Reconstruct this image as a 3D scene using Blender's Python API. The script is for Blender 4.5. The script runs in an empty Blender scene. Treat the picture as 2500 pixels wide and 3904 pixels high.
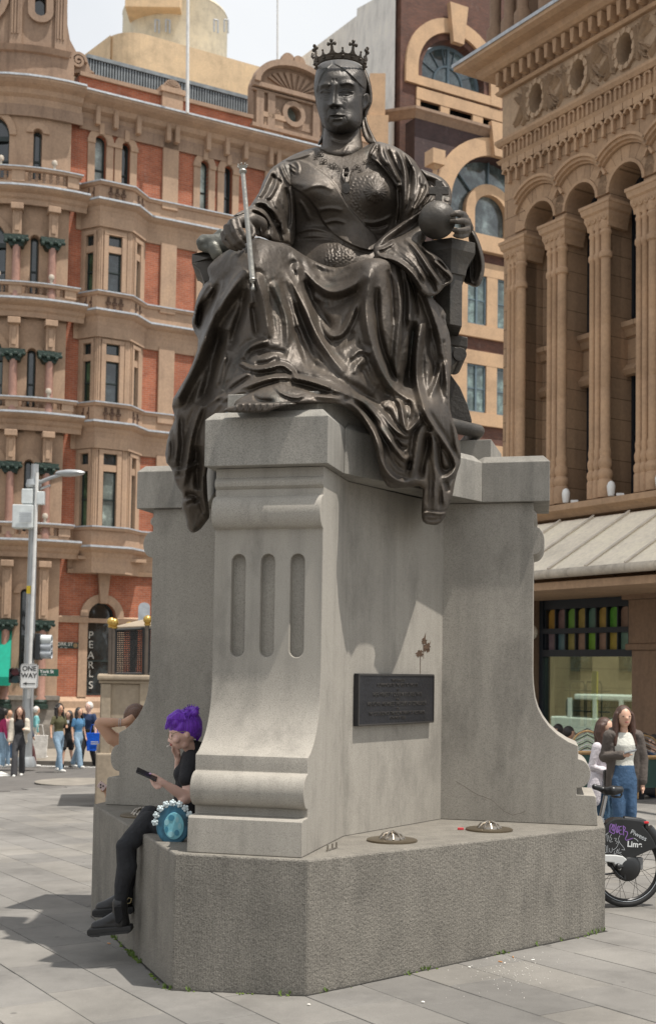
import bpy, bmesh, math, random
import numpy as np
from mathutils import Vector, Matrix, noise
from mathutils.bvhtree import BVHTree
random.seed(7); rng = np.random.default_rng(7)
S = bpy.context.scene
R = math.radians; PI = math.pi
# ------------------------------------------------------------------ camera
CAM = np.array([2.44712, -9.68396, 1.13633])
YAW, PITCH, ROLL, FPX = -0.25200, 0.05400, 0.01500, 4874.9
FW = np.array([math.sin(YAW)*math.cos(PITCH), math.cos(YAW)*math.cos(PITCH), math.sin(PITCH)])
_r = np.array([math.cos(YAW), -math.sin(YAW), 0.]); _u = np.cross(_r, FW)
RT = _r*math.cos(ROLL)+_u*math.sin(ROLL); UP = _u*math.cos(ROLL)-_r*math.sin(ROLL)
cd = bpy.data.cameras.new('camera'); cam = bpy.data.objects.new('camera', cd); S.collection.objects.link(cam)
m = Matrix(((RT[0], UP[0], -FW[0], CAM[0]), (RT[1], UP[1], -FW[1], CAM[1]), (RT[2], UP[2], -FW[2], CAM[2]), (0, 0, 0, 1)))
cam.matrix_world = m
cd.sensor_fit = 'VERTICAL'; cd.sensor_height = 24; cd.sensor_width = 24
cd.lens = FPX/3904*24; cd.shift_y = 340.6/3904; cd.clip_start = .1; cd.clip_end = 2000
cd.dof.use_dof = True; cd.dof.focus_distance = 9.6; cd.dof.aperture_fstop = 2.2
S.camera = cam
# ------------------------------------------------------------------ light
SUN = np.array([.34, -.075, 1.0]); SUN /= np.linalg.norm(SUN)      # towards the sun
el = math.asin(SUN[2]); az = math.atan2(SUN[0], SUN[1])
W = bpy.data.worlds.new('World'); S.world = W; W.use_nodes = True
nt = W.node_tree; nt.nodes.clear()
sky = nt.nodes.new('ShaderNodeTexSky'); sky.sky_type = 'NISHITA'; sky.sun_disc = False
sky.sun_elevation = el; sky.sun_rotation = az; sky.air_density = 1.0; sky.dust_density = 3.5; sky.ozone_density = 1.0
bg = nt.nodes.new('ShaderNodeBackground'); bg.inputs['Strength'].default_value = 0.105
wo = nt.nodes.new('ShaderNodeOutputWorld')
# thin bright cloud over the whole sky
tc = nt.nodes.new('ShaderNodeTexCoord'); nz = nt.nodes.new('ShaderNodeTexNoise'); nz.inputs['Scale'].default_value = 2.2; nz.inputs['Detail'].default_value = 6
nt.links.new(tc.outputs['Generated'], nz.inputs['Vector'])
rp = nt.nodes.new('ShaderNodeMapRange'); rp.inputs[1].default_value = .3; rp.inputs[2].default_value = .7; rp.inputs[3].default_value = .74; rp.inputs[4].default_value = 1.0
nt.links.new(nz.outputs['Fac'], rp.inputs[0])
mx = nt.nodes.new('ShaderNodeMix'); mx.data_type = 'RGBA'; mx.inputs[7].default_value = (8.2, 8.4, 8.6, 1)
nt.links.new(rp.outputs[0], mx.inputs[0]); nt.links.new(sky.outputs[0], mx.inputs[6]); nt.links.new(mx.outputs[2], bg.inputs[0])
nt.links.new(bg.outputs[0], wo.inputs[0])
sd = bpy.data.lights.new('sun', 'SUN'); sd.energy = 4.9; sd.angle = R(.53); sd.color = (1, .94, .86)
so = bpy.data.objects.new('sun', sd); S.collection.objects.link(so); so.location = (5, -5, 30)
so.rotation_euler = Vector(SUN).to_track_quat('Z', 'Y').to_euler()
S.view_settings.view_transform = 'Standard'; S.view_settings.look = 'None'; S.view_settings.exposure = 0.12; S.view_settings.gamma = 1
S.view_settings.use_curve_mapping = False
S.cycles.max_bounces = 6; S.cycles.diffuse_bounces = 3; S.cycles.glossy_bounces = 3; S.cycles.transmission_bounces = 4; S.cycles.transparent_max_bounces = 8

# ------------------------------------------------------------------ helpers
K = 2500/1540.
def ray(u, v): return FW+RT*((u*K-1250)/FPX)-UP*((v*K-2292.6)/FPX)
def at(u, v, D): return CAM+ray(u, v)*D                     # traced point at distance D in front of the eye
def onY(u, v, Y):
    d = ray(u, v); return CAM+d*(Y-CAM[1])/d[1]
def onX(u, v, X):
    d = ray(u, v); return CAM+d*(X-CAM[0])/d[0]
def onZ(u, v, Z):
    d = ray(u, v); return CAM+d*(Z-CAM[2])/d[2]
GX, GY, G0 = .0345, -.0119, -.841
def gz(x, y): return G0+GX*x+GY*y
def onG(u, v):
    d = ray(u, v); n = np.array([-GX, -GY, 1.]); return CAM+d*((G0-CAM@n)/(d@n))
MPP = K/FPX                                                  # metres per traced pixel per metre of distance

def link(o, parent=None):
    S.collection.objects.link(o)
    if parent is not None: o.parent = parent
    return o
def wloc(o):
    v = Vector((0, 0, 0))
    while o is not None:
        v = v+o.location; o = o.parent
    return v
def thing(name, label, cat, loc=(0, 0, 0), group=None):
    o = bpy.data.objects.new(name, None); o.location = Vector(loc); o.empty_display_size = .1
    link(o); o['label'] = label; o['category'] = cat
    if group: o['group'] = group
    return o
def tag(o, label=None, cat=None, group=None, kind=None):
    if label: o['label'] = label
    if cat: o['category'] = cat
    if group: o['group'] = group
    if kind: o['kind'] = kind
    return o
class MB:
    """collects world-space geometry and links it as one mesh object"""
    def __init__(s): s.v = []; s.f = []
    def add(s, vs, fs):
        n = len(s.v); s.v += [tuple(map(float, p)) for p in vs]; s.f += [tuple(i+n for i in f) for f in fs]; return s
    def box(s, a, b):
        (x0, y0, z0), (x1, y1, z1) = a, b
        return s.add([(x0,y0,z0),(x1,y0,z0),(x1,y1,z0),(x0,y1,z0),(x0,y0,z1),(x1,y0,z1),(x1,y1,z1),(x0,y1,z1)],
                     [(0,3,2,1),(4,5,6,7),(0,1,5,4),(1,2,6,5),(2,3,7,6),(3,0,4,7)])
    def obox(s, c, ax, ay, az_, hx, hy, hz):
        c = np.array(c, float); ax = np.array(ax, float); ay = np.array(ay, float); az_ = np.array(az_, float)
        vs = [c+ax*hx*i+ay*hy*j+az_*hz*k for k in (-1, 1) for (i, j) in ((-1,-1),(1,-1),(1,1),(-1,1))]
        return s.add(vs, [(0,3,2,1),(4,5,6,7),(0,1,5,4),(1,2,6,5),(2,3,7,6),(3,0,4,7)])
    def prism(s, poly, d):                       # polygon (3D points) extruded by vector d
        n = len(poly); p = [np.array(q, float) for q in poly]; q = [a+np.array(d, float) for a in p]
        return s.add(p+q, [tuple(range(n))[::-1], tuple(range(n, 2*n))]+[(i, (i+1) % n, n+(i+1) % n, n+i) for i in range(n)])
    def plan(s, poly, z0, z1):
        return s.prism([(x, y, z0) for x, y in poly], (0, 0, z1-z0))
    def tube(s, pts, rad, n=10, cap=True, ecc=None):
        P = [np.array(p, float) for p in pts]; rr = list(rad) if hasattr(rad, '__len__') else [rad]*len(P)
        vs = []; fs = []; up = None
        for i, p in enumerate(P):
            t = P[min(i+1, len(P)-1)]-P[max(i-1, 0)]; t = t/(np.linalg.norm(t)+1e-9)
            if up is None:
                a = np.array([0, 0, 1.]) if abs(t[2]) < .9 else np.array([1., 0, 0]); up = np.cross(t, a)
            up = up-t*(up@t); up /= np.linalg.norm(up)+1e-9; w = np.cross(t, up)
            for k in range(n):
                an = 2*PI*k/n; vs.append(p+rr[i]*(up*math.cos(an)+w*math.sin(an)))
        for i in range(len(P)-1):
            for k in range(n):
                a = i*n+k; b = i*n+(k+1) % n; fs.append((a, b, b+n, a+n))
        if cap: fs += [tuple(range(n))[::-1], tuple(range((len(P)-1)*n, len(P)*n))]
        return s.add(vs, fs)
    def lathe(s, c, prof, n=16, a0=0, a1=2*PI, sx=1, sy=1, axis=None):
        full = abs(a1-a0-2*PI) < 1e-6; m_ = n if full else n+1
        c = np.array(c, float)
        if axis is None: X_, Y_, Z_ = np.eye(3)
        else:
            Z_ = np.array(axis, float); Z_ /= np.linalg.norm(Z_); t = np.array([0, 0, 1.]) if abs(Z_[2]) < .9 else np.array([1., 0, 0])
            X_ = np.cross(t, Z_); X_ /= np.linalg.norm(X_); Y_ = np.cross(Z_, X_)
        vs = []; fs = []
        for r_, z in prof:
            for k in range(m_):
                an = a0+(a1-a0)*k/n; vs.append(c+X_*r_*sx*math.cos(an)+Y_*r_*sy*math.sin(an)+Z_*z)
        for i in range(len(prof)-1):
            for k in range(n):
                a = i*m_+k; b = i*m_+((k+1) % m_); fs.append((a, b, b+m_, a+m_))
        if full:
            if prof[0][0] > 1e-5: fs.append(tuple(range(m_))[::-1])
            if prof[-1][0] > 1e-5: fs.append(tuple(range((len(prof)-1)*m_, len(prof)*m_)))
        return s.add(vs, fs)
    def ball(s, c, r, n=12, m_=8, sc=(1, 1, 1), rot=None):
        vs = []; fs = []; c = np.array(c, float)
        M = np.array(rot) if rot is not None else np.eye(3)
        for i in range(1, m_):
            t = PI*i/m_
            for k in range(n):
                a = 2*PI*k/n; vs.append(c+M@(np.array([math.sin(t)*math.cos(a)*sc[0], math.sin(t)*math.sin(a)*sc[1], math.cos(t)*sc[2]])*r))
        N = len(vs); vs += [c+M@np.array([0, 0, r*sc[2]]), c-M@np.array([0, 0, r*sc[2]])]
        for k in range(n):
            k2 = (k+1) % n; fs.append((N, k, k2)); fs.append((N+1, (m_-2)*n+k2, (m_-2)*n+k))
            for i in range(m_-2): fs.append((i*n+k, (i+1)*n+k, (i+1)*n+k2, i*n+k2))
        return s.add(vs, fs)
    def quad(s, a, b, c, d): return s.add([a, b, c, d], [(0, 1, 2, 3)])
    def build(s, name, mat, parent=None, smooth=False, label=None, bevel=0, seg=2, ang=30):
        me = bpy.data.meshes.new(name); o = bpy.data.objects.new(name, me)
        off = wloc(parent) if parent is not None else Vector((0, 0, 0))
        if parent is None and False: pass
        V = np.array(s.v, float)-np.array(off)
        me.from_pydata([tuple(p) for p in V], [], s.f)
        bm = bmesh.new(); bm.from_mesh(me); bmesh.ops.recalc_face_normals(bm, faces=bm.faces)
        if bevel:
            es = [e for e in bm.edges if len(e.link_faces) == 2 and e.calc_face_angle(0) > R(ang)]
            bmesh.ops.bevel(bm, geom=es, offset=bevel, segments=seg, profile=.5, affect='EDGES', clamp_overlap=True)
        bm.to_mesh(me); bm.free()
        if smooth:
            me.polygons.foreach_set('use_smooth', [True]*len(me.polygons))
            if smooth != 'all':
                me.set_sharp_from_angle(angle=R(40))
        if mat is not None: me.materials.append(mat)
        link(o, parent)
        if label: o['label'] = label
        return o
# ------------------------------------------------------------------ materials
def NT(name):
    m = bpy.data.materials.new(name); m.use_nodes = True; t = m.node_tree; b = t.nodes['Principled BSDF']; return m, t, b
def _n(t, kind, **kw):
    n = t.nodes.new(kind)
    for k, v in kw.items():
        if k in n.inputs: n.inputs[k].default_value = v
        else: setattr(n, k, v)
    return n
def ramp(t, src, stops):
    r = t.nodes.new('ShaderNodeValToRGB'); t.links.new(src, r.inputs[0]); e = r.color_ramp.elements
    while len(e) < len(stops): e.new(.5)
    for i, (p, c) in enumerate(stops):
        e[i].position = p; e[i].color = (*c, 1) if not np.isscalar(c) else (c, c, c, 1)
    return r.outputs[0]
def mixc(t, fac, a, b, blend='MIX'):
    m = t.nodes.new('ShaderNodeMix'); m.data_type = 'RGBA'; m.blend_type = blend
    for i, x in ((0, fac), (6, a), (7, b)):
        if hasattr(x, 'is_linked') or isinstance(x, bpy.types.NodeSocket): t.links.new(x, m.inputs[i])
        elif i == 0: m.inputs[0].default_value = x
        else: m.inputs[i].default_value = (*x, 1) if len(x) == 3 else x
    return m.outputs[2]
def vec(t, scale=(1, 1, 1), coord='Object', rot=(0, 0, 0)):
    tc = t.nodes.new('ShaderNodeTexCoord'); mp = t.nodes.new('ShaderNodeMapping'); mp.inputs['Scale'].default_value = scale; mp.inputs['Rotation'].default_value = rot
    t.links.new(tc.outputs[coord], mp.inputs[0]); return mp.outputs[0]
def gvec(t, scale=(1, 1, 1)):                  # world position
    g = t.nodes.new('ShaderNodeNewGeometry'); mp = t.nodes.new('ShaderNodeMapping'); mp.inputs['Scale'].default_value = scale
    t.links.new(g.outputs['Position'], mp.inputs[0]); return mp.outputs[0]
def noisef(t, v, scale, detail=3, rough=.55):
    n = _n(t, 'ShaderNodeTexNoise', Scale=scale, Detail=detail, Roughness=rough); t.links.new(v, n.inputs['Vector']); return n.outputs['Fac']
def bump(t, b, h, dist, strength=1.0):
    n = _n(t, 'ShaderNodeBump', Strength=strength, Distance=dist); t.links.new(h, n.inputs['Height']); t.links.new(n.outputs[0], b.inputs['Normal']); return n
def setc(t, b, c): t.links.new(c, b.inputs['Base Color'])
_mats = {}
def plain(name, col, rough=.6, metal=0, var=.12, scale=6, bmp=0, bscale=60):
    if name in _mats: return _mats[name]
    m, t, b = NT(name); v = gvec(t)
    n = noisef(t, v, scale, 4)
    c = ramp(t, n, [(.3, tuple(x*(1-var) for x in col)), (.7, tuple(min(1, x*(1+var)) for x in col))])
    setc(t, b, c); b.inputs['Roughness'].default_value = rough; b.inputs['Metallic'].default_value = metal
    if bmp: bump(t, b, noisef(t, v, bscale, 3), bmp)
    _mats[name] = m; return m
def stone(name, col, dark=.72, grain=500, gcon=.35, blot=1.1, streak=.3, rough=.85, bmp=.002, bsc=120, tool=0, smudge=(.05, .05, .045)):
    m, t, b = NT(name); v = gvec(t)
    c1 = ramp(t, noisef(t, v, blot, 5, .6), [(.25, tuple(x*dark for x in col)), (.5, col), (.8, tuple(min(1, x*1.13) for x in col))])
    st = ramp(t, noisef(t, gvec(t, (5, 5, .35)), 1.6, 5, .6), [(.48, 0.), (.72, 1.)])
    mm = _n(t, 'ShaderNodeMath', operation='MULTIPLY'); t.links.new(st, mm.inputs[0]); mm.inputs[1].default_value = streak
    c2 = mixc(t, mm.outputs[0], c1, smudge)
    bl2 = ramp(t, noisef(t, gvec(t, (1.3, 1.3, .55)), 1.9, 8, .72), [(.52, 0.), (.66, .42)]); c2 = mixc(t, bl2, c2, tuple(x*.42 for x in col))
    lt2 = ramp(t, noisef(t, gvec(t, (2.1, 2.1, .5)), 1.3, 7, .7), [(.56, 0.), (.72, .35)]); c2 = mixc(t, lt2, c2, tuple(min(1, x*1.35) for x in col))
    if gcon:
        g = ramp(t, noisef(t, v, grain, 2, .5), [(.36, 1-gcon), (.47, 1.), (.62, 1.+gcon*.4)])
        c2 = mixc(t, 1., c2, g, 'MULTIPLY')
    setc(t, b, c2); b.inputs['Roughness'].default_value = rough
    h = noisef(t, v, bsc, 4, .6)
    if tool:
        wv = _n(t, 'ShaderNodeTexWave', Scale=tool, Distortion=2.5, Detail=2); wv.inputs['Detail Scale'].default_value = 4; wv.bands_direction = 'X'
        t.links.new(gvec(t, (1, .85, .06)), wv.inputs['Vector'])
        a = _n(t, 'ShaderNodeMath', operation='MULTIPLY'); a.inputs[1].default_value = .22; t.links.new(wv.outputs['Fac'], a.inputs[0])
        a2 = _n(t, 'ShaderNodeMath', operation='ADD'); t.links.new(a.outputs[0], a2.inputs[0]); t.links.new(h, a2.inputs[1]); h = a2.outputs[0]
    bump(t, b, h, bmp); _mats[name] = m; return m
# ================================================================== ground
def pave_mat(name, col):
    m, t, b = NT(name); v = gvec(t)
    oi = t.nodes.new('ShaderNodeObjectInfo')
    hue = ramp(t, oi.outputs['Random'], [(0., tuple(x*.88 for x in col)), (.5, col), (1., (col[0]*1.12, col[1]*1.1, col[2]*1.06))])
    bl = ramp(t, noisef(t, v, 1.3, 6, .65), [(.3, .72), (.5, 1.), (.75, 1.12)])
    c = mixc(t, 1., hue, bl, 'MULTIPLY')
    g = ramp(t, noisef(t, v, 240, 2), [(.35, .82), (.55, 1.), (.7, 1.1)]); c = mixc(t, 1., c, g, 'MULTIPLY')
    sp = ramp(t, noisef(t, v, 7, 8, .75), [(.66, 0.), (.74, 1.)])
    mm = _n(t, 'ShaderNodeMath', operation='MULTIPLY'); mm.inputs[1].default_value = .4; t.links.new(sp, mm.inputs[0])
    c = mixc(t, mm.outputs[0], c, (.06, .055, .05))
    lt = ramp(t, noisef(t, v, 2.6, 9, .8), [(.68, 0.), (.8, .35)]); c = mixc(t, lt, c, (.5, .5, .48))
    vo = _n(t, 'ShaderNodeTexVoronoi', Scale=2.6); t.links.new(v, vo.inputs['Vector']); gm = ramp(t, vo.outputs['Distance'], [(.045, .55), (.06, 0.)]); c = mixc(t, gm, c, (.05, .047, .043))
    vo2 = _n(t, 'ShaderNodeTexVoronoi', Scale=5.3); t.links.new(v, vo2.inputs['Vector']); gm2 = ramp(t, vo2.outputs['Distance'], [(.03, .35), (.05, 0.)]); c = mixc(t, gm2, c, (.32, .31, .29))
    ed_ = ramp(t, noisef(t, gvec(t, (.5, .5, .5)), 1.1, 7, .7), [(.4, .82), (.62, 1.14)]); c = mixc(t, 1., c, ed_, 'MULTIPLY')
    setc(t, b, c); b.inputs['Roughness'].default_value = .8
    bump(t, b, noisef(t, v, 130, 4, .6), .0012); return m
mpave = pave_mat('paving_stone', (.205, .196, .181))
mjoint = plain('joint_sand', (.05, .045, .038), .95, bmp=.002)
mgrd = plain('far_ground', (.2, .19, .175), .9)
def sheet(name, pts, dz, mat, kind='structure', parent=None):
    mb = MB(); mb.add([(x, y, gz(x, y)+dz) for x, y in pts], [tuple(range(len(pts)))])
    o = mb.build(name, mat, parent); 
    if kind: o['kind'] = kind
    return o
sheet('ground', [(-400, -300), (400, -300), (400, 500), (-400, 500)], -.03, mgrd)
pav = bpy.data.objects.new('pavement', bpy.data.meshes.new('pavement')); pav.location = (0, 0, 0)
link(pav); pav['kind'] = 'structure'
bed = [(-16, -9), (16, -12), (16, 21), (-3, 20.5), (-7.6, 16.6), (-10.6, 13.0), (-14.5, 8.5)]
mesh = pav.data; mesh.from_pydata([(x, y, gz(x, y)-.012) for x, y in bed], [], [tuple(range(len(bed)))]); mesh.materials.append(mjoint)
def inpoly(x, y, P):
    c = False
    for i in range(len(P)):
        (x1, y1), (x2, y2) = P[i], P[i-1]
        if (y1 > y) != (y2 > y) and x < (x2-x1)*(y-y1)/(y2-y1)+x1: c = not c
    return c
A_ = np.array([math.cos(R(-46)), math.sin(R(-46))]); N_ = np.array([-A_[1], A_[0]])      # along / across the rows
RW, LN = .4275, .86
slabs = []
for k in range(-45, 70):
    for i in range(-40, 40):
        o1 = -.386+RW*k; stg = (k % 2)*.43+.12*math.sin(k*2.3)
        c = A_*(LN*i+stg)+N_*(o1+RW/2)
        if not inpoly(c[0], c[1], bed): continue
        q = np.array([c[0], c[1], gz(*c)])-CAM; z = q@FW
        if z < 3.5: continue
        u = (1250+FPX*(q@RT)/z)/K; v = (2292.6-FPX*(q@UP)/z)/K
        vis = -90 < u < 1640 and v < 2500
        inside = abs(c[0]) < 1.6 and -1.2 < c[1] < 2.2
        slabs.append((z if vis else z+200, c, vis and not inside))
slabs.sort(key=lambda a: a[0])
def slab_mesh(w, l, t_, bev):
    x, y = l/2-.0035, w/2-.0035; b = bev
    return [(-x,-y,-t_),(x,-y,-t_),(x,y,-t_),(-x,y,-t_),(-x,-y,-b),(x,-y,-b),(x,y,-b),(-x,y,-b),(-x+b,-y+b,0),(x-b,-y+b,0),(x-b,y-b,0),(-x+b,y-b,0)], \
        [(0,1,5,4),(1,2,6,5),(2,3,7,6),(3,0,4,7),(4,5,9,8),(5,6,10,9),(6,7,11,10),(7,4,8,11),(8,9,10,11)]
sv, sf = slab_mesh(RW, LN, .03, .003); smesh = bpy.data.meshes.new('paving_slab'); smesh.from_pydata(sv, [], sf); smesh.materials.append(mpave)
tilt = Matrix(((1, 0, -GX), (0, 1, -GY), (GX, GY, 1)))
cnt = 0; rest = MB()
for z, c, vis in slabs:
    dz = random.uniform(-.0015, .0015); ang = R(-46)
    if vis and cnt < 300:
        o = bpy.data.objects.new('paving_slab', smesh); o.location = (c[0], c[1], gz(*c)+dz)
        o.rotation_euler = (GY+random.uniform(-.002, .002), -GX, ang); 
        M = Matrix.Rotation(ang, 3, 'Z'); nn = Vector((-GX, -GY, 1)).normalized(); xx = (M @ Vector((1, 0, 0))); xx = (xx-nn*xx.dot(nn)).normalized(); yy = nn.cross(xx)
        o.rotation_euler = Matrix((xx, yy, nn)).transposed().to_euler()
        link(o, pav); cnt += 1
    else:
        ca, sa = math.cos(ang), math.sin(ang)
        rest.add([(c[0]+x*ca-y*sa, c[1]+x*sa+y*ca, gz(c[0]+x*ca-y*sa, c[1]+x*sa+y*ca)+zz+dz) for x, y, zz in sv], sf)
ro = rest.build('paving_slab', mpave, pav); ro['kind'] = 'stuff'
# ================================================================== monument pedestal
gr_base = stone('granite_rough', (.210, .194, .166), grain=170, gcon=.48, blot=2.6, streak=.25, bmp=.009, bsc=55, tool=30)
gr_lay = stone('granite_fine', (.335, .312, .272), grain=210, gcon=.28, blot=.8, streak=.2, bmp=.0015, bsc=260)
gr_cap = stone('granite_cap', (.285, .27, .24), grain=190, gcon=.34, blot=1.4, streak=.3, bmp=.002, bsc=220)
YC = .537
ped = thing('monument_pedestal', 'tall grey granite pedestal with scrolled buttresses under the bronze seated queen', 'pedestal', (0, YC, gz(0, YC)))
def sym(quarter):                    # quarter outline from front axis to right axis -> full outline
    q = quarter; out = list(q)
    out += [(x, 2*YC-y) for x, y in q[::-1]]; full = out+[(-x, y) for x, y in out[::-1]]
    return full
mb = MB(); mb.plan([(x-(.055 if x > 1.9 and y > .5 else 0), y) for x, y in sym([(.427, -2.216), (2.073, .183)])], -1.35, 0.)
mb.build('base_step', gr_base, ped, bevel=.012)
def profile(f, l, r, b):
    k = (r-l)/.09
    P = [(f+.0, 2.453), (f, 2.39), (f+.012, 2.382), (f+.024, 2.365), (f+.026, 2.35), (f+.022, 2.332), (f+.008, 2.318), (f, 2.312), (f, 2.266)]
    for i in range(0, 13):
        a = PI/2-PI*i/12; P.append((f+.008+.076*math.cos(a), 2.158+.107*math.sin(a)))
    P += [(f, 2.048), (f, 1.15)]
    c = [(0, 1.15), (.004, 1.05), (.015, .95), (.035, .87), (.065, .80), (.105, .735), (.16, .675), (.225, .625), (.285, .596)]
    s_ = (l-f)/.285
    P += [(f+a*s_, z) for a, z in c[1:]]
    P += [(l, .497)]
    for i in range(1, 13):
        a = PI/2-PI*i/13; P.append((l+.004+(r-l)*math.cos(a), .388+.107*math.sin(a)))
    P += [(l-.01, .278), (l-.012, .228), (b-.014, .226), (b, .212), (b+.012, 0.002)]
    return P
def buttress(dirv, side, hw, f, l, r, b, org, flutes=False):
    d = np.array(dirv, float); s = np.array(side, float); o = np.array(org, float)
    P = profile(f, l, r, b); poly = [o+d*(a)-s*hw+np.array([0, 0, z]) for a, z in P]+[o+d*.3-s*hw+np.array([0, 0, .002]), o+d*.3-s*hw+np.array([0, 0, 2.453])]
    m_ = MB(); m_.prism(poly, s*2*hw)
    ob = m_.build('buttress', gr_lay, ped)
    me = ob.data
    if flutes:
        cut = MB()
        for cx in (-.2, 0., .2):
            pts = []
            for zc, sg in ((1.84, 1), (1.265, -1)):
                for i in range(9):
                    a = PI*i/8; pts.append((cx+.048*math.cos(a)*sg, zc+.048*math.sin(a)*sg))
            cut.prism([o+d*(f-.055)+s*x+np.array([0, 0, z]) for x, z in pts], d*.12)
        co = cut.build('cutter', None)
        md = ob.modifiers.new('b', 'BOOLEAN'); md.object = co; md.operation = 'DIFFERENCE'; md.solver = 'EXACT'
        dg = bpy.context.evaluated_depsgraph_get(); nm = bpy.data.meshes.new_from_object(ob.evaluated_get(dg))
        ob.modifiers.clear(); ob.data = nm; bpy.data.objects.remove(co)
        me = nm
    bm = bmesh.new(); bm.from_mesh(me)
    es = [e for e in bm.edges if len(e.link_faces) == 2 and e.calc_face_angle(0) > R(55)]
    bmesh.ops.bevel(bm, geom=es, offset=.005, segments=2, profile=.5, affect='EDGES', clamp_overlap=True)
    bm.to_mesh(me); bm.free()
    me.polygons.foreach_set('use_smooth', [True]*len(me.polygons)); me.set_sharp_from_angle(angle=R(20))
    if not me.materials: me.materials.append(gr_lay)
    return ob
tag(buttress((0, -1, 0), (1, 0, 0), .368, 1.757, 2.04, 2.127, 2.150, (0, 0, 0), True), 'front buttress with three sunk vertical flutes')
tag(buttress((1, 0, 0), (-.085, 1, 0), .344, 1.497, 1.842, 1.93, 1.975, (0, YC, 0)), 'buttress on the right, seen side on')
tag(buttress((-1, 0, 0), (0, 1, 0), .344, 1.604, 1.866, 1.931, 1.962, (0, YC, 0)), 'buttress on the left, seen side on')
buttress((0, 1, 0), (1, 0, 0), .368, 1.757, 2.04, 2.127, 2.150, (0, 2*YC, 0))
# wall panels between the buttresses
for sx in (1, -1):
    for sy in (1, -1):
        q = [(.2*sx, -1.55), (.372*sx, -1.06), (.826*sx, .189), (.9*sx, .6), (.2*sx, .6)]
        q = [(x, y if sy > 0 else 2*YC-y) for x, y in q]
        mb = MB(); mb.plan(q, .004, 2.452)
        mb.build('wall_panel', gr_lay, ped)
# cap stones, chamfered on top
def cap(q, name='cap_stone', z0=2.455, z1=2.762, z2=2.815, ins=.05):
    c = np.mean(q, axis=0); n = len(q)
    q = [np.array(p) for p in q]; ar = sum(q[i][0]*q[(i+1) % n][1]-q[(i+1) % n][0]*q[i][1] for i in range(n))
    if ar < 0: q = q[::-1]
    def off(dist):
        out = []
        for i in range(n):
            a, b_, c_ = q[i-1], q[i], q[(i+1) % n]; e1 = (b_-a)/np.linalg.norm(b_-a); e2 = (c_-b_)/np.linalg.norm(c_-b_)
            n1 = np.array([-e1[1], e1[0]]); n2 = np.array([-e2[1], e2[0]]); k = n1+n2; k = k/(k@k)*2
            out.append(b_+k*dist)
        return out
    o_ = off(ins); vs = [(*p, z0) for p in q]+[(*p, z1) for p in q]+[(*p, z2) for p in o_]
    fs = [tuple(range(n))[::-1], tuple(range(2*n, 3*n))]
    for L in (0, n):
        for i in range(n): j = (i+1) % n; fs.append((L+i, L+j, L+n+j, L+n+i))
    return MB().add(vs, fs)
J = .0025
cap([(-.416, -1.856), (.416, -1.856), (.416, -1.418), (.3, -1.2), (-.3, -1.2), (-.416, -1.418)]).build('cap_stone', gr_cap, ped, bevel=.004)
for sx, xo in ((1, 1.652), (-1, 1.733)):
    cap([(sx*xo, .143), (sx*xo-(.07 if sx > 0 else 0), .931), (sx*1.135, .931), (sx*.9, .8), (sx*.9, .27), (sx*1.137, .143)]).build('cap_stone', gr_cap, ped, bevel=.004)
    for sy in (1, -1):
        q = [(.418, -1.416), (1.135, .140), (.9, .265), (.30, -1.197)]
        cap([(sx*x, y if sy > 0 else 2*YC-y) for x, y in q], z0=2.457, z1=2.760, z2=2.813).build('cap_stone', gr_cap, ped, bevel=.003)
cap([(-.416, 2*YC+1.856), (.416, 2*YC+1.856), (.416, 2*YC+1.418), (.3, 2*YC+1.2), (-.3, 2*YC+1.2), (-.416, 2*YC+1.418)]).build('cap_stone', gr_cap, ped)
pl = sym([(.31, -1.72), (.36, -1.45), (.95, .2), (1.195, .2)])
MB().plan(pl, 2.70, 2.955).build('upper_plinth', gr_cap, ped, bevel=.006)
# ================================================================== bronze seated queen
def bronze(name, tint=(.074, .060, .047), rough=.46):
    m, t, b = NT(name); v = gvec(t)
    n1 = noisef(t, v, 3.2, 6, .65)
    c = ramp(t, n1, [(.25, tuple(x*.62 for x in tint)), (.5, tint), (.75, (tint[0]*1.45, tint[1]*1.4, tint[2]*1.3))])
    gsel = ramp(t, noisef(t, gvec(t, (2.2, 2.2, .5)), 2.3, 6, .7), [(.58, 0.), (.72, .55)])
    c = mixc(t, gsel, c, (.03, .045, .04))
    setc(t, b, c); b.inputs['Metallic'].default_value = .45
    r = ramp(t, noisef(t, v, 9, 6, .7), [(.3, rough-.07), (.7, rough+.16)]); t.links.new(r, b.inputs['Roughness'])
    b.inputs['Specular IOR Level'].default_value = .6
    h1 = noisef(t, v, 34, 5, .6); h2 = _n(t, 'ShaderNodeTexVoronoi', Scale=26.); t.links.new(v, h2.inputs['Vector'])
    pit = ramp(t, h2.outputs['Distance'], [(.03, 0.), (.1, 1.)])
    a = _n(t, 'ShaderNodeMath', operation='MULTIPLY'); a.inputs[1].default_value = .12; t.links.new(pit, a.inputs[0])
    a2 = _n(t, 'ShaderNodeMath', operation='ADD'); t.links.new(a.outputs[0], a2.inputs[0]); t.links.new(h1, a2.inputs[1])
    bump(t, b, a2.outputs[0], .0045); return m
mbz = bronze('bronze'); mbz_shade = bronze('bronze_shaded', (.048, .043, .038), .44); mbz_pol = bronze('bronze_polished', (.32, .31, .28), .30)  # face bronze is a darker copy, with shade put into its colour
mbz_thr = bronze('bronze_throne', (.065, .058, .05), .48)
statue = thing('seated_statue', 'dark bronze statue of a crowned seated queen holding sceptre and orb, on the granite pedestal', 'statue', (0, .1, 2.93))

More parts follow.
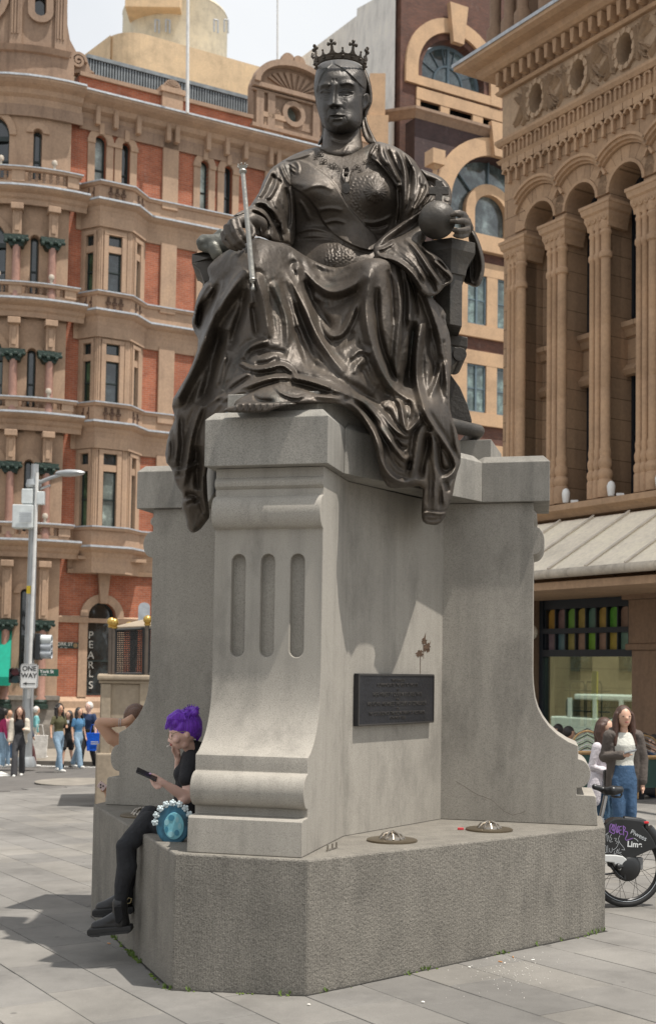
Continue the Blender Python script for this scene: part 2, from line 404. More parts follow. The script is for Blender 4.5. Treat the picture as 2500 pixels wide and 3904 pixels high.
ZT = dict(d=(0, 0, 1), A=(369.6, 646.8, .26), B=(677.6, 585.2, .3), C=(831.6, 862.4, .22), D=(616, 308, .2), E=(862.4, 308, .2),
          F=(381.9, 369.6, .2), G=(0, 616, .5), H=(677.6, 80.1, .16), Z=(308, 924, .36))
def P_(z, *pts):
    x0, y0, s = ZT[z]; return [(x0+s*x, y0+s*y) for x, y in pts]
def polydist(p, poly):
    """distance of points to closed polygon edges + inside flag + nearest point"""
    q = np.array(poly, float); n = len(q); best = np.full(len(p), 1e9); near = np.zeros((len(p), 2)); ins = np.zeros(len(p), bool)
    for i in range(n):
        a, b = q[i], q[(i+1) % n]; ab = b-a; t = np.clip(((p-a)@ab)/(ab@ab+1e-9), 0, 1); c = a+t[:, None]*ab
        d = np.hypot(*(p-c).T); m_ = d < best; best[m_] = d[m_]; near[m_] = c[m_]
        if a[1] != b[1]:
            cr = ((a[1] > p[:, 1]) != (b[1] > p[:, 1])) & (p[:, 0] < (b[0]-a[0])*(p[:, 1]-a[1])/(b[1]-a[1])+a[0]); ins ^= cr
    return best, ins, near
def linedist(p, line):
    """distance to an open polyline, 0..1 position along it and side (+1 left of travel)"""
    q = np.array(line, float); L = np.hypot(*np.diff(q, axis=0).T); cum = np.concatenate([[0], np.cumsum(L)]); best = np.full(len(p), 1e9); pos = np.zeros(len(p)); side = np.zeros(len(p))
    for i in range(len(q)-1):
        a, b = q[i], q[i+1]; ab = b-a; t = np.clip(((p-a)@ab)/(ab@ab+1e-9), 0, 1); c = a+t[:, None]*ab; d = np.hypot(*(p-c).T); m_ = d < best
        best[m_] = d[m_]; pos[m_] = (cum[i]+t[m_]*L[i])/cum[-1]; side[m_] = np.sign(ab[0]*(p[m_, 1]-a[1])-ab[1]*(p[m_, 0]-a[0]))
    return best, pos, side
def smooth_line(q, it=2):
    q = [np.array(a, float) for a in q]
    for _ in range(it):
        o = [q[0]]
        for a, b in zip(q[:-1], q[1:]): o += [a*.75+b*.25, a*.25+b*.75]
        q = o+[q[-1]]
    return q
def smooth_poly(q, it=1):
    q = [np.array(a, float) for a in q]
    for _ in range(it):
        o = []
        for i in range(len(q)): a, b = q[i], q[(i+1) % len(q)]; o += [a*.75+b*.25, a*.25+b*.75]
        q = o
    return q
def rbf(ctrl):
    c = np.array(ctrl, float); X = c[:, :2]/100; n = len(c)
    d = np.hypot(X[:, None, 0]-X[None, :, 0], X[:, None, 1]-X[None, :, 1]); Phi = d
    Pm = np.hstack([np.ones((n, 1)), X]); A = np.zeros((n+3, n+3)); A[:n, :n] = -Phi-np.eye(n)*.02*0; A[:n, n:] = Pm; A[n:, :n] = Pm.T
    w = np.linalg.solve(A+np.eye(n+3)*1e-9, np.concatenate([c[:, 2], [0, 0, 0]]))
    def f(p):
        Y = p/100; D = np.sqrt((Y[:, None, 0]-X[None, :, 0])**2+(Y[:, None, 1]-X[None, :, 1])**2+.02)
        return -D@w[:n]+w[n]+Y@w[n+1:]
    return f
def nz2(p, s, seed=0, oct=3):
    """cheap smooth pseudo noise from summed rotated sines"""
    r = np.random.default_rng(seed); o = np.zeros(len(p)); a = 1.; tot = 0
    for k in range(oct):
        for j in range(4):
            th = r.uniform(0, PI); ph = r.uniform(0, 6.28, 2); f_ = 2*PI/s*(1.9**k)*r.uniform(.8, 1.2)
            u = p@np.array([math.cos(th), math.sin(th)]); w = p@np.array([-math.sin(th), math.cos(th)])
            o += a*np.sin(u*f_+ph[0]+1.3*np.sin(w*f_*.6+ph[1]))/4
        tot += a; a *= .55
    return o/tot
def relief(name, outline, ctrl, feats=(), crisp=False, crump=0., step=2.6, edge=14, thick=.10, back=.25, mat=None, parent=None, wob=.5, sm=1, smit=1, seed=1, postsm=0):
    """a solid cast piece: outline at its own distances (ctrl), rounded rim, real thickness, and modelled folds (feats)"""
    poly = smooth_poly(outline, sm) if sm else [np.array(a, float) for a in outline]
    q = np.array(poly); x0, y0 = q.min(0)-step; x1, y1 = q.max(0)+step
    nx = int((x1-x0)/step)+2; ny = int((y1-y0)/step)+2
    gx, gy = np.meshgrid(np.arange(nx), np.arange(ny), indexing='ij')
    P = np.stack([x0+gx.ravel()*step, y0+gy.ravel()*step], 1)
    dist, ins, near = polydist(P, poly)
    I = ins.reshape(nx, ny) & True
    cell = (I[:-1, :-1].astype(int)+I[1:, :-1]+I[:-1, 1:]+I[1:, 1:]) >= 3
    used = np.zeros((nx, ny), bool); cntc = np.zeros((nx, ny), int)
    for a in (0, 1):
        for b in (0, 1): 
            used[a:nx-1+a, b:ny-1+b] |= cell; cntc[a:nx-1+a, b:ny-1+b] += cell
    rim = used & (cntc < 4); rimf = rim.ravel(); P[rimf] = near[rimf]; dist[rimf] = 0
    idx = np.full(nx*ny, -1); uf = used.ravel(); idx[uf] = np.arange(uf.sum()); p = P[uf]; d = dist[uf]; rm = rimf[uf]
    D = rbf(ctrl)(p); t = np.clip(d/edge, 0, 1); infl = np.sqrt(np.clip(1-(1-t)**2, 0, 1))
    H = np.zeros(len(p)); pp = D*MPP
    fade = np.clip(d/6., 0, 1)
    for f in feats:
        k = f[0]
        if k in ('r', 's'):
            ln = smooth_line(f[1]); w, h = f[2], f[3]; dd, pos, sd = linedist(p, ln); opt = f[4] if len(f) > 4 else ''
            e = 1.0 if 'e' in opt else np.clip(np.minimum(pos, 1-pos)/.16, 0, 1)**.7
            if 'b' in opt: e = np.clip((1-pos)/.2, 0, 1)**.7
            if 'a' in opt: e = np.clip(pos/.2, 0, 1)**.7
            if k == 'r':
                H += h*e*((np.exp(-np.abs(dd/(w*.85))**1.35)-.38*np.exp(-((dd-w*1.75)/(w*.75))**2)) if crisp and w > 1.6 and h > 2.5 else np.exp(-(dd/w)**2))
            else: H += h*e*sd*np.exp(-(dd/(w*3.))**2)*(1-np.exp(-(dd/w)**2))
        elif k == 'g':
            (cx, cy), (rx, ry), h = f[1], f[2], f[3]; rot = f[4] if len(f) > 4 else 0
            dx, dy = p[:, 0]-cx, p[:, 1]-cy; c_, s_ = math.cos(rot), math.sin(rot); u, v = dx*c_+dy*s_, -dx*s_+dy*c_
            H += h*np.exp(-(u/rx)**2-(v/ry)**2)
        elif k == 'dome':
            (cx, cy), (rx, ry), h = f[1], f[2], f[3]
            q_ = ((p[:, 0]-cx)/rx)**2+((p[:, 1]-cy)/ry)**2; H += h*np.sqrt(np.clip(1-q_, 0, 1))
        elif k == 'p':
            dd, ii, _ = polydist(p, smooth_poly(f[1])); w, h = f[2], f[3]; s_ = np.where(ii, dd, -dd); H += h/(1+np.exp(-s_/w*2))
        elif k == 'n':
            dd, ii, _ = polydist(p, f[1]); H += np.where(ii, np.clip(dd/8, 0, 1), 0)*f[3]*np.sign(nz2(p, f[2], 11, 2))*np.abs(nz2(p, f[2], 11, 2))**.6
        elif k == 'star':
            (cx, cy), r_, n_, h = f[1:5]; dx, dy = p[:, 0]-cx, p[:, 1]-cy; rr = np.hypot(dx, dy); an = np.arctan2(dy, dx)
            H += np.where(rr < r_, h*(.6+.4*np.cos(an*n_))*np.clip((r_*(.93+.07*np.cos(an*8))-rr)/3, 0, 1), 0)
    H += wob*nz2(p, 34, seed, 3)
    if crump:
        q_ = p@np.array([[1., .25], [-.1, .42]]); a_ = 1-np.abs(nz2(q_, 46, seed+5, 2))*2.2; b_ = 1-np.abs(nz2(q_, 21, seed+9, 2))*2.4; H += crump*(np.clip(a_, -.3, 1)**3+.35*np.clip(b_, -.3, 1)**3)
    Df = D-thick*infl-H*pp*np.clip(d/4., 0, 1)
    V = np.zeros((len(p), 3)); Rr = FW[None]+RT[None]*((p[:, 0]*K-1250)/FPX)[:, None]-UP[None]*((p[:, 1]*K-2292.6)/FPX)[:, None]
    Vf = CAM+Rr*Df[:, None]; Vb = CAM+Rr*(D+back*infl)[:, None]
    ci, cj = np.nonzero(cell); ny_ = ny
    def vid(i, j): return idx[i*ny_+j]
    a, b, c, e = vid(ci, cj), vid(ci+1, cj), vid(ci+1, cj+1), vid(ci, cj+1)
    n = len(p); bi = np.where(rm, np.arange(n), n+np.arange(n))
    faces = np.concatenate([np.stack([a, e, c, b], 1), np.stack([bi[a], bi[b], bi[c], bi[e]], 1)])
    V = np.concatenate([Vf, Vb]); off = np.array(wloc(parent)) if parent is not None else np.zeros(3)
    me = bpy.data.meshes.new(name); me.from_pydata([tuple(x) for x in V-off], [], [tuple(map(int, f)) for f in faces])
    bm = bmesh.new(); bm.from_mesh(me); bmesh.ops.delete(bm, geom=[v for v in bm.verts if not v.link_faces], context='VERTS'); bmesh.ops.recalc_face_normals(bm, faces=bm.faces)
    for _ in range(postsm): bmesh.ops.smooth_vert(bm, verts=bm.verts, factor=.4, use_axis_x=True, use_axis_y=True, use_axis_z=True)
    bm.to_mesh(me); bm.free()
    me.polygons.foreach_set('use_smooth', [True]*len(me.polygons)); me.materials.append(mat)
    return link(bpy.data.objects.new(name, me), parent)
def capD(u):                      # distance of the cap stones' outer edge along a traced column
    d = FW+RT*((u*K-1250)/FPX); best = 1e9
    seg = [((-1.733, .143), (-1.137, .143)), ((-1.137, .143), (-.418, -1.416)), ((-.416, -1.856), (.416, -1.856)), ((.418, -1.416), (1.135, .14)), ((.416, -1.856), (.416, -1.416)), ((1.135, .143), (1.65, .143))]
    for (ax, ay), (bx, by) in seg:
        M = np.array([[d[0], ax-bx], [d[1], ay-by]]); 
        try: k, s_ = np.linalg.solve(M, [ax-CAM[0], ay-CAM[1]])
        except Exception: continue
        if 0 <= s_ <= 1 and k > 0: best = min(best, k)
    return best
def amp(fs, k): return [(f[0], f[1], f[2], f[3]*k, *f[4:]) if f[0] == 'r' else f for f in fs]
# ---- skirt and fallen cloak
out = P_('F', (1080, 925), (900, 1060), (780, 1075), (640, 1170), (535, 1280), (525, 1330), (560, 1440), (500, 1470), (400, 1650), (365, 1848)) + \
      P_('A', (310, 400), (320, 480), (385, 605), (300, 850), (200, 1020), (125, 1145), (160, 1290)) + \
      P_('G', (820, 745), (790, 810), (772, 930), (812, 975), (820, 1035), (862, 1090), (850, 1145), (872, 1195)) + \
      P_('Z', (365, 880), (400, 914), (450, 892), (485, 845), (517, 805), (500, 700), (492, 480), (560, 260), (600, 125), (690, 92), (760, 122), (860, 120), (930, 108), (1080, 66)) + \
      P_('B', (70, 1215), (345, 1205), (430, 1230), (530, 1300), (600, 1390), (640, 1450)) + \
      P_('C', (230, 900), (260, 1050), (285, 1160), (340, 1262), (400, 1297), (560, 1284), (735, 1262), (722, 1420), (712, 1580), (735, 1668), (870, 1692), (935, 1650), (978, 1570), (1010, 1480), (1045, 1390), (1080, 1180), (1146, 980), (1112, 800), (1100, 700), (1050, 570), (1012, 420)) + \
      P_('B', (1262, 1000), (1275, 860), (1265, 680), (1226, 570), (1232, 490), (1120, 380), (1080, 300), (1000, 190), (900, 110), (760, 70), (640, 68), (520, 100), (400, 150), (280, 130), (140, 60)) + \
      P_('F', (1450, 1010), (1270, 985))
c9 = lambda u, v, k=.12: (u, v, capD(u)-k)
ctrl = [(598, 560, 9.35), (560, 600, 9.15), (610, 610, 8.98), (640, 590, 9.2), (690, 600, 9.45), (760, 632, 9.55), (820, 622, 9.45), (865, 615, 9.12), (862, 650, 8.92), (920, 625, 9.25), (980, 680, 9.35),
        (730, 690, 9.3), (760, 760, 9.2), (620, 680, 8.92), (640, 780, 8.9), (700, 860, 8.85), (870, 760, 8.92), (880, 860, 8.9), (960, 800, 9.15), (960, 900, 9.25), (1040, 780, 9.4), (1050, 900, 9.35),
        (520, 700, 9.15), (480, 800, 9.25), (450, 870, 9.3), (410, 945, 9.35), (560, 830, 9.05), (530, 920, 8.95), (600, 905, 8.5), (640, 945, 8.25), (560, 955, 8.36), (700, 940, 8.25), (760, 915, 8.45), (790, 943, 8.3),
        (840, 930, 8.75), (850, 985, 8.72), (900, 960, 8.95), (490, 650, 9.4), (460, 740, 9.6), (455, 790, 9.5),
        (480, 985, 9.15), (440, 1000, 9.32), (400, 1080, 9.4), (440, 1100, 9.3), (480, 1100, 9.3), (450, 1190, 9.36), (450, 1240, 9.45), (490, 1200, 9.42),
        c9(885, 1050, .22), c9(905, 1110, .2), c9(950, 1130, .2), c9(960, 1050, .3), c9(1010, 1050, .3), c9(1060, 1050, .2), c9(1000, 1180, .16), c9(1030, 1220, .16), c9(1075, 1080, .1), c9(1000, 960, .45), (1045, 950, 9.2)]
A, B, C, G, F, E, D_ = 'A', 'B', 'C', 'G', 'F', 'E', 'D'
def rr(z, w, h, *pts, o=''): return ('r', P_(z, *pts), w*ZT[z][2], h, o)
fe = [
 rr(A, 56, 30, (800, -60), (700, 80), (610, 220), (480, 420), (400, 640), (300, 880), (190, 1100), o='a'),
 rr(A, 24, 12, (600, 40), (545, 220), (480, 380)),
 rr(A, 60, -36, (600, 480), (540, 660), (490, 850), (440, 1050), (400, 1180)), rr(A, 44, -20, (800, 120), (760, 320), (700, 520), (650, 680)),
 rr(A, 30, 14, (620, 700), (560, 880), (530, 1020)), rr(A, 34, -8, (700, 800), (660, 950), (600, 1040)),
 rr(A, 38, 15, (900, 30), (950, 200), (985, 380), (1005, 570), o='b'), rr(A, 34, -15, (850, 250), (880, 400), (900, 560)),
 rr(A, 34, 10, (1060, 100), (1130, 270), (1172, 400), (1178, 650), o='b'), rr(A, 30, -9, (1120, 60), (1190, 260), (1250, 500), (1330, 750), (1420, 930)),
 rr(A, 38, 17, (1160, -60), (1240, 110), (1340, 320), (1405, 480), (1480, 620), (1560, 720)), rr(A, 26, -10, (1240, 250), (1300, 420), (1370, 600), (1440, 760)),
 rr(B, 34, 17, (60, 160), (130, 400), (190, 590), (270, 750), (350, 870), (440, 968), o='b'),
 rr(B, 36, -16, (100, 250), (200, 420), (300, 560), (340, 640)), rr(B, 30, -12, (60, 600), (130, 800), (240, 960)),
 rr(B, 38, 17, (20, 20), (120, 170), (230, 280), (330, 340), (430, 320), (530, 270), (590, 180)), rr(B, 46, -14, (190, 400), (330, 460), (450, 420), (540, 340)),
 rr(B, 28, 8, (120, 60), (180, 170), (240, 230)), rr(B, 26, -9, (190, 130), (300, 190), (400, 180), (480, 140)),
 rr(B, 24, 11, (250, 560), (310, 680), (400, 680), (450, 620), (500, 500), (560, 380)), rr(B, 34, -8, (350, 760), (450, 740), (520, 640)),
 ('g', P_(B, (640, 120))[0], (44, 26), 18), ('g', P_(F, (1150, 1060))[0], (26, 22), 12),
 rr(B, 40, 16, (640, 130), (620, 280), (600, 430), (620, 640), (680, 850), (750, 1000), (840, 1120), (1000, 1200), o=''), rr(B, 28, -15, (690, 300), (690, 520), (720, 740), (790, 940), (870, 1080)),
 rr(B, 30, 8, (600, 840), (540, 900), (510, 980)), rr(B, 40, -12, (560, 900), (600, 1000), (680, 1100), (780, 1180)), rr(B, 30, 9, (640, 820), (560, 780), (480, 860)),
 rr(B, 15, -13, (775, 160), (800, 260), (812, 400), (818, 590)), rr(B, 24, 10, (830, 120), (860, 280), (880, 480), (850, 700), (830, 940), (870, 1100)),
 rr(B, 14, -9, (905, 230), (905, 450), (880, 640), (865, 820), (850, 960)), rr(B, 22, 12, (880, 120), (945, 280), (950, 500), (930, 760), (915, 960)),
 rr(B, 30, 18, (900, 110), (1010, 260), (1070, 350), (1130, 500), (1185, 680), (1215, 860), (1240, 1080), (1262, 1300)), rr(B, 13, -12, (925, 200), (975, 300), (1000, 430), (1010, 540)),
 rr(B, 30, 15, (1050, 560), (1010, 720), (992, 920), (1010, 1100), (1080, 1300)), rr(B, 44, -26, (960, 560), (945, 760), (935, 950), (930, 1090)),
 rr(B, 26, -11, (1110, 620), (1100, 800), (1150, 920), (1120, 1080)), rr(B, 24, 8, (1150, 880), (1190, 900), (1170, 1000), (1110, 1160)), ('g', P_(B, (1090, 1240))[0], (16, 12), 9),
 rr(B, 26, 9, (1215, 600), (1240, 760), (1250, 940), (1250, 1100)), rr(B, 18, -9, (1205, 700), (1225, 900)),
 rr(A, 21, 15, (760, 800), (850, 852), (1000, 840), (1120, 800), (1200, 850), (1240, 905), o='e'), rr(A, 26, -12, (880, 800), (1000, 790), (1100, 740)), rr(A, 24, -10, (880, 910), (1020, 880), (1160, 880)),
 rr(A, 30, 12, (750, 780), (800, 670), (900, 615), (1010, 590)), rr(A, 40, -10, (900, 700), (1050, 680), (1180, 720)),
 rr(A, 20, 13, (640, 1070), (640, 1010), (700, 960), (850, 870)), rr(A, 24, 15, (600, 1110), (760, 1020), (950, 945), (1090, 915), (1300, 930), (1540, 1005), o='e'), rr(B, 24, 14, (60, 1010), (200, 1040), (330, 1090), (460, 1140), o='e'),
 rr(A, 22, -13, (660, 1110), (800, 1070), (960, 1000), (1100, 960)), rr(A, 30, -12, (1150, 990), (1300, 1000), (1500, 1060)), rr(A, 18, 9, (500, 1250), (600, 1120), (740, 1060), (850, 1050)), rr(A, 16, 8, (420, 1195), (540, 1110), (620, 1080)),
 ('g', P_(A, (1010, 1080))[0], (30, 15), 15), rr(A, 14, 9, (1050, 1000), (1120, 1070), (1240, 1110), (1335, 1085)), rr(A, 18, -8, (860, 1070), (900, 1130), (1050, 1140)), rr(A, 20, 7, (1400, 1080), (1500, 1100), (1700, 1110)),
 rr(A, 40, 14, (490, 40), (410, 180), (350, 300), (325, 440)), rr(A, 26, -18, (450, 200), (390, 290), (375, 400), (390, 500)), rr(A, 18, 8, (500, 110), (440, 200), (400, 270)),
 rr(B, 44, -18, (200, 900), (400, 1030), (600, 1130), (740, 1215)),
 rr(B, 24, 14, (440, 1130), (560, 1180), (660, 1260), (740, 1370), (810, 1500), (830, 1600)), rr(B, 22, 12, (440, 1160), (560, 1270), (650, 1380), (700, 1490), (730, 1600)), rr(B, 20, -10, (520, 1190), (620, 1280), (700, 1400), (750, 1520)),
 rr(B, 20, 14, (820, 1170), (875, 1200), (890, 1300), (915, 1430), (960, 1400), (1030, 1320), (1010, 1250)), rr(B, 24, -10, (760, 1240), (830, 1350), (880, 1420)), rr(B, 22, -12, (930, 1180), (960, 1270), (930, 1350)),
 rr(C, 34, 15, (60, 480), (170, 640), (240, 800), (270, 960), (320, 1080), (400, 1185), (560, 1245), (625, 1180)), rr(C, 28, 14, (60, 320), (200, 390), (300, 500), (400, 640), (540, 745), (610, 690)),
 rr(C, 26, 13, (200, 560), (330, 720), (450, 880), (540, 1000), (610, 920)), rr(C, 34, -10, (300, 760), (380, 930), (460, 1060), (540, 1110)), rr(C, 26, -10, (420, 760), (500, 860), (570, 860)),
 rr(C, 34, 16, (740, 600), (680, 740), (650, 900), (630, 1060), (600, 1180)), rr(C, 44, -26, (790, 700), (760, 860), (720, 1050), (700, 1200)), rr(C, 20, -12, (600, 1000), (590, 1100)),
 rr(C, 36, 12, (830, 700), (850, 950), (870, 1150), (860, 1350), (850, 1540), o='b'), rr(C, 36, -18, (910, 800), (890, 960), (930, 1100), (1010, 1090)), rr(C, 26, 8, (920, 1180), (950, 1340), (960, 1480)),
 rr(C, 30, 17, (700, 380), (780, 540), (900, 720), (1010, 880), (1080, 1010), (1075, 1110), (980, 1190), (920, 1180)), rr(C, 20, 8, (1010, 300), (1045, 560), (1075, 780), (1110, 980)),
 rr(C, 14, 8, (720, 1560), (800, 1545), (900, 1570), (975, 1560), o='e'), rr(C, 20, -6, (760, 1620), (850, 1640), (930, 1600)), rr(C, 30, -8, (980, 1220), (1000, 1340)),
 rr(G, 16, 14, (960, 640), (900, 800), (880, 950), (860, 1060)), rr(G, 14, 10, (830, 700), (835, 850), (820, 960)), rr(G, 18, -16, (930, 860), (925, 980), (930, 1070)), rr(G, 12, 9, (810, 985), (880, 975), (940, 940)),
 rr(G, 12, 9, (950, 1000), (955, 1100), (975, 1180)), rr(G, 14, -10, (870, 1090), (910, 1090), (930, 1130)), rr(G, 10, 7, (865, 1130), (900, 1110), (925, 1110)), rr(G, 12, 8, (790, 830), (800, 900), (790, 930)),
]
fe = [(f[0], f[1], f[2]*.95, f[3]*1.5, *f[4:]) if f[0] == 'r' else f for f in fe]
relief('skirt', out, ctrl, fe, crisp=True, crump=1.6, step=2.2, edge=16, thick=.08, back=.42, mat=mbz, parent=statue, wob=.7)
# fringe of the cushion under the foot
relief('hem_fringe', P_('A', (590, 1240), (620, 1190), (700, 1180), (720, 1150), (830, 1145), (1000, 1150), (1150, 1140), (1250, 1150), (1255, 1170), (1130, 1190), (1050, 1210), (1000, 1235), (900, 1240)),
       [(530, 965, 8.2), (700, 945, 8.2), (600, 950, 8.14), (640, 960, 8.14)], [rr(A, 9, 5, (700+i*60, 1150), (720+i*57, 1190), (700+i*55, 1235)) for i in range(9)], step=1.5, edge=5, thick=.03, back=.15, mat=mbz, parent=statue, wob=1.)
# ---- bodice, chest and shoulders
bout = [(746, 344), (722, 350), (690, 362), (655, 382), (636, 398), (625, 430), (640, 470), (655, 510), (662, 560), (675, 600), (740, 650), (800, 655), (880, 640), (915, 620), (925, 570), (955, 530), (975, 480), (985, 430), (975, 390), (950, 362), (915, 340), (882, 332), (872, 334), (856, 345), (830, 356), (790, 358), (764, 352)]
bctrl = [(800, 320, 10.2), (750, 345, 10.12), (870, 340, 10.12), (660, 390, 10.12), (960, 390, 10.1), (790, 400, 9.97), (730, 450, 9.8), (890, 450, 9.72), (800, 470, 9.86), (650, 470, 10.1), (960, 480, 10.05), (680, 560, 10.1), (780, 540, 10.0), (900, 560, 10.0),
         (770, 600, 9.72), (820, 600, 9.68), (700, 620, 9.85), (900, 620, 9.8), (780, 650, 9.75)]
D = 'D'
sash = P_(D, (480, 330), (740, 510), (830, 590), (920, 730), (1000, 890), (1170, 1070), (1370, 1265), (1320, 1420), (1100, 1360), (880, 1245), (720, 1090), (650, 930), (520, 760), (330, 640), (200, 470), (330, 360))
bf = [('p', sash, .7, 9.0), ('g', P_(D, (560, 640))[0], (28, 26), 12), ('g', P_(D, (1330, 760))[0], (34, 34), 15), ('g', P_(D, (950, 250))[0], (40, 20), -4),
      ('p', P_(D, (780, 520), (920, 540), (1080, 520), (1300, 480), (1400, 430), (1520, 480), (1560, 700), (1500, 1100), (1380, 1250), (1170, 1070), (1000, 890), (920, 730)), 1., 2.2),
      ('n', P_(D, (1050, 530), (1300, 490), (1480, 440), (1500, 600), (1250, 600), (1180, 700), (1180, 900), (1250, 1000), (1200, 1040), (1030, 900), (960, 740)), 9, 2.2),
      ('n', P_(D, (740, 1330), (800, 1290), (900, 1285), (1000, 1320), (1130, 1400), (1080, 1530), (900, 1590), (740, 1590), (710, 1540)), 8, 3.0),
      ('p', P_(D, (880, 1290), (940, 1310), (900, 1400), (880, 1450), (860, 1595), (840, 1595), (850, 1440), (870, 1380)), .8, 2.5),
      ('star', P_(D, (1330, 705))[0], 30, 22, 4.5), ('g', P_(D, (1335, 708))[0], (8, 8), 3.5), ('p', P_(D, (1290, 655), (1380, 655), (1400, 708), (1380, 760), (1290, 760), (1270, 708)), .6, 1.6),
      rr(D, 30, 4, (330, 600), (520, 640), (640, 600), (760, 640)), rr(D, 24, 4, (450, 700), (600, 640), (740, 640), (830, 700)), rr(D, 22, 3.5, (640, 930), (800, 900), (950, 930)), rr(D, 20, 4, (720, 1080), (860, 1040), (980, 1080)),
      rr(D, 26, -6, (350, 700), (370, 900), (350, 1150), (330, 1300)), rr(D, 24, 5, (380, 1200), (550, 1140), (720, 1160), (860, 1230)), rr(D, 24, -7, (420, 1280), (640, 1260), (860, 1290), (1100, 1400), (1300, 1450)),
      rr(D, 22, 4, (420, 800), (500, 900), (560, 1050)), rr(D, 18, 4, (1180, 1060), (1300, 1080), (1440, 1040), (1530, 980)), rr(D, 16, -5, (1200, 1110), (1330, 1140), (1480, 1090)),
      # lace on her right shoulder
      rr(D, 12, 5, (600, 180), (660, 190), (690, 230), (650, 260)), rr(D, 11, 5, (120, 420), (250, 340), (380, 330), (560, 270), (600, 230)), rr(D, 12, 5, (380, 350), (430, 400), (430, 480), (400, 510)), rr(D, 10, 4, (200, 380), (300, 420), (400, 490)),
      rr(D, 10, 4, (230, 350), (330, 390), (400, 440)), rr(D, 10, -4, (240, 400), (330, 460), (390, 520)), rr(D, 14, -4, (590, 190), (640, 200)), rr(D, 9, 3, (330, 380), (360, 440), (350, 520)),
      ('g', P_(D, (620, 600))[0], (20, 14), 3)]
relief('bodice', bout, bctrl, amp(bf, 1.25), step=1.9, edge=16, thick=.1, back=.4, mat=mbz, parent=statue, wob=.35)
# ---- her right sleeve (left in the view)
sout = P_(F, (1540, 40), (1400, 50), (1280, 120), (1185, 260), (1140, 400), (1080, 490), (1015, 590), (900, 640), (820, 690), (850, 700), (960, 700), (1040, 780), (1100, 850), (1090, 920), (1170, 935), (1270, 985), (1450, 1010), (1530, 1060), (1560, 900), (1560, 700), (1580, 500), (1600, 300), (1590, 100))
sctrl = [(690, 380, 10.05), (640, 395, 10.0), (625, 425, 9.9), (610, 460, 9.72), (590, 490, 9.5), (550, 508, 9.28), (590, 530, 9.2), (600, 553, 9.3), (640, 565, 9.6), (690, 570, 9.85), (680, 500, 9.9), (690, 430, 9.98), (645, 480, 9.72), (650, 530, 9.75)]
sf = [('g', (650, 440), (26, 40), 10), ('g', P_(F, (1380, 300))[0], (12, 18), 6), rr(F, 30, 8, (1290, 140), (1230, 260), (1170, 400), (1100, 490)), rr(F, 24, 7, (1350, 200), (1330, 330), (1270, 450), (1200, 500)), rr(F, 20, -8, (1270, 200), (1330, 250), (1400, 300)),
      rr(F, 26, 9, (1060, 540), (1160, 520), (1260, 560), (1320, 660), (1340, 760)), rr(F, 22, -9, (1100, 560), (1200, 590), (1270, 660), (1310, 770)), rr(F, 22, 9, (1020, 590), (1130, 620), (1230, 700), (1290, 830), (1310, 980)),
      rr(F, 18, -8, (1050, 640), (1160, 680), (1220, 760), (1250, 900)), rr(F, 16, 9, (1010, 640), (1100, 700), (1150, 790), (1165, 925)), rr(F, 14, 7, (830, 680), (930, 640), (1010, 640)), rr(F, 30, 10, (1300, 520), (1390, 700), (1420, 900)),
      rr(F, 28, -12, (1450, 350), (1490, 600), (1480, 850)), rr(F, 22, -10, (1350, 800), (1380, 920), (1400, 1000)), rr(F, 20, 7, (1240, 800), (1260, 900), (1300, 990)), rr(F, 22, 6, (1200, 560), (1330, 640), (1380, 780)), rr(F, 18, 6, (1380, 90), (1430, 220), (1500, 330))]
relief('sleeve', sout, sctrl, amp(sf, 1.6), crisp=True, crump=2., step=1.7, edge=14, thick=.09, back=.3, mat=mbz, parent=statue, wob=.5)
# ---- her left sleeve and mantle over the shoulder (right in the view)
mout = P_(E, (100, 115), (210, 140), (350, 190), (480, 280), (550, 340), (620, 450), (700, 580), (722, 640), (790, 760), (800, 810), (700, 900), (560, 1010), (450, 1100), (340, 1180), (250, 1230), (300, 1080), (330, 900), (335, 700), (310, 620), (230, 500), (150, 400), (20, 310), (10, 250), (50, 180))
mctrl = [(880, 340, 10.0), (930, 350, 10.0), (975, 385, 10.0), (1005, 440, 9.9), (1020, 465, 9.75), (960, 450, 9.82), (930, 430, 9.85), (900, 395, 9.82), (870, 370, 9.9), (935, 520, 9.95), (970, 510, 9.7), (990, 480, 9.7)]
mf = [rr(E, 26, 9, (180, 150), (210, 280), (290, 430), (370, 600)), rr(E, 22, -8, (240, 220), (300, 360), (360, 480), (400, 560)), rr(E, 26, 9, (340, 210), (420, 360), (450, 560), (440, 780), (420, 960)), rr(E, 30, -14, (370, 640), (400, 820), (390, 1000), (350, 1120)),
      rr(E, 34, 8, (480, 300), (560, 440), (580, 640), (520, 820)), rr(E, 24, 10, (620, 470), (640, 600), (600, 740), (540, 860), (460, 1000)), rr(E, 20, -9, (640, 620), (600, 800), (540, 900)), rr(E, 20, 11, (690, 590), (710, 680), (650, 800), (560, 920)),
      rr(E, 14, -8, (720, 740), (670, 830), (610, 890)), rr(E, 12, 8, (760, 740), (700, 830), (640, 890)), rr(E, 20, 8, (100, 140), (60, 200), (20, 290)), rr(E, 16, -7, (110, 200), (130, 330), (240, 440)), rr(E, 18, 7, (20, 310), (130, 380), (230, 480), (330, 640)), rr(E, 18, 6, (150, 150), (160, 280), (240, 400)),
      rr(E, 22, -7, (520, 400), (500, 560), (480, 700)), rr(E, 16, 5, (420, 230), (500, 360), (540, 480))]
relief('sleeve', mout, mctrl, amp(mf, 1.6), crisp=True, crump=2., step=1.7, edge=13, thick=.1, back=.3, mat=mbz, parent=statue, wob=.5, seed=3)
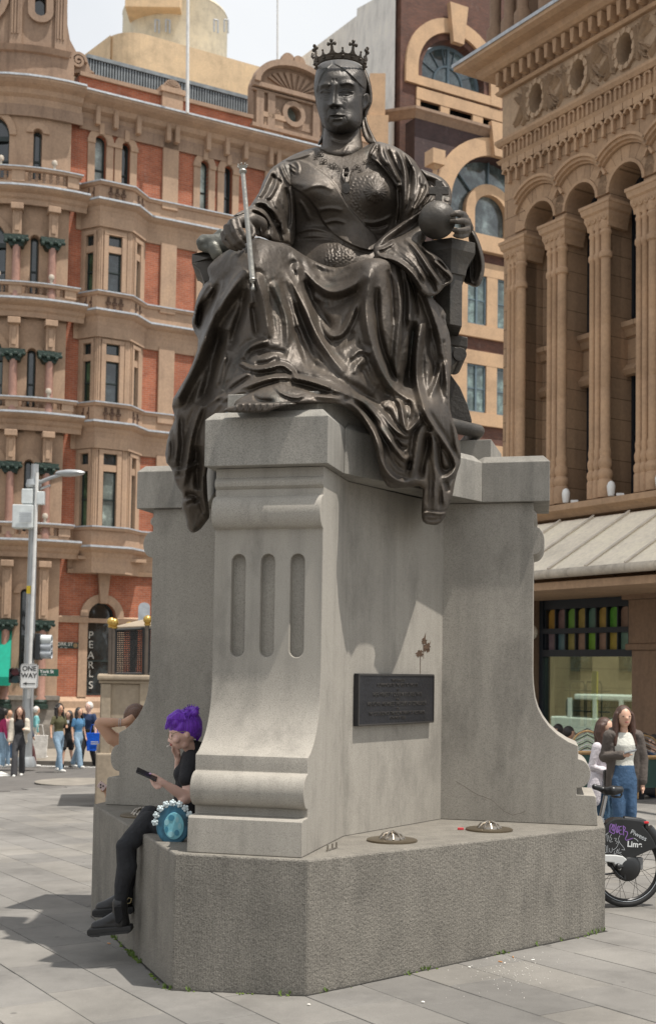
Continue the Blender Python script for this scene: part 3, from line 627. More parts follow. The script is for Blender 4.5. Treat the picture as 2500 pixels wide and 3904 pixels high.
# rolled mantle behind the shoulder
relief('mantle', P_(E, (600, 430), (700, 470), (790, 500), (900, 560), (970, 650), (992, 760), (985, 850), (960, 900), (800, 880), (760, 780), (700, 600)), [(984, 398, 10.15), (1060, 460, 10.1), (1056, 485, 10.0), (1010, 440, 10.15)],
       [rr(E, 30, 8, (700, 510), (850, 560), (930, 660), (960, 780)), rr(E, 26, -8, (680, 560), (780, 620), (860, 760)), rr(E, 16, 6, (900, 800), (960, 820), (990, 780))], step=2., edge=10, thick=.08, back=.25, mat=mbz, parent=statue)
relief('mantle', P_(E, (1160, 1060), (1210, 1100), (1300, 1250), (1365, 1450), (1378, 1600), (1360, 1720), (1320, 1810), (1270, 1838), (1200, 1810), (1130, 1780), (1100, 1700), (1160, 1600), (1215, 1480), (1190, 1300)), [(1100, 530, 9.85), (1130, 600, 9.85), (1137, 640, 9.9), (1110, 670, 9.85), (1095, 640, 10.)],
       [rr(E, 24, 9, (1200, 1120), (1280, 1280), (1330, 1480), (1340, 1650), (1290, 1800)), rr(E, 18, -9, (1240, 1500), (1240, 1650), (1230, 1760)), rr(E, 14, 8, (1210, 1500), (1200, 1700), (1230, 1800))], step=2., edge=10, thick=.08, back=.2, mat=mbz, parent=statue)
# ---- swathes of mantle over the lap and throne arm
lout = P_(E, (68, 1345), (120, 1290), (230, 1190), (350, 1110), (480, 1020), (620, 925), (720, 850), (790, 795), (900, 830), (800, 1000), (700, 1150), (690, 1280), (620, 1330), (700, 1400), (830, 1470), (930, 1580), (990, 1670), (1008, 1725), (990, 1780), (900, 1825), (860, 1880), (800, 1930), (720, 1950), (640, 1930), (560, 1800), (460, 1660), (330, 1570), (220, 1530), (100, 1510), (70, 1430))
lctrl = [(878, 576, 9.45), (905, 600, 9.3), (930, 545, 9.7), (980, 500, 9.7), (1022, 468, 9.65), (960, 590, 9.25), (1000, 640, 9.2), (1050, 640, 9.35), (1055, 660, 9.4), (1030, 690, 9.3), (990, 690, 9.15), (1000, 560, 9.55), (930, 620, 9.2), (1010, 520, 9.75)]
lf = [rr(E, 38, 14, (100, 1330), (240, 1210), (400, 1100), (560, 970), (760, 830)), rr(E, 34, -14, (230, 1300), (420, 1220), (560, 1120), (640, 1000)), rr(E, 26, 10, (90, 1400), (160, 1480), (300, 1500), (440, 1580), (560, 1700), (640, 1850)),
      rr(E, 24, -10, (300, 1330), (380, 1420), (520, 1520), (620, 1660)), rr(E, 28, 14, (430, 1265), (540, 1340), (640, 1480), (740, 1640), (850, 1800)), rr(E, 24, 9, (300, 1300), (300, 1360), (420, 1440), (560, 1560), (680, 1760)), rr(E, 22, -12, (580, 1330), (680, 1450), (740, 1560), (830, 1680)),
      rr(E, 22, 13, (620, 1350), (760, 1440), (820, 1560), (940, 1660), (990, 1740)), rr(E, 16, -12, (790, 1500), (860, 1560), (930, 1640)), rr(E, 18, 10, (800, 1480), (900, 1540), (970, 1640), (1000, 1740), (930, 1800), (870, 1820)), ('g', P_(E, (900, 1700))[0], (12, 9), -9), rr(E, 20, 9, (110, 1400), (240, 1360), (310, 1290)),
      rr(E, 20, -10, (700, 1700), (780, 1820), (800, 1900))]
relief('mantle', lout, lctrl, amp(lf, 1.6), crisp=True, crump=2., step=1.7, edge=13, thick=.09, back=.3, mat=mbz, parent=statue, wob=.5, seed=5)
def remesh(o, vox, smooth=2, fac=.5):
    md = o.modifiers.new('r', 'REMESH'); md.mode = 'VOXEL'; md.voxel_size = vox
    if smooth:
        m2 = o.modifiers.new('s', 'SMOOTH'); m2.iterations = smooth; m2.factor = fac
    nm = bpy.data.meshes.new_from_object(o.evaluated_get(bpy.context.evaluated_depsgraph_get())); mats = list(o.data.materials)
    o.modifiers.clear(); old = o.data; o.data = nm; bpy.data.meshes.remove(old)
    if not nm.materials:
        for m_ in mats: nm.materials.append(m_)
    nm.polygons.foreach_set('use_smooth', [True]*len(nm.polygons)); return o
def limb(mb, pts, rad, n=12):
    rr_ = list(rad) if hasattr(rad, '__len__') else [rad]*len(pts)
    mb.tube(pts, rr_, n); mb.ball(pts[0], rr_[0], n, 8); mb.ball(pts[-1], rr_[-1], n, 8)
    for p, r_ in zip(pts[1:-1], rr_[1:-1]): mb.ball(p, r_, n, 8)
def T(z, x, y, D_): u, v = P_(z, (x, y))[0]; return at(u, v, D_)
H = 'H'
hh = [(425, 460), (560, 380), (720, 345), (900, 380), (1050, 450), (1112, 530), (1142, 650), (1146, 790), (1100, 980), (1085, 1200), (1068, 1330), (985, 1440), (830, 1500), (700, 1500), (590, 1435), (505, 1350), (450, 1220), (422, 1100), (402, 960), (385, 880), (368, 800), (380, 650), (402, 540)]
hf = [('p', P_(H, (650, 430), (570, 500), (490, 600), (440, 720), (410, 880), (340, 880), (350, 620), (420, 440), (600, 340)), .8, 3.5), ('p', P_(H, (650, 430), (760, 480), (880, 570), (1000, 690), (1100, 800), (1180, 800), (1180, 500), (900, 330), (700, 330)), .8, 4.0)]
for i in range(7): hf.append(rr(H, 10, 1.3, (655+i*20, 425-i*8), (780+i*30, 480-i*16), (930+i*24, 600-i*18), (1060+i*12, 740-i*20)))
for i in range(6): hf.append(rr(H, 9, 1.1, (640-i*16, 425-i*6), (560-i*14, 480-i*14), (470-i*10, 600-i*20), (420-i*8, 760-i*20)))
hf += [('g', P_(H, (550, 850))[0], (15, 11), -9), ('g', P_(H, (850, 850))[0], (18, 11), -9), ('dome', P_(H, (550, 865))[0], (9, 6.5), 5.5), ('dome', P_(H, (848, 862))[0], (11, 7), 6),
       rr(H, 12, 4, (470, 850), (540, 812), (620, 855), o='e'), rr(H, 12, 4, (755, 850), (840, 805), (940, 855), o='e'), rr(H, 9, -3, (490, 868), (550, 866), (610, 872)), rr(H, 9, -3, (780, 862), (850, 858), (920, 868)),
       rr(H, 12, 2.5, (480, 905), (550, 925), (620, 895)), rr(H, 12, 1.6, (775, 905), (850, 930), (930, 900)), rr(H, 14, -1.8, (460, 940), (540, 990), (620, 960)), rr(H, 14, -1., (790, 965), (860, 985)),
       rr(H, 30, 6, (440, 770), (530, 725), (610, 750)), rr(H, 30, 6, (750, 740), (860, 700), (980, 750)), ('g', P_(H, (690, 600))[0], (34, 20), 5), rr(H, 12, -2, (650, 650), (655, 740)), rr(H, 12, -2, (700, 650), (690, 740)),
       rr(H, 38, 12, (668, 740), (662, 850), (655, 940), (652, 1020), o='e'), ('g', P_(H, (656, 1010))[0], (9, 7.5), 12), ('g', P_(H, (608, 1035))[0], (4.5, 4.5), 5), ('g', P_(H, (732, 1035))[0], (6, 5), 6), ('g', P_(H, (640, 1078))[0], (4, 2.5), -5), ('g', P_(H, (712, 1072))[0], (4, 2.5), -5),
       rr(H, 14, 2.6, (600, 1195), (660, 1172), (720, 1180), (830, 1190)), rr(H, 9, -5, (598, 1208), (690, 1205), (760, 1208), (832, 1200)), rr(H, 16, 3.2, (640, 1240), (710, 1250), (790, 1235)), rr(H, 24, -2.5, (640, 1292), (710, 1300), (790, 1285)), ('g', P_(H, (705, 1375))[0], (19, 12), 5),
       ('g', P_(H, (510, 1060))[0], (15, 17), 6), ('g', P_(H, (520, 1240))[0], (14, 13), 5), ('g', P_(H, (960, 1240))[0], (16, 16), 5), rr(H, 12, -1.6, (610, 1215), (585, 1290)), rr(H, 12, -1.6, (840, 1210), (860, 1290)), ('g', P_(H, (920, 1010))[0], (19, 15), 4), rr(H, 16, -1.2, (770, 1060), (820, 1110)), rr(H, 14, -1.6, (590, 1090), (560, 1160), (570, 1230)), rr(H, 20, -2, (560, 1400), (640, 1450), (800, 1470), (980, 1380)), rr(H, 30, -4, (1040, 620), (1030, 760), (1050, 900)), ('g', P_(H, (900, 1250))[0], (22, 22), 4)]
hd = relief('head', P_(H, *hh), [(735, 220, 10.28), (800, 220, 10.28), (860, 220, 10.28), (800, 160, 10.32), (800, 300, 10.24), (760, 280, 10.24)], hf, step=1.15, edge=44, thick=.28, back=.22, mat=mbz_shade, parent=statue, wob=.15, smit=1)
def sub(o, parent):                                     # hang a finished mesh one level deeper
    return o
relief('ear', P_(H, (1078, 930), (1100, 880), (1150, 862), (1188, 900), (1190, 980), (1160, 1060), (1110, 1110), (1070, 1120), (1065, 1020)), [(855, 235, 10.2), (868, 240, 10.3), (850, 255, 10.2)],
       [rr(H, 12, 3, (1085, 920), (1130, 880), (1170, 920), (1165, 1010), (1120, 1080), o='e'), ('g', P_(H, (1120, 980))[0], (4, 7), -5)], step=1.1, edge=5, thick=.03, back=.05, mat=mbz_shade, parent=statue, wob=0)
relief('neck', P_(H, (520, 1340), (500, 1500), (480, 1640), (450, 1700), (600, 1800), (900, 1830), (1090, 1700), (1080, 1600), (1062, 1500), (1062, 1400), (1075, 1150), (900, 1200), (600, 1200)), [(800, 300, 10.3), (770, 330, 10.2), (850, 330, 10.2), (800, 368, 10.04), (755, 352, 10.10), (858, 358, 10.10)],
       [rr(H, 30, 5, (620, 1500), (760, 1570), (960, 1500)), rr(H, 24, -4, (640, 1560), (800, 1620), (960, 1570)), rr(H, 30, 4, (900, 1500), (850, 1650), (780, 1780))], step=1.6, edge=34, thick=.14, back=.14, mat=mbz, parent=statue, wob=.2)
relief('veil', P_(H, (1080, 430), (1130, 520), (1185, 640), (1222, 800), (1232, 980), (1195, 1080), (1150, 1160), (1140, 1230), (1175, 1350), (1270, 1540), (1310, 1600), (1240, 1620), (1150, 1600), (1090, 1500), (1065, 1400), (1062, 1150), (1080, 900), (1100, 700)), [(865, 200, 10.35), (870, 240, 10.38), (860, 290, 10.34), (880, 335, 10.1), (850, 320, 10.2)],
       [rr(H, 26, 6, (1130, 540), (1180, 700), (1205, 900), (1170, 1080)), rr(H, 20, -6, (1100, 1150), (1110, 1350), (1190, 1540)), rr(H, 16, 5, (1150, 1250), (1170, 1380), (1260, 1550))], step=1.5, edge=7, thick=.05, back=.12, mat=mbz, parent=statue, wob=.2)
relief('veil', P_(H, (400, 500), (390, 700), (370, 860), (395, 960), (405, 1060), (440, 1160), (480, 1300), (495, 1400), (480, 1510), (420, 1610), (450, 1640), (520, 1560), (545, 1400), (560, 1200), (500, 1000), (460, 700)), [(745, 200, 10.4), (745, 260, 10.36), (755, 320, 10.25), (750, 340, 10.15)],
       [rr(H, 12, -4, (440, 1120), (510, 1350), (500, 1500))], step=1.5, edge=6, thick=.04, back=.1, mat=mbz, parent=statue, wob=.2)
# ---- crown
cc = T(H, 757, 505, 10.24); fh = np.array([FW[0], FW[1], 0]); fh /= np.linalg.norm(fh); rh = np.array([RT[0], RT[1], 0]); rh /= np.linalg.norm(rh)
zc = np.array([0, 0, .88])-fh*.10-rh*.03; zc /= np.linalg.norm(zc)/.88
def cr(a, h, r_=.188):
    r_ = r_*.965+h*.2
    return cc+rh*math.sin(a)*r_*1.06-(fh+np.array([0, 0, .08]))*math.cos(a)*r_*1.05+zc*h
mb = MB()
for k in range(64):
    a0, a1 = 2*PI*k/64, 2*PI*(k+1)/64
    for (h0, r0), (h1, r1) in zip([(0, .188), (.006, .196), (.014, .191), (.036, .194), (.044, .199), (.05, .192), (.05, .18), (0, .18)], [(.006, .196), (.014, .191), (.036, .194), (.044, .199), (.05, .192), (.05, .18), (0, .18), (0, .188)]):
        mb.quad(cr(a0, h0, r0), cr(a1, h0, r0), cr(a1, h1, r1), cr(a0, h1, r1))
crown = mb.build('crown', mbz, statue, smooth=True)
for k in range(16):
    a = R(-17.7)+2*PI*k/16; mb = MB(); tan = (cr(a+.02, 0)-cr(a-.02, 0)); tan /= np.linalg.norm(tan); out_ = cr(a, 0, .2)-cr(a, 0, .18); out_ /= np.linalg.norm(out_)
    def pp_(x, h): return cr(a, h, .186)+tan*x
    if k % 2 == 0:
        mb.prism([pp_(x, h) for x, h in [(-.04, .045), (-.022, .055), (-.011, .08), (-.009, .11), (.009, .11), (.011, .08), (.022, .055), (.04, .045)]], out_*.012)
        for dx, dh in ((-.026, .124), (.026, .124), (0, .15), (0, .124)): mb.ball(pp_(dx, dh)+out_*.006, .0145, 8, 6)
        mb.prism([pp_(x, h) for x, h in [(-.034, .110), (-.034, .138), (-.008, .130), (-.014, .158), (.014, .158), (.008, .130), (.034, .138), (.034, .110), (.008, .118), (-.008, .118)]], out_*.012)
        mb.build('crown_cross', mbz, crown, smooth=True)
    else:
        mb.prism([pp_(x, h) for x, h in [(-.03, .045), (-.012, .055), (-.004, .08), (.004, .08), (.012, .055), (.03, .045)]], out_*.01); mb.ball(pp_(0, .088)+out_*.005, .0095, 8, 6)
        mb.build('crown_point', mbz, crown, smooth=True)
    jm = MB().ball(cr(a, .025, .196), .011, 8, 6, sc=(1.3, 1, .9)); jm.build('crown_jewel', mbz, crown, smooth=True)
# ---- orb
oc = T(E, 815, 1045, 9.42); orad = 43.8*9.42*MPP
orb = MB().ball(oc, orad, 40, 24).build('orb', mbz_thr, statue, smooth='all')
mb = MB(); w_ = .2*9.42*MPP
def ox(x, y): return T(E, x, y, 9.40)
for sgn in (1,):
    mb.prism([ox(*q) for q in [(797, 850), (799, 742), (722, 738), (722, 652), (797, 648), (800, 578), (880, 578), (878, 648), (955, 650), (954, 738), (878, 742), (877, 850)]], FW*.035)
mb.build('orb_cross', mbz_thr, orb, bevel=.003)
# ---- sceptre
sp0, sp1 = T(F, 945, 190, 9.02), T(F, 1056, 1430, 8.86); ax = (sp1-sp0)/np.linalg.norm(sp1-sp0)
mb = MB(); px = 9*MPP*.2
mb.tube([sp0, sp0*.5+sp1*.5, sp1], [26*px, 30*px, 33*px], 16)
sc_ = mb.build('sceptre', mbz_pol, statue, smooth=True)
mb = MB(); mb.lathe(sp0, [(26*px, 0), (40*px, -8*px), (47*px, -25*px), (40*px, -45*px), (28*px, -52*px), (30*px, -62*px), (42*px, -78*px), (46*px, -88*px), (20*px, -90*px)][::-1], 16, axis=ax)
for k in range(8):
    a = 2*PI*k/8; t1 = np.cross(ax, [0, 0, 1.]); t1 /= np.linalg.norm(t1); t2 = np.cross(ax, t1); q = sp0-ax*100*px+(t1*math.cos(a)+t2*math.sin(a))*56*px
    mb.tube([sp0-ax*80*px+(t1*math.cos(a)+t2*math.sin(a))*40*px, q], 7*px, 6); mb.ball(q, 11*px, 8, 6)
mb.build('sceptre_head', mbz_pol, sc_, smooth=True)
mb = MB(); mb.lathe(sp1, [(33*px, -6*px), (40*px, 4*px), (40*px, 14*px), (30*px, 22*px), (34*px, 30*px), (26*px, 42*px), (13*px, 52*px), (14*px, 80*px), (26*px, 108*px), (29*px, 122*px), (22*px, 140*px), (2*px, 150*px)], 16, axis=ax)
mb.build('sceptre_finial', mbz_pol, sc_, smooth=True)
# ---- hands
def hand(name, parts, vox=.0075, parent=statue):
    mb = MB()
    for pts, rad in parts:
        z = pts[0]; limb(mb, [T(z, *p) for p in pts[1:]], [r_*.2*9.2*MPP for r_ in rad])
    return remesh(mb.build(name, mbz, parent), vox, 3, .4)
hand('right_hand', [(('F', (1130, 800, 9.36), (1040, 740, 9.27), (940, 760, 9.2)), (110, 92, 70)), (('F', (930, 740, 9.18), (830, 790, 9.14), (760, 880, 9.14)), (66, 74, 60)), (('F', (880, 740, 9.10), (905, 840, 9.06), (960, 930, 9.06), (972, 985, 9.09)), (40, 37, 33, 26)),
                    (('F', (820, 760, 9.09), (840, 880, 9.04), (905, 980, 9.04), (955, 1040, 9.08)), (42, 39, 35, 27)), (('F', (750, 820, 9.1), (765, 920, 9.06), (840, 1020, 9.05), (915, 1070, 9.08)), (40, 37, 34, 27)), (('F', (708, 900, 9.13), (725, 985, 9.1), (790, 1050, 9.09), (870, 1085, 9.1)), (34, 32, 30, 24)),
                    (('F', (1010, 800, 9.2), (1060, 850, 9.12), (1070, 900, 9.08), (1050, 935, 9.06)), (50, 38, 32, 26))])
hand('left_hand', [(('E', (1190, 1140, 9.62), (1160, 1060, 9.52), (1150, 1180, 9.52)), (60, 60, 66)), (('E', (1150, 1010, 9.45), (1100, 975, 9.34), (1040, 972, 9.29), (990, 985, 9.29)), (42, 36, 33, 26)), (('E', (1170, 1075, 9.44), (1110, 1058, 9.32), (1040, 1058, 9.27), (982, 1058, 9.28)), (42, 38, 34, 26)),
                   (('E', (1175, 1150, 9.44), (1120, 1165, 9.33), (1060, 1168, 9.28), (1010, 1162, 9.29)), (40, 36, 33, 26)), (('E', (1160, 1215, 9.46), (1110, 1235, 9.36), (1060, 1235, 9.31), (1020, 1225, 9.31)), (36, 32, 28, 22)), (('E', (1140, 980, 9.5), (1080, 950, 9.44), (1020, 955, 9.42)), (34, 30, 24))])
# ---- throne: right arm, post, foot; left arm
thr = MB()
def vprism(pts, D0s, back=.5, dirn=None):            # traced column of points (top to bottom) as a block corner
    pass
ca_ = T(E, 988, 1245, 9.5)
lv = (-rh*.214+fh*.108); rv = (rh*.188+fh*.118); bk = fh*.55
def ringpts(s_, z, dz=0): 
    c = ca_+fh*.12; return [np.array([*(c+(ca_-c)*s_)[:2], z]), np.array([*(c+(ca_+rv-c)*s_)[:2], z]), np.array([*(c+(ca_+rv+bk-c)*s_)[:2], z]), np.array([*(c+(ca_+lv+bk-c)*s_)[:2], z]), np.array([*(c+(ca_+lv-c)*s_)[:2], z])]
zt = ca_[2]; mpx = 9.5*MPP*.2
lev = [(1., zt), (1., zt-128*mpx), (.86, zt-190*mpx), (.74, zt-260*mpx), (.67, zt-330*mpx), (.63, zt-400*mpx), (.5, zt-402*mpx), (.5, zt-1010*mpx*1.0)]
vs = []; fs = []
for s_, z in lev: vs += ringpts(s_, z)
for i in range(len(lev)-1):
    for k in range(5): a = i*5+k; b = i*5+(k+1) % 5; fs.append((a, b, b+5, a+5))
fs += [(0, 1, 2, 3, 4), tuple(range(len(vs)-5, len(vs)))[::-1]]
MB().add(vs, fs).build('throne_arm', mbz_thr, statue, bevel=.004, ang=35)
def slab3(name, z, pts, D0, depth, mat=mbz_thr, bevel=.005):
    MB().prism([T(z, x, y, D0) for x, y in pts], fh*depth).build(name, mat, statue, bevel=bevel)
slab3('throne_ledge', 'B', [(1180, 660), (1300, 668), (1400, 690), (1398, 770), (1270, 748), (1180, 740)], 9.85, .5)
mb = MB(); pl_ = [T('B', 1338+54*math.cos(a), 822+54*math.sin(a), 9.64) for a in np.linspace(0, 2*PI, 20, endpoint=False)]; mb.prism(pl_, fh*.45)
mb.prism([T('B', x, y, 9.66) for x, y in [(1150, 745), (1330, 770), (1330, 870), (1280, 910), (1150, 960)]], fh*.4); mb.build('throne_scroll', mbz_thr, statue, bevel=.004)
slab3('throne_side', 'B', [(1120, 700), (1230, 760), (1270, 985), (1340, 1080), (1400, 1220), (1432, 1338), (1432, 1356), (1100, 1290)], 9.95, .5)
mb = MB(); a0 = T('B', 1240, 1370, 9.8); a1 = T('B', 1478, 1425, 10.05); 
mb.tube([a0-(a1-a0)*.6, a0, a1], [.056, .056, .054], 18); mb.ball(a1, .054, 16, 10); mb.tube([a1, a1+fh*.8-rh*.05], .054, 16)
mb.build('throne_foot', mbz_thr, statue, smooth=True)
# back of the throne, hidden from the square behind the figure
bkc = at(830, 560, 10.75)
MB().obox(bkc+np.array([0, 0, -.5]), rh, fh, (0, 0, 1), .52, .07, 1.05).build('throne_back', mbz_thr, statue, bevel=.02)
MB().obox(np.array([bkc[0]-.05, bkc[1]-.35, 3.45]), rh, fh, (0, 0, 1), .55, .42, .5).build('throne_seat', mbz_thr, statue, bevel=.02)
# left arm end
la = T(F, 530, 1100, 9.45); 
mb = MB(); q0 = [T(F, 345, 1132, 9.62), T(F, 530, 1095, 9.5), T(F, 700, 1100, 9.55), T(F, 700, 1180, 9.55), T(F, 530, 1180, 9.5), T(F, 343, 1245, 9.62)]
mb.prism(q0, fh*.45); mb.prism([T(F, x, y, 9.56) for x, y in [(345, 1243), (430, 1310), (460, 1380), (482, 1450), (640, 1480), (640, 1180)]], fh*.4)
mb.build('throne_arm', mbz_thr, statue, bevel=.004)
mb = MB()
limb(mb, [T(F, 760, 1010, 9.5), T(F, 640, 1010, 9.5), T(F, 520, 990, 9.5)], [.075, .068, .055]); limb(mb, [T(F, 480, 955, 9.5), T(F, 455, 1000, 9.48)], [.034, .04]); limb(mb, [T(F, 450, 1050, 9.48), T(F, 520, 1070, 9.48)], [.028, .034])
limb(mb, [T(F, 600, 1060, 9.46), T(F, 640, 1140, 9.46)], [.05, .05]); limb(mb, [T(F, 620, 940, 9.55), T(F, 690, 900, 9.56)], [.03, .04])
remesh(mb.build('lion_head', bronze('bronze_pale', (.11, .11, .095), .45), statue), .009, 4)
# ---- collar of roses, badge and pendant
D = 'D'
def Dchest(u, v):
    return 9.95-.1
bod = [o for o in statue.children if o.name.startswith('bodice')][0]; nek = [o for o in statue.children if o.name.startswith('neck')][0]
off = Vector(statue.location)
def bvh(o): me = o.data; return BVHTree.FromPolygons([v.co+off for v in me.vertices], [tuple(p.vertices) for p in me.polygons])
trees = [bvh(bod), bvh(nek)]
def hitD(u, v):
    d = Vector(ray(u, v)); o = Vector(CAM); best = 10.
    for t_ in trees:
        h = t_.ray_cast(o, d.normalized())
        if h[0] is not None: best = min(best, (h[0]-o).dot(Vector(FW)))
    return best
def onb(x, y, k=.0): u, v = P_(D, (x, y))[0]; return at(u, v, hitD(u, v)-k)
mb = MB(); up_ = UP; px = 9.8*MPP*.2
links = [(625, 310, 30), (680, 275, 42), (720, 365, 46), (790, 400, 28), (840, 420, 48), (905, 445, 24), (965, 430, 26), (1060, 450, 22), (1110, 425, 40), (1145, 460, 32), (1200, 370, 26), (1250, 365, 44), (1310, 385, 36), (1330, 440, 30)]
for i, (x, y, s_) in enumerate(links):
    c = onb(x, y, .012)
    for k in range(5):
        a = 2*PI*k/5+i; q = c+RT*math.cos(a)*s_*.62*px+UP*math.sin(a)*s_*.62*px; t_ = [q+RT*math.cos(b)*s_*.34*px+UP*math.sin(b)*s_*.34*px-FW*.004 for b in np.linspace(0, 2*PI, 9)]
        mb.tube(t_, s_*.11*px, 6, cap=False)
    mb.ball(c-FW*.006, s_*.22*px, 8, 6)
col = mb.build('collar_of_roses', mbz, statue, smooth=True)
mb = MB()
for (x0, y0, x1, y1, r_) in [(960, 440, 1010, 420, 14), (1010, 420, 1030, 480, 14), (1030, 480, 1010, 540, 18), (950, 460, 940, 540, 16), (945, 540, 980, 600, 20), (1010, 540, 1000, 600, 20), (960, 500, 1010, 500, 20), (980, 560, 985, 610, 26)]:
    limb(mb, [onb(x0, y0, .02), onb(x1, y1, .02)], r_*px, 8)
mb.build('badge', mbz, statue, smooth=True)
c = onb(985, 668, .02); mb = MB(); mb.lathe(c, [(.0001, -.012), (.8, -.012), (1., -.006), (1., .006), (.0001, .008)], 24, axis=-FW)
v_ = np.array(mb.v)-c; v_ = np.outer(v_@RT, RT)*44*px+np.outer(v_@UP, UP)*64*px+np.outer(v_@FW, FW)*1.0; mb.v = [tuple(c+q) for q in v_]
mb.build('pendant', mbz_shade, statue, smooth=True)
for nm in ('orb_cross',): pass
# ================================================================== street buildings
fhh = np.array([FW[0], FW[1], 0]); fhh /= np.linalg.norm(fhh); rhh = np.array([fhh[1], -fhh[0], 0])
from mathutils.geometry import tessellate_polygon
class Fac:
    """a street front: s along it, z up, n out of it; left of s=sc it curves away with radius rc"""
    def __init__(s, u0, D0, slope, sc=-1e9, rc=1.):
        o = at(u0, 1574, D0); s.O = np.array([o[0], o[1], 0.]); t = (fhh+rhh*slope)*(1 if slope > 0 else -1); s.t = t/np.linalg.norm(t)
        s.n = np.array([s.t[1], -s.t[0], 0.])
        if s.n@(CAM-s.O) < 0: s.n = -s.n
        s.sc, s.rc = sc, rc
    def P(f, s, z, n=0.):
        if s >= f.sc: q = f.O+f.t*s+f.n*n
        else:
            a = (f.sc-s)/f.rc; c = f.O+f.t*f.sc-f.n*f.rc; q = c+(f.n*math.cos(a)-f.t*math.sin(a))*(f.rc+n)
        return np.array([q[0], q[1], z])
    def hit(s, u, v, n=0.):
        o = s.O+s.n*n; d = ray(u, v); k = ((o-CAM)@s.n)/(d@s.n); p = CAM+d*k; return float((p-s.O)@s.t), float(p[2])
    def sz(f, pts, n=0.): return [f.hit(u, v, n) for u, v in pts]
    def box(f, mb, s0, s1, z0, z1, n0, n1):
        k = 1 if s0 >= f.sc else max(1, int((min(s1, f.sc)-s0)/.35)+1); br = list(np.linspace(s0, s1, k+1))
        if s0 < f.sc < s1: br = sorted(set(br+[f.sc]))
        n = len(br); vs = []
        for s in br: vs += [f.P(s, z0, n0), f.P(s, z0, n1), f.P(s, z1, n1), f.P(s, z1, n0)]
        fs = [(0, 1, 2, 3), tuple(range(4*n-4, 4*n))[::-1]]
        for i in range(n-1):
            for j in range(4): a = 4*i+j; b = 4*i+(j+1) % 4; fs.append((a, a+4, b+4, b))
        mb.add(vs, fs); return mb
    def mould(f, mb, path, prof):                # path [(s,n)], prof [(dn,z)] closed against the wall
        # mitre: offset outward along path normals
        pts = []
        P = path
        if any(s < f.sc for s, _ in P):
            Q = []
            for (a, na), (b, nb) in zip(P[:-1], P[1:]):
                Q.append((a, na))
                if a < f.sc: Q += [(a+(b-a)*i/12, na+(nb-na)*i/12) for i in range(1, 12)]
            P = Q+[P[-1]]
        m_ = len(prof); vs = []
        for i, (s, n) in enumerate(P):
            a = P[max(i-1, 0)]; b = P[min(i+1, len(P)-1)]
            def nrm(p, q):
                d = np.array([q[0]-p[0], q[1]-p[1]]); L = np.linalg.norm(d); return np.array([-d[1], d[0]])/L if L > 1e-9 else None
            n1 = nrm(a, P[i]) if i > 0 else None; n2 = nrm(P[i], b) if i < len(P)-1 else None
            if n1 is None: k = n2
            elif n2 is None: k = n1
            else: k = n1+n2; k = k/(k@k)*2
            for dn, z in prof: vs.append(f.P(s+k[0]*dn, z, n+k[1]*dn))
        fs = [tuple(range(m_)), tuple(range(len(vs)-m_, len(vs)))[::-1]]
        for i in range(len(P)-1):
            for j in range(m_): a = i*m_+j; b = i*m_+(j+1) % m_; fs.append((a, a+m_, b+m_, b))
        mb.add(vs, fs); return mb
    def wall(f, mb, outer, holes=(), n=0., depth=.3, back=True):
        polys = [[Vector((a, b, 0)) for a, b in outer]]+[[Vector((a, b, 0)) for a, b in h] for h in holes]
        tri = tessellate_polygon(polys); flat = [p for q in polys for p in q]
        mb.add([f.P(p[0], p[1], n) for p in flat], [tuple(t_) for t_ in tri])
        for h in list(holes)+[outer]:
            k = len(h); mb.add([f.P(a, b, n) for a, b in h]+[f.P(a, b, n-depth) for a, b in h], [(i, (i+1) % k, k+(i+1) % k, k+i) for i in range(k)])
        return mb
    def poly(f, mb, pts, n0, n1):
        k = len(pts); mb.add([f.P(a, b, n0) for a, b in pts]+[f.P(a, b, n1) for a, b in pts], [tuple(range(k)), tuple(range(k, 2*k))[::-1]]+[(i, (i+1) % k, k+(i+1) % k, k+i) for i in range(k)]); return mb
def archpts(s0, s1, z0, zs, r=None, k=12, flat=False):     # opening: sill z0, springing zs, half round top
    c = (s0+s1)/2; r = (s1-s0)/2
    return [(s0, z0), (s1, z0)]+[(c+r*math.cos(a), zs+r*math.sin(a)) for a in np.linspace(0, PI, k+1)]
def ring(f, mb, c, zs, r0, r1, n0, n1, a0=0, a1=PI, k=16):
    for i in range(k):
        a, b = a0+(a1-a0)*i/k, a0+(a1-a0)*(i+1)/k
        q = [(c+r*math.cos(x), zs+r*math.sin(x)) for r, x in ((r0, a), (r1, a), (r1, b), (r0, b))]; f.poly(mb, q, n0, n1)
def sandmat(name, col, streak=.25, joint=None, tvec=None, bmp=.004, jw=(1.0, .42)):
    m, t, b = NT(name); v = gvec(t)
    c1 = ramp(t, noisef(t, v, .8, 6, .65), [(.25, tuple(x*.72 for x in col)), (.5, col), (.8, (min(1, col[0]*1.2), col[1]*1.18, col[2]*1.12))])
    st = ramp(t, noisef(t, gvec(t, (3, 3, .4)), 1.5, 6, .7), [(.5, 0.), (.75, streak)]); c1 = mixc(t, st, c1, (col[0]*.3, col[1]*.28, col[2]*.28))
    g = ramp(t, noisef(t, v, 14, 4, .6), [(.3, .88), (.7, 1.1)]); c1 = mixc(t, 1., c1, g, 'MULTIPLY')
    h = noisef(t, v, 16, 5, .65)
    if joint is not None:
        bt, fac = bricknode(t, tvec, jw[0], jw[1], .012, (1, 1, 1), (.86, .84, .83), (.5, .48, .45), squash=False); c1 = mixc(t, 1., c1, bt, 'MULTIPLY')
    setc(t, b, c1); b.inputs['Roughness'].default_value = .88; bump(t, b, h, bmp); return m
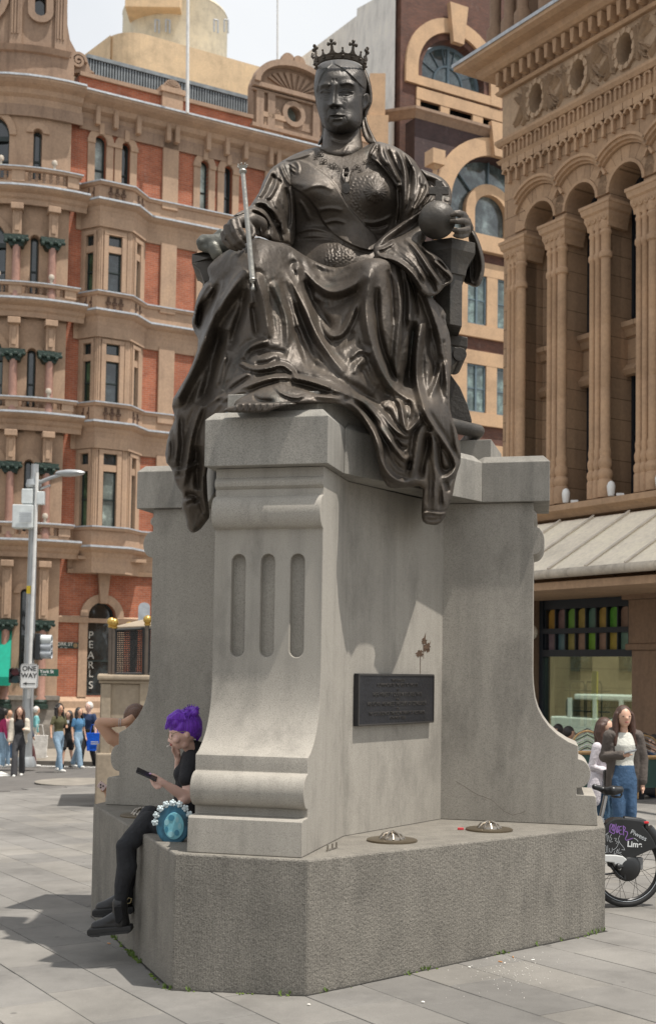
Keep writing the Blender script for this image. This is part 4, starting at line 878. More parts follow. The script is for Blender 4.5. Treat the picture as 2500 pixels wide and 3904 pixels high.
def bricknode(t, tvec, w, hgt, mortar, c1, c2, cm, squash=True):
    g = t.nodes.new('ShaderNodeNewGeometry'); d = _n(t, 'ShaderNodeVectorMath', operation='DOT_PRODUCT'); d.inputs[1].default_value = tuple(tvec); t.links.new(g.outputs['Position'], d.inputs[0])
    sp = t.nodes.new('ShaderNodeSeparateXYZ'); t.links.new(g.outputs['Position'], sp.inputs[0]); cb = t.nodes.new('ShaderNodeCombineXYZ'); t.links.new(d.outputs['Value'], cb.inputs[0]); t.links.new(sp.outputs[2], cb.inputs[1])
    bt = t.nodes.new('ShaderNodeTexBrick'); bt.inputs['Scale'].default_value = 1; bt.inputs['Brick Width'].default_value = w; bt.inputs['Row Height'].default_value = hgt; bt.inputs['Mortar Size'].default_value = mortar
    bt.inputs['Mortar Smooth'].default_value = .2; bt.inputs['Color1'].default_value = (*c1, 1); bt.inputs['Color2'].default_value = (*c2, 1); bt.inputs['Mortar'].default_value = (*cm, 1); bt.inputs['Bias'].default_value = 0
    t.links.new(cb.outputs[0], bt.inputs['Vector']); return bt.outputs['Color'], bt.outputs['Fac']
def brickmat(name, tvec, c1, c2, cm, w=.235, h=.078, blot=.35):
    m, t, b = NT(name); v = gvec(t); bc, bf = bricknode(t, tvec, w, h, .008, c1, c2, cm)
    n = ramp(t, noisef(t, v, 1.1, 6, .7), [(.3, 1-blot), (.7, 1.12)]); c = mixc(t, 1., bc, n, 'MULTIPLY')
    lt = ramp(t, noisef(t, gvec(t, (1.5, 1.5, .5)), 1.3, 6, .7), [(.6, 0.), (.78, .3)]); c = mixc(t, lt, c, (.42, .33, .28))
    setc(t, b, c); b.inputs['Roughness'].default_value = .85
    inv = _n(t, 'ShaderNodeMath', operation='SUBTRACT'); inv.inputs[0].default_value = 1; t.links.new(bf, inv.inputs[1]); bump(t, b, inv.outputs[0], .006); return m
def glassmat(name, col=(.02, .03, .03), refl=(.5, .6, .7), rough=.06):
    m, t, b = NT(name); v = gvec(t)
    n = ramp(t, noisef(t, v, .9, 5, .7), [(.35, tuple(x*.5 for x in col)), (.5, col), (.68, tuple(min(1, x*3.2) for x in col))])
    setc(t, b, n); b.inputs['Roughness'].default_value = rough; b.inputs['Specular IOR Level'].default_value = .8; b.inputs['IOR'].default_value = 1.6
    bump(t, b, noisef(t, v, 1.1, 2), .02); return m
g_dark = glassmat('window_glass', (.018, .024, .026)); g_green = glassmat('window_glass_green', (.03, .055, .03)); g_pale = glassmat('window_glass_pale', (.20, .24, .22), rough=.15)
LB = Fac(170, 46, 1.742, sc=-.62, rc=4.8)
m_sand = sandmat('sandstone', (.385, .265, .185), .32, True, LB.t, jw=(1.1, .5)); m_sandt = sandmat('sandstone_trim', (.42, .29, .20), .28)
m_brick = brickmat('red_brick', LB.t, (.47, .15, .075), (.36, .105, .052), (.40, .25, .18))
m_lead = plain('lead_flashing', (.42, .45, .48), .5, .2, .2, 8); m_green = plain('green_capital', (.010, .030, .021), .5, 0, .5, 14, .02, 22); m_pink = plain('pink_granite', (.34, .19, .145), .35, 0, .15, 9)
m_frame = plain('dark_green_timber', (.018, .03, .028), .5); m_wfr = plain('grey_timber', (.16, .17, .16), .5); m_globe = plain('white_globe', (.5, .44, .36), .4)
m_sandd = sandmat('sandstone_weathered', (.32, .222, .158), .5)
bld = thing('corner_building', 'ornate red brick and sandstone corner building with bay windows and rounded balconied corner', 'building', LB.P(0, -1.8))
def lpart(name, mat, fn, smooth=False, parent=bld, bevel=0, label=None):
    mb = MB(); fn(mb); return mb.build(name, mat, parent, smooth=smooth, bevel=bevel, label=label)
FL = [(6.16, 8.83), (10.63, 12.85), (14.8, 16.85)]
SE = 12.2
bayc = [0.0]; 
b1 = LB.hit(228, 850, .75)[0]; b2 = LB.hit(303, 850, .75)[0]; b0, b3 = LB.hit(184, 850)[0], 2.42
BP = [(b0, 0), (b1, .75), (b2, .75), (b3, 0)]
# brick skin with openings
def winholes():
    hs = []
    return hs
gw0, gw1 = LB.hit(205, 1500)[0], LB.hit(270, 1500)[0]
hole_g = [archpts(gw0, gw1, .1, 2.96)]
r4 = [(LB.hit(a, 380)[0], LB.hit(b, 380)[0]) for a, b in ((222, 249), (285, 305), (470, 490), (526, 546))]
holes4 = [archpts(a, b, 18.72, 20.55) for a, b in r4]
lowc = LB.hit(360, 1400)[0]
lpart('brick_wall', m_brick, lambda mb: LB.wall(mb, [(-.62, -1.8), (b0+.02, -1.8), (b0+.02, 18.4), (b3, 18.4), (b3, -1.8), (SE, -1.8), (SE, 21.3), (-.62, 21.3)], holes4, 0, .35))
lpart('brick_wall', m_brick, lambda mb: LB.wall(mb, [(b0+.02, -1.8), (b3, -1.8), (b3, 5.2), (b0+.02, 5.2)], hole_g, 0, .35))
lpart('brick_parapet', m_brick, lambda mb: LB.box(mb, -.3, 7.0, 22.1, 22.85, -.5, -.02))
lpart('brick_parapet', m_brick, lambda mb: LB.box(mb, 8.8, SE, 22.1, 22.85, -.5, -.02))
lpart('parapet_coping', m_sandd, lambda mb: LB.box(mb, -.3, SE, 22.85, 23.0, -.6, .08))
# pilasters
for a, b in ((3.02, 3.66), (7.35, 8.0), (11.5, 12.1)):
    for z0, z1 in ((-1.8, 4.5), (5.9, 9.1), (10.3, 13.2), (14.5, 17.2), (18.5, 21.1)):
        lpart('pilaster', m_sandt, lambda mb: LB.box(mb, a, b, z0, z1, 0, .11), bevel=.02)
    lpart('pier_pedestal', m_sandt, lambda mb: (LB.box(mb, a-.1, b+.1, 22.05, 23.0, -.3, .14), LB.box(mb, a-.18, b+.18, 23.0, 23.2, -.3, .2)))
    def shell(mb):
        c = (a+b)/2; ring(LB, mb, c, 23.2, 0, .36, -.1, .1, k=12); [ring(LB, mb, c, 23.22, .08, .3, .1, .13, a0=PI*(i+.2)/9, a1=PI*(i+.8)/9, k=1) for i in range(9)]
    lpart('shell_finial', m_sandd, shell)
lpart('plinth', m_sandt, lambda mb: LB.mould(mb, [(-.62, 0), (SE, 0)], [(0, -1.9), (.22, -1.9), (.22, -.5), (.12, -.35), (.12, -.1), (0, 0.05)]))
# cornices following the bay
path = [(-7.5, .42), (-.05, .42)]; pathb = [(-.3, 0), (b0-.02, 0)]+[(b1, .78), (b2, .78)]+[(b3+.02, 0), (SE, 0)]; flat = [(-.3, 0), (SE, 0)]
def corn(name, zc, path_, pr=.42, h=.55, mat=None, lead=True):
    p_ = [(0, zc-h), (.06, zc-h), (.08, zc-h*.72), (pr*.35, zc-h*.6), (pr*.45, zc-h*.4), (pr*.8, zc-h*.28), (pr, zc-h*.16), (pr, zc-.03), (0, zc)]
    o = lpart(name, mat or m_sandt, lambda mb: LB.mould(mb, path_, p_))
    if lead: lpart('lead_flashing', m_lead, lambda mb: LB.mould(mb, path_, [(pr-.12, zc-.01), (pr-.10, zc+.035), (pr+.03, zc+.02), (pr+.035, zc-.05), (pr+.002, zc-.052)]))
    return o
for i, zc in enumerate((5.45, 9.95, 14.0, 18.05)):
    corn('cornice', zc, pathb, .32, .55)
    corn('tower_cornice', zc+.12, path, .42, .6)
    lpart('frieze_band', m_sandt, lambda mb: LB.mould(mb, pathb, [(0, zc-.95), (.07, zc-.95), (.07, zc-.55), (0, zc-.55)]))
    # sill course / parapet panel above each cornice
    zt = zc+.72
    lpart('sill_course', m_sandt, lambda mb: LB.mould(mb, pathb, [(0, zt-.12), (.08, zt-.12), (.14, zt), (0, zt+.02)]))
    lpart('lead_flashing', m_lead, lambda mb: LB.mould(mb, pathb, [(.08, zt+.012), (.08, zt+.03), (.155, zt+.02), (.155, zt-.03), (.142, zt-.03)]))
    lpart('apron_wall', m_sandt, lambda mb: LB.mould(mb, [(-.3, 0), (b0-.02, 0), (b1-.04, .72), (b2+.04, .72), (b3+.02, 0), (SE, 0)], [(0, zc), (.03, zc), (.03, zt-.1), (0, zt-.1)]))
    if i in (2, 3, 1):
        for (a, na), (b, nb), cnt_ in (((b0, 0), (b1, .75), 2), ((b1, .75), (b2, .75), 3), ((b2, .75), (b3, 0), 2)):
            for k in range(cnt_):
                f0 = (.36+.28*k/(max(cnt_-1, 1))) if cnt_ == 2 else .3+.2*k
                s = a+(b-a)*f0; n = na+(nb-na)*f0+.045
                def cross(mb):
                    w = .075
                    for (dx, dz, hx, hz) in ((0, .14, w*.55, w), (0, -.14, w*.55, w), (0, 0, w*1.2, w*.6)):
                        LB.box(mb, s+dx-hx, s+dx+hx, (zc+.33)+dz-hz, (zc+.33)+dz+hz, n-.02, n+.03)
                lpart('balustrade_painted_shade', plain('recess_shadow', (.10, .06, .04), .9), cross)  # raised dark crosses; the shade of pierced openings is put into their colour
corn('main_cornice', 22.1, [(-.3, .0), (SE, .0)], .75, .85); corn('main_cornice', 22.12, [(-7.5, .3), (-.3, .3)], .6, .85)
lpart('entablature', m_sandd, lambda mb: LB.mould(mb, [(-7.5, .3), (-.3, .3), (-.28, .05), (SE, .05)], [(0, 20.85), (.06, 20.85), (.06, 21.3), (0, 21.3)]))
for s in (.35, 1.05, 1.95, 3.15, 3.5, 4.8, 5.6, 6.4, 7.5, 7.85, 9, 10):
    lpart('bracket', m_sandt, lambda mb: LB.poly(mb, [(s-.09, 21.05), (s+.09, 21.05), (s+.09, 21.75), (s-.09, 21.75)], .0, .35), bevel=.03)
# sash windows
def sash(s0, s1, z0, z1, n, mat, name='window', arch=None, bars=True, sl=0.):
    """frame part with panes; sl = change of n across (canted sides)"""
    def N(s): return n+sl*(s-s0)/(s1-s0)
    mb = MB(); w = .055
    def bx(a, b, c, d, dn0, dn1):
        mb.add([LB_.P(a, c, N(a)+dn0), LB_.P(b, c, N(b)+dn0), LB_.P(b, d, N(b)+dn0), LB_.P(a, d, N(a)+dn0), LB_.P(a, c, N(a)+dn1), LB_.P(b, c, N(b)+dn1), LB_.P(b, d, N(b)+dn1), LB_.P(a, d, N(a)+dn1)],
               [(0,1,2,3),(4,7,6,5),(0,4,5,1),(1,5,6,2),(2,6,7,3),(3,7,4,0)])
    bx(s0, s0+w, z0, z1, 0, .06); bx(s1-w, s1, z0, z1, 0, .06); bx(s0, s1, z0, z0+w*1.2, 0, .06); zm = z0+(z1-z0)*.44
    bx(s0, s1, zm-.03, zm+.03, 0, .06)
    if arch is None: bx(s0, s1, z1-w, z1, 0, .06)
    f_ = mb.build(name, m_frame, LBP)
    mb2 = MB(); 
    if arch is None: mb2.add([LB_.P(s0, z0, N(s0)+.01), LB_.P(s1, z0, N(s1)+.01), LB_.P(s1, z1, N(s1)+.01), LB_.P(s0, z1, N(s0)+.01)], [(0, 1, 2, 3)])
    else:
        pts = archpts(s0, s1, z0, z1); mb2.add([LB_.P(a, b, n+.01) for a, b in pts], [tuple(range(len(pts)))])
        mb3 = MB(); ring(LB_, mb3, (s0+s1)/2, z1, (s1-s0)/2-w, (s1-s0)/2, n, n+.06, k=10); mb3.build('frame', m_frame, f_)
    mb2.build('pane', mat, f_)
    return f_
LB_, LBP = LB, bld
for (a, b), g in zip(r4, (g_pale, g_dark, g_pale, g_dark)):
    sash(a, b, 18.72, 20.55, -.25, g, arch=1)
    c = (a+b)/2; r_ = (b-a)/2
    lpart('arch_surround', m_sandt, lambda mb: (ring(LB, mb, c, 20.55, r_, r_+.27, 0, .09), LB.box(mb, a-.27, a-.0, 18.7, 20.5, 0, .07), LB.box(mb, b+.0, b+.27, 18.7, 20.5, 0, .07), LB.box(mb, a-.3, a+.0, 20.42, 20.58, .0, .12), LB.box(mb, b-.0, b+.3, 20.42, 20.58, .0, .12), LB.box(mb, c-.09, c+.09, 20.55+r_, 20.55+r_+.42, .05, .16)))
sash(gw0, gw1, .1, 2.96, -.25, g_dark, arch=1); cg = (gw0+gw1)/2; rg = (gw1-gw0)/2
lpart('arch_surround', m_sandt, lambda mb: (ring(LB, mb, cg, 2.96, rg, rg+.3, 0, .1), LB.box(mb, gw0-.33, gw0, .05, 2.8, 0, .06), LB.box(mb, gw1, gw1+.33, .05, 2.8, 0, .06)))
lpart('keystone', m_sandt, lambda mb: LB.poly(mb, [(cg-.13, 2.96+rg-.05), (cg+.13, 2.96+rg-.05), (cg+.24, 4.6), (cg-.24, 4.6)], .08, .24), bevel=.02)
lpart('string_course', m_sandt, lambda mb: (LB.mould(mb, [(-.62, 0), (gw0-.02, 0)], [(0, 2.72), (.12, 2.72), (.17, 2.92), (0, 2.98)]), LB.mould(mb, [(gw1+.02, 0), (SE, 0)], [(0, 2.72), (.12, 2.72), (.17, 2.92), (0, 2.98)]), LB.box(mb, gw0-.02, gw1+.02, 2.74, 2.9, -.2, .06)))
lpart('string_course', m_sandt, lambda mb: LB.mould(mb, flat, [(0, 4.5), (.1, 4.5), (.14, 4.65), (.03, 4.7), (.03, 4.9), (0, 4.9)]))
def corbel(mb):
    for k in range(16):
        s = .1+2.2*(k+.5)/16; LB.poly(mb, [(s-.05, 4.62), (s+.05, 4.62), (s+.065, 4.98), (s-.065, 4.98)], .05, .2+.4*math.sin(PI*(k+.5)/16))
    LB.poly(mb, [(-.1, 4.98), (2.5, 4.98), (2.5, 5.1), (-.1, 5.1)], 0, .62)
lpart('fluted_corbel', m_sandt, corbel)
# window letters
def text(name, s, loc, xdir, updir, size, mat, parent=None, ext=.002, align='CENTER', bold=0., sx=1.):
    cu = bpy.data.curves.new(name, 'FONT'); cu.body = s; cu.size = size; cu.extrude = ext; cu.align_x = align; cu.align_y = 'CENTER'; cu.offset = bold
    tmp = bpy.data.objects.new(name, cu); link(tmp); me = bpy.data.meshes.new_from_object(tmp.evaluated_get(bpy.context.evaluated_depsgraph_get())); bpy.data.objects.remove(tmp)
    x = np.array(xdir, float); x /= np.linalg.norm(x); y = np.array(updir, float); y = y-x*(y@x); y /= np.linalg.norm(y); z = np.cross(x, y)
    off_ = np.array(wloc(parent)) if parent is not None else np.zeros(3); L = np.array(loc)-off_
    for v in me.vertices: v.co = Vector(L+x*v.co[0]*sx+y*v.co[1]+z*v.co[2])
    me.materials.clear(); me.materials.append(mat); return link(bpy.data.objects.new(name, me), parent)
m_let = plain('pale_lettering', (.55, .55, .5), .6)
for ch, v in zip('PEARLS', (1490, 1512, 1537, 1560, 1580, 1607)):
    s, z = LB.hit(214, v, -.2); text('letter', ch, LB.P(s, z-.04, -.2), LB.t, (0, 0, 1), .38, m_let, bld)
# the canted bays, floors 1-3
for fi, (z0, z1) in enumerate(FL):
    zb, zt = z0, z1+.45
    segs = [((b0, 0), (b1, .75)), ((b1, .75), (b2, .75)), ((b2, .75), (b3, 0))]
    for si, ((a, na), (b, nb)) in enumerate(segs):
        def at_(f0, z, dn):
            d = np.array([b-a, nb-na]); L = np.linalg.norm(d); nn = np.array([-d[1], d[0]])/L; q = np.array([a, na])+d*f0+nn*dn; return LB.P(q[0], z, q[1])
        h0, h1 = ((.30, .72) if si == 0 else (.27, .70) if si == 1 else (.32, .62))
        def bx(mb, f0, f1, c, d, n0, n1):
            mb.add([at_(f0, c, n0), at_(f1, c, n0), at_(f1, d, n0), at_(f0, d, n0), at_(f0, c, n1), at_(f1, c, n1), at_(f1, d, n1), at_(f0, d, n1)], [(0,1,2,3),(4,7,6,5),(0,4,5,1),(1,5,6,2),(2,6,7,3),(3,7,4,0)])
        mb = MB(); bx(mb, 0, h0, zb, zt, -.2, 0); bx(mb, h1, 1, zb, zt, -.2, 0); bx(mb, h0, h1, z1, zt, -.2, 0); bx(mb, h0-.14, h0, zb, z1+.12, 0, .05); bx(mb, h1, h1+.14, zb, z1+.12, 0, .05); bx(mb, h0-.14, h1+.14, z1+.0, z1+.14, 0.0, .06)
        bx(mb, h0-.22, h0-.17, zb, z1+.2, 0, .03); bx(mb, h1+.17, h1+.22, zb, z1+.2, 0, .03)
        ztr = z1-.52; bx(mb, h0, h1, ztr-.12, ztr+.12, -.12, .01)
        mb.build('bay_wall', m_sandt, bld)
        for c, d, g in ((zb, ztr-.12, (g_green if si == 0 else g_dark if fi else g_pale)), (ztr+.12, z1, g_dark)):
            mb = MB(); w = .045; bx(mb, h0, h0+.05, c, d, -.14, -.09); bx(mb, h1-.05, h1, c, d, -.14, -.09); bx(mb, h0, h1, c, c+w, -.14, -.09); bx(mb, h0, h1, d-w, d, -.14, -.09)
            if d-c > 1: bx(mb, h0, h1, (c+d)/2-.03, (c+d)/2+.02, -.14, -.08)
            fr = mb.build('window', m_frame, bld); mb = MB(); mb.add([at_(h0, c, -.13), at_(h1, c, -.13), at_(h1, d, -.13), at_(h0, d, -.13)], [(0, 1, 2, 3)]); mb.build('pane', g, fr)
lpart('bay_roof', m_sandt, lambda mb: LB.poly(mb, [(0, 0)], 0, 0) if False else mb.prism([LB.P(b0, 18.0, 0), LB.P(b1, 18.0, .75), LB.P(b2, 18.0, .75), LB.P(b3, 18.0, 0)], (0, 0, .1)))
# flat windows further along on floors 1-3
for fi, (z0, z1) in enumerate(FL):
    for a, b in ((4.75, 5.25), (5.75, 6.25), (9.0, 9.6), (10.2, 10.8)):
        lpart('window_surround', m_sandt, lambda mb: (LB.box(mb, a-.25, a, z0, z1+.3, .0, .1), LB.box(mb, b, b+.25, z0, z1+.3, .0, .1), LB.box(mb, a, b, z1, z1+.3, 0, .1)))
        sash(a, b, z0, z1, .012, g_dark)
# ---- rounded corner
tw = []
FT = [(1.0, 4.4), (5.9, 9.0), (10.35, 13.0), (14.45, 17.1), (18.6, 21.0)]
for i, (z0, z1) in enumerate(FT):
    zsp = z1-.75
    hs = [archpts(-4.35, -2.72, z0, zsp-.1), archpts(-1.92, -1.62, z0, zsp+.05)]
    for (sa, sb, hh_) in ((-7.5, -4.6, []), (-4.6, -2.5, hs[:1]), (-2.5, -1.97, []), (-1.97, -1.57, hs[1:]), (-1.57, -.62, [])):
        k = max(1, int((sb-sa)/.5)) if not hh_ else 1
        for j in range(k):
            c0, c1 = sa+(sb-sa)*j/k, sa+(sb-sa)*(j+1)/k
            lpart('tower_wall', m_sandt, lambda mb: LB.wall(mb, [(c0, z0-.95), (c1, z0-.95), (c1, z1+.55), (c0, z1+.55)], hh_, .22, .45))
    sash(-4.33, -2.74, z0, zsp-.1, -.1, g_green if i in (1, 2) else g_dark, arch=1)
    lpart('window_mullion', m_frame, lambda mb: (LB.box(mb, -3.58, -3.5, z0, zsp+.6, -.08, -.02), LB.box(mb, -4.3, -2.76, zsp-.25, zsp-.08, -.08, .02)))
    sash(-1.90, -1.64, z0, zsp+.05, -.1, g_dark, arch=1)
    lpart('arch_surround', m_sandt, lambda mb: ring(LB, mb, -3.535, zsp-.1, .82, 1.05, .22, .30)); lpart('arch_surround', m_sandt, lambda mb: ring(LB, mb, -1.77, zsp+.05, .16, .38, .22, .30))
    for sc_c in (-2.35, -1.22, -.84):
        if i in (0, 1, 2, 3):
            if sc_c == -.84 : continue
            p0 = LB.P(sc_c, z0-.1, .5); zcap = zsp-.1 if i else 2.6
            mb = MB(); mb.lathe((p0[0], p0[1], 0), [(.19, z0-.3 if i else -.3), (.2, z0-.1 if i else 0.), (.155, z0+.02 if i else .08), (.15, z0+.5), (.135, zcap-.2)], 14); mb.build('column', m_pink, bld, smooth=True)
            mb = MB()
            [LB.poly(mb, [(sc_c-.2-.16*k_, zcap-.24+.2*k_), (sc_c+.2+.1*k_, zcap-.24+.2*k_), (sc_c+.26+.1*k_, zcap-.05+.2*k_), (sc_c-.3-.1*k_, zcap-.05+.2*k_)], .2, .62+.09*k_) for k_ in (0, 1)]; [mb.ball(LB.P(sc_c-.33+.13*q, zcap-.1+.09*(q % 2), .68), .075, 7, 5) for q in range(6)]; mb.build('green_capital', m_green, bld)
            lpart('console', m_sandt, lambda mb: (LB.box(mb, sc_c-.14, sc_c+.14, zcap+.18, z1+.35, .3, .62), LB.box(mb, sc_c-.19, sc_c+.19, z1+.2, z1+.42, .3, .78), LB.box(mb, sc_c-.07, sc_c+.07, zcap+.3, z1+.1, .62, .66)), bevel=.03)
    if i == 0:
        for sc_c in (-2.35, -1.22): lpart('green_base', m_green, lambda mb: mb.lathe((*LB.P(sc_c, 0, .5)[:2], 0), [(.27, -.36), (.27, -.22), (.22, -.2), (.24, -.1), (.19, -.02)], 16), smooth=True)
    if i:
        zb = z0+.03
        lpart('balcony_rail', m_sandt, lambda mb: LB.mould(mb, [(-7.5, .62), (-.45, .62), (-.44, .05)], [(-.1, zb+.1), (.12, zb+.1), (.14, zb+.22), (-.1, zb+.25)]))
        lpart('lead_flashing', m_lead, lambda mb: LB.mould(mb, [(-7.5, .62), (-.45, .62), (-.44, .05)], [(.06, zb+.235), (.06, zb+.26), (.16, zb+.235), (.16, zb+.19), (.145, zb+.19)]))
        zc2 = (5.57, 10.07, 14.12, 18.17)[i-1]
        lpart('balcony_apron', m_sandt, lambda mb: LB.mould(mb, [(-7.5, .6), (-.5, .6), (-.49, .05)], [(-.1, zc2), (.05, zc2), (.05, zc2+.18), (-.1, zc2+.18)]))
        for s in (-.62, -2.35, -4.6, -6.3): lpart('balcony_pier', m_sandt, lambda mb: LB.box(mb, s-.2, s+.2, zc2+.15, zb+.12, .42, .68), bevel=.015)
        for s in np.concatenate([np.arange(-2.0, -.85, .22), np.arange(-4.3, -2.6, .22)]):
            p = LB.P(s, zc2+.18, .56); mb = MB(); h_ = zb+.1-(zc2+.18); mb.lathe(p, [(.06, 0), (.06, .1*h_), (.035, .2*h_), (.075, .45*h_), (.035, .55*h_), (.075, .75*h_), (.05, .9*h_), (.06, h_)], 8); mb.build('baluster', m_sandd, bld, smooth=True)
        lpart('balcony_floor', m_sandd, lambda mb: LB.box(mb, -7.5, -.5, zc2-.1, zc2+.1, .2, .6))
        for s in (-1.25, -2.9):
            p = LB.P(s, zb+.26, .64); MB().lathe(p, [(.06, 0), (.045, .1), (.05, .13), (.1, .17), (.11, .25), (.08, .32), (.02, .34)], 12).build('globe_lamp', m_globe, bld, smooth=True)
lpart('tower_base', plain('grey_stone_base', (.20, .18, .155), .8, 0, .25), lambda mb: (LB.mould(mb, [(-7.5, 0), (-.62, 0)], [(0, -1.9), (.55, -1.9), (.55, -.9), (.5, -.75), (.5, -.1), (.6, -.05), (.6, .1), (0, .1)])))
# attic of the corner
def attic(mb):
    LB.box(mb, -7.5, -.55, 22.1, 23.35, -.2, .12)
lpart('attic_wall', m_sandd, attic)
for sa, sb, hh_ in ((-7.5, -4.35, []), (-4.35, -2.9, 'o'), (-2.9, -2.35, []), (-2.35, -1.25, 'v'), (-1.25, -.95, [])):
    hs_ = []
    if hh_ == 'o': hs_ = [[(-3.62+.5*math.cos(a), 25.3+.78*math.sin(a)) for a in np.linspace(0, 2*PI, 20, endpoint=False)]]
    if hh_ == 'v': hs_ = [[(-1.8+.2*math.cos(a), 25.2+(.35 if math.sin(a) > 0 else -.35)+.2*math.sin(a)) for a in np.linspace(0, 2*PI, 16, endpoint=False)]]
    lpart('attic_wall', m_sandd, lambda mb: LB.wall(mb, [(sa, 23.35), (sb, 23.35), (sb, 27.6), (sa, 27.6)], hs_, .1, .5))
lpart('window', g_dark, lambda mb: LB.poly(mb, [(-3.62+.52*math.cos(a), 25.3+.8*math.sin(a)) for a in np.linspace(0, 2*PI, 20, endpoint=False)], -.32, -.3)); lpart('window', g_dark, lambda mb: LB.box(mb, -2.05, -1.55, 24.5, 26., -.34, -.3))
def oring(mb, c, z, rx, rz, w, n0, n1, st=0):
    for i in range(20):
        a, b = 2*PI*i/20, 2*PI*(i+1)/20
        def q(r, x): return (c+(rx+r)*math.cos(x), z+(st if math.sin(x) > 0 else -st)+(rz+r)*math.sin(x))
        LB.poly(mb, [q(0, a), q(w, a), q(w, b), q(0, b)], n0, n1)
lpart('oval_surround', m_sandd, lambda mb: oring(mb, -3.62, 25.3, .5, .78, .26, .1, .26)); lpart('oval_surround', m_sandd, lambda mb: oring(mb, -1.8, 25.2, .2, .2, .24, .1, .24, .35))
for s in (-2.62, -1.08, -4.7): lpart('attic_pilaster', m_sandd, lambda mb: (LB.box(mb, s-.2, s+.2, 23.4, 26.6, .1, .22), *[LB.box(mb, s-.14+k*.1, s-.09+k*.1, 23.9, 26.2, .22, .26) for k in range(3)]))
lpart('attic_cornice', m_sandd, lambda mb: (LB.mould(mb, [(-7.5, .1), (-.8, .1), (-.79, -.6)], [(0, 26.6), (.1, 26.65), (.18, 26.85), (.35, 26.95), (.35, 27.15), (0, 27.2)]), LB.mould(mb, [(-7.5, .1), (-.9, .1), (-.89, -.6)], [(0, 23.25), (.12, 23.3), (.2, 23.5), (0, 23.55)])))
for s in (-1.8,): lpart('pediment', m_sandd, lambda mb: LB.poly(mb, [(s-.6, 27.2), (s+.6, 27.2), (s, 28.1)], .1, .35))
def scroll(mb):
    LB.poly(mb, LB.sz([(150, 20), (158, 30), (158, 60), (164, 95), (180, 125), (205, 145), (212, 165), (222, 172), (150, 172)], -.1), -.4, -.05)
    for k in range(26):
        a = 2*PI*k/13; r = .36-.011*k; s_, z_ = LB.hit(182, 145, -.05); a2 = 2*PI*(k+1)/13; r2 = .36-.011*(k+1)
        LB.poly(mb, [(s_+r*math.cos(a), z_+r*math.sin(a)), (s_+(r-.1)*math.cos(a), z_+(r-.1)*math.sin(a)), (s_+(r2-.1)*math.cos(a2), z_+(r2-.1)*math.sin(a2)), (s_+r2*math.cos(a2), z_+r2*math.sin(a2))], -.05, .1)
lpart('scroll_buttress', m_sandd, scroll)
# gable over the second bay
def gable(mb):
    x0, x1 = LB.hit(592, 300)[0], LB.hit(775, 300)[0]; c = (x0+x1)/2; r = (x1-x0)/2
    hole = [(c+.3*math.cos(a), 23.4+.42*math.sin(a)) for a in np.linspace(0, 2*PI, 18, endpoint=False)]
    pts = [(x0, 22.1), (x1, 22.1), (x1, 24.25)]+[(c+r*math.cos(a), 24.25+1.1*math.sin(a)) for a in np.linspace(.1, PI-.1, 12)]+[(x0, 24.25)]
    LB.wall(mb, pts, [hole], .05, .5)
    for n0, n1, z0, z1 in ((.05, .32, 24.12, 24.3), (.05, .2, 23.98, 24.06), (.05, .25, 22.5, 22.65)): LB.box(mb, x0-.1, x1+.1, z0, z1, n0, n1)
    for i in range(18):
        a, b = PI*i/18, PI*(i+1)/18; LB.poly(mb, [(c+(r+d_)*math.cos(x), 24.28+(1.1+d_)*math.sin(x)) for d_, x in ((-.14, a), (.1, a), (.1, b), (-.14, b))], .05, .42)
    for k in range(9): a = .5+2.14*k/8; LB.poly(mb, [(c+.35*math.cos(a)*1.3, 24.36), (c+r*.72*math.cos(a-.08), 24.36+.72*math.sin(a-.08)), (c+r*.72*math.cos(a+.08), 24.36+.72*math.sin(a+.08))], .05, .14)
    for s in (x0+.25, x1-.25, x0+.75, x1-.75): LB.box(mb, s-.16, s+.16, 22.65, 24.0, .05, .2)
    ring(LB, mb, c, 23.4, .32, .52, .05, .2, a0=0, a1=2*PI, k=18)
    for k in (-1, 1): ring(LB, mb, c+k*.24, 25.6, 0, .3, -.1, .1, a0=-.6, a1=PI+.6, k=12)
lpart('gable', m_sandd, gable)
lpart('gable_window', g_pale, lambda mb: (lambda c: LB.box(mb, c-.4, c+.4, 22.95, 23.85, -.3, -.25))((LB.hit(592, 300)[0]+LB.hit(775, 300)[0])/2))
# roof screen of ribbed metal behind the parapet
m_rib = plain('ribbed_metal', (.22, .24, .25), .45, .3, .25, 3)
def ribs(mb):
    s0 = LB.hit(205, 150, -3)[0]; s1 = LB.hit(585, 220, -3)[0]; n_ = 60
    for k in range(n_):
        a = s0+(s1-s0)*k/n_; LB.box(mb, a, a+(s1-s0)/n_*.55, 22.9, 25.15, -3.12, -3.0)
    LB.box(mb, s0, s1, 22.9, 25.1, -3.3, -3.13); LB.box(mb, s0, s1, 25.1, 25.25, -3.3, -2.95)
lpart('roof_screen', m_rib, ribs)
MBk = MB(); MBk.prism([LB.P(-7, -1.8, -.6), LB.P(SE, -1.8, -.6), LB.P(SE, -1.8, -12), LB.P(-3, -1.8, -12)], (0, 0, 24.0)); MBk.build('building_mass', m_sandd, bld)
# shopfront awning on the corner
m_awn = plain('green_canvas', (.0, .30, .20), .6, 0, .1)
mb = MB(); sA, _ = LB.hit(38, 1500, .3)
mb.add([LB.P(-6, 2.5, .3), LB.P(sA, 2.5, .3), LB.P(sA, .75, 1.5), LB.P(-6, .75, 1.5), LB.P(-6, .45, 1.5), LB.P(sA, .45, 1.5), LB.P(sA, .45, .3)], [(0, 1, 2, 3), (3, 2, 5, 4), (1, 6, 5, 2)])
aw = mb.build('shop_awning', m_awn, bld)
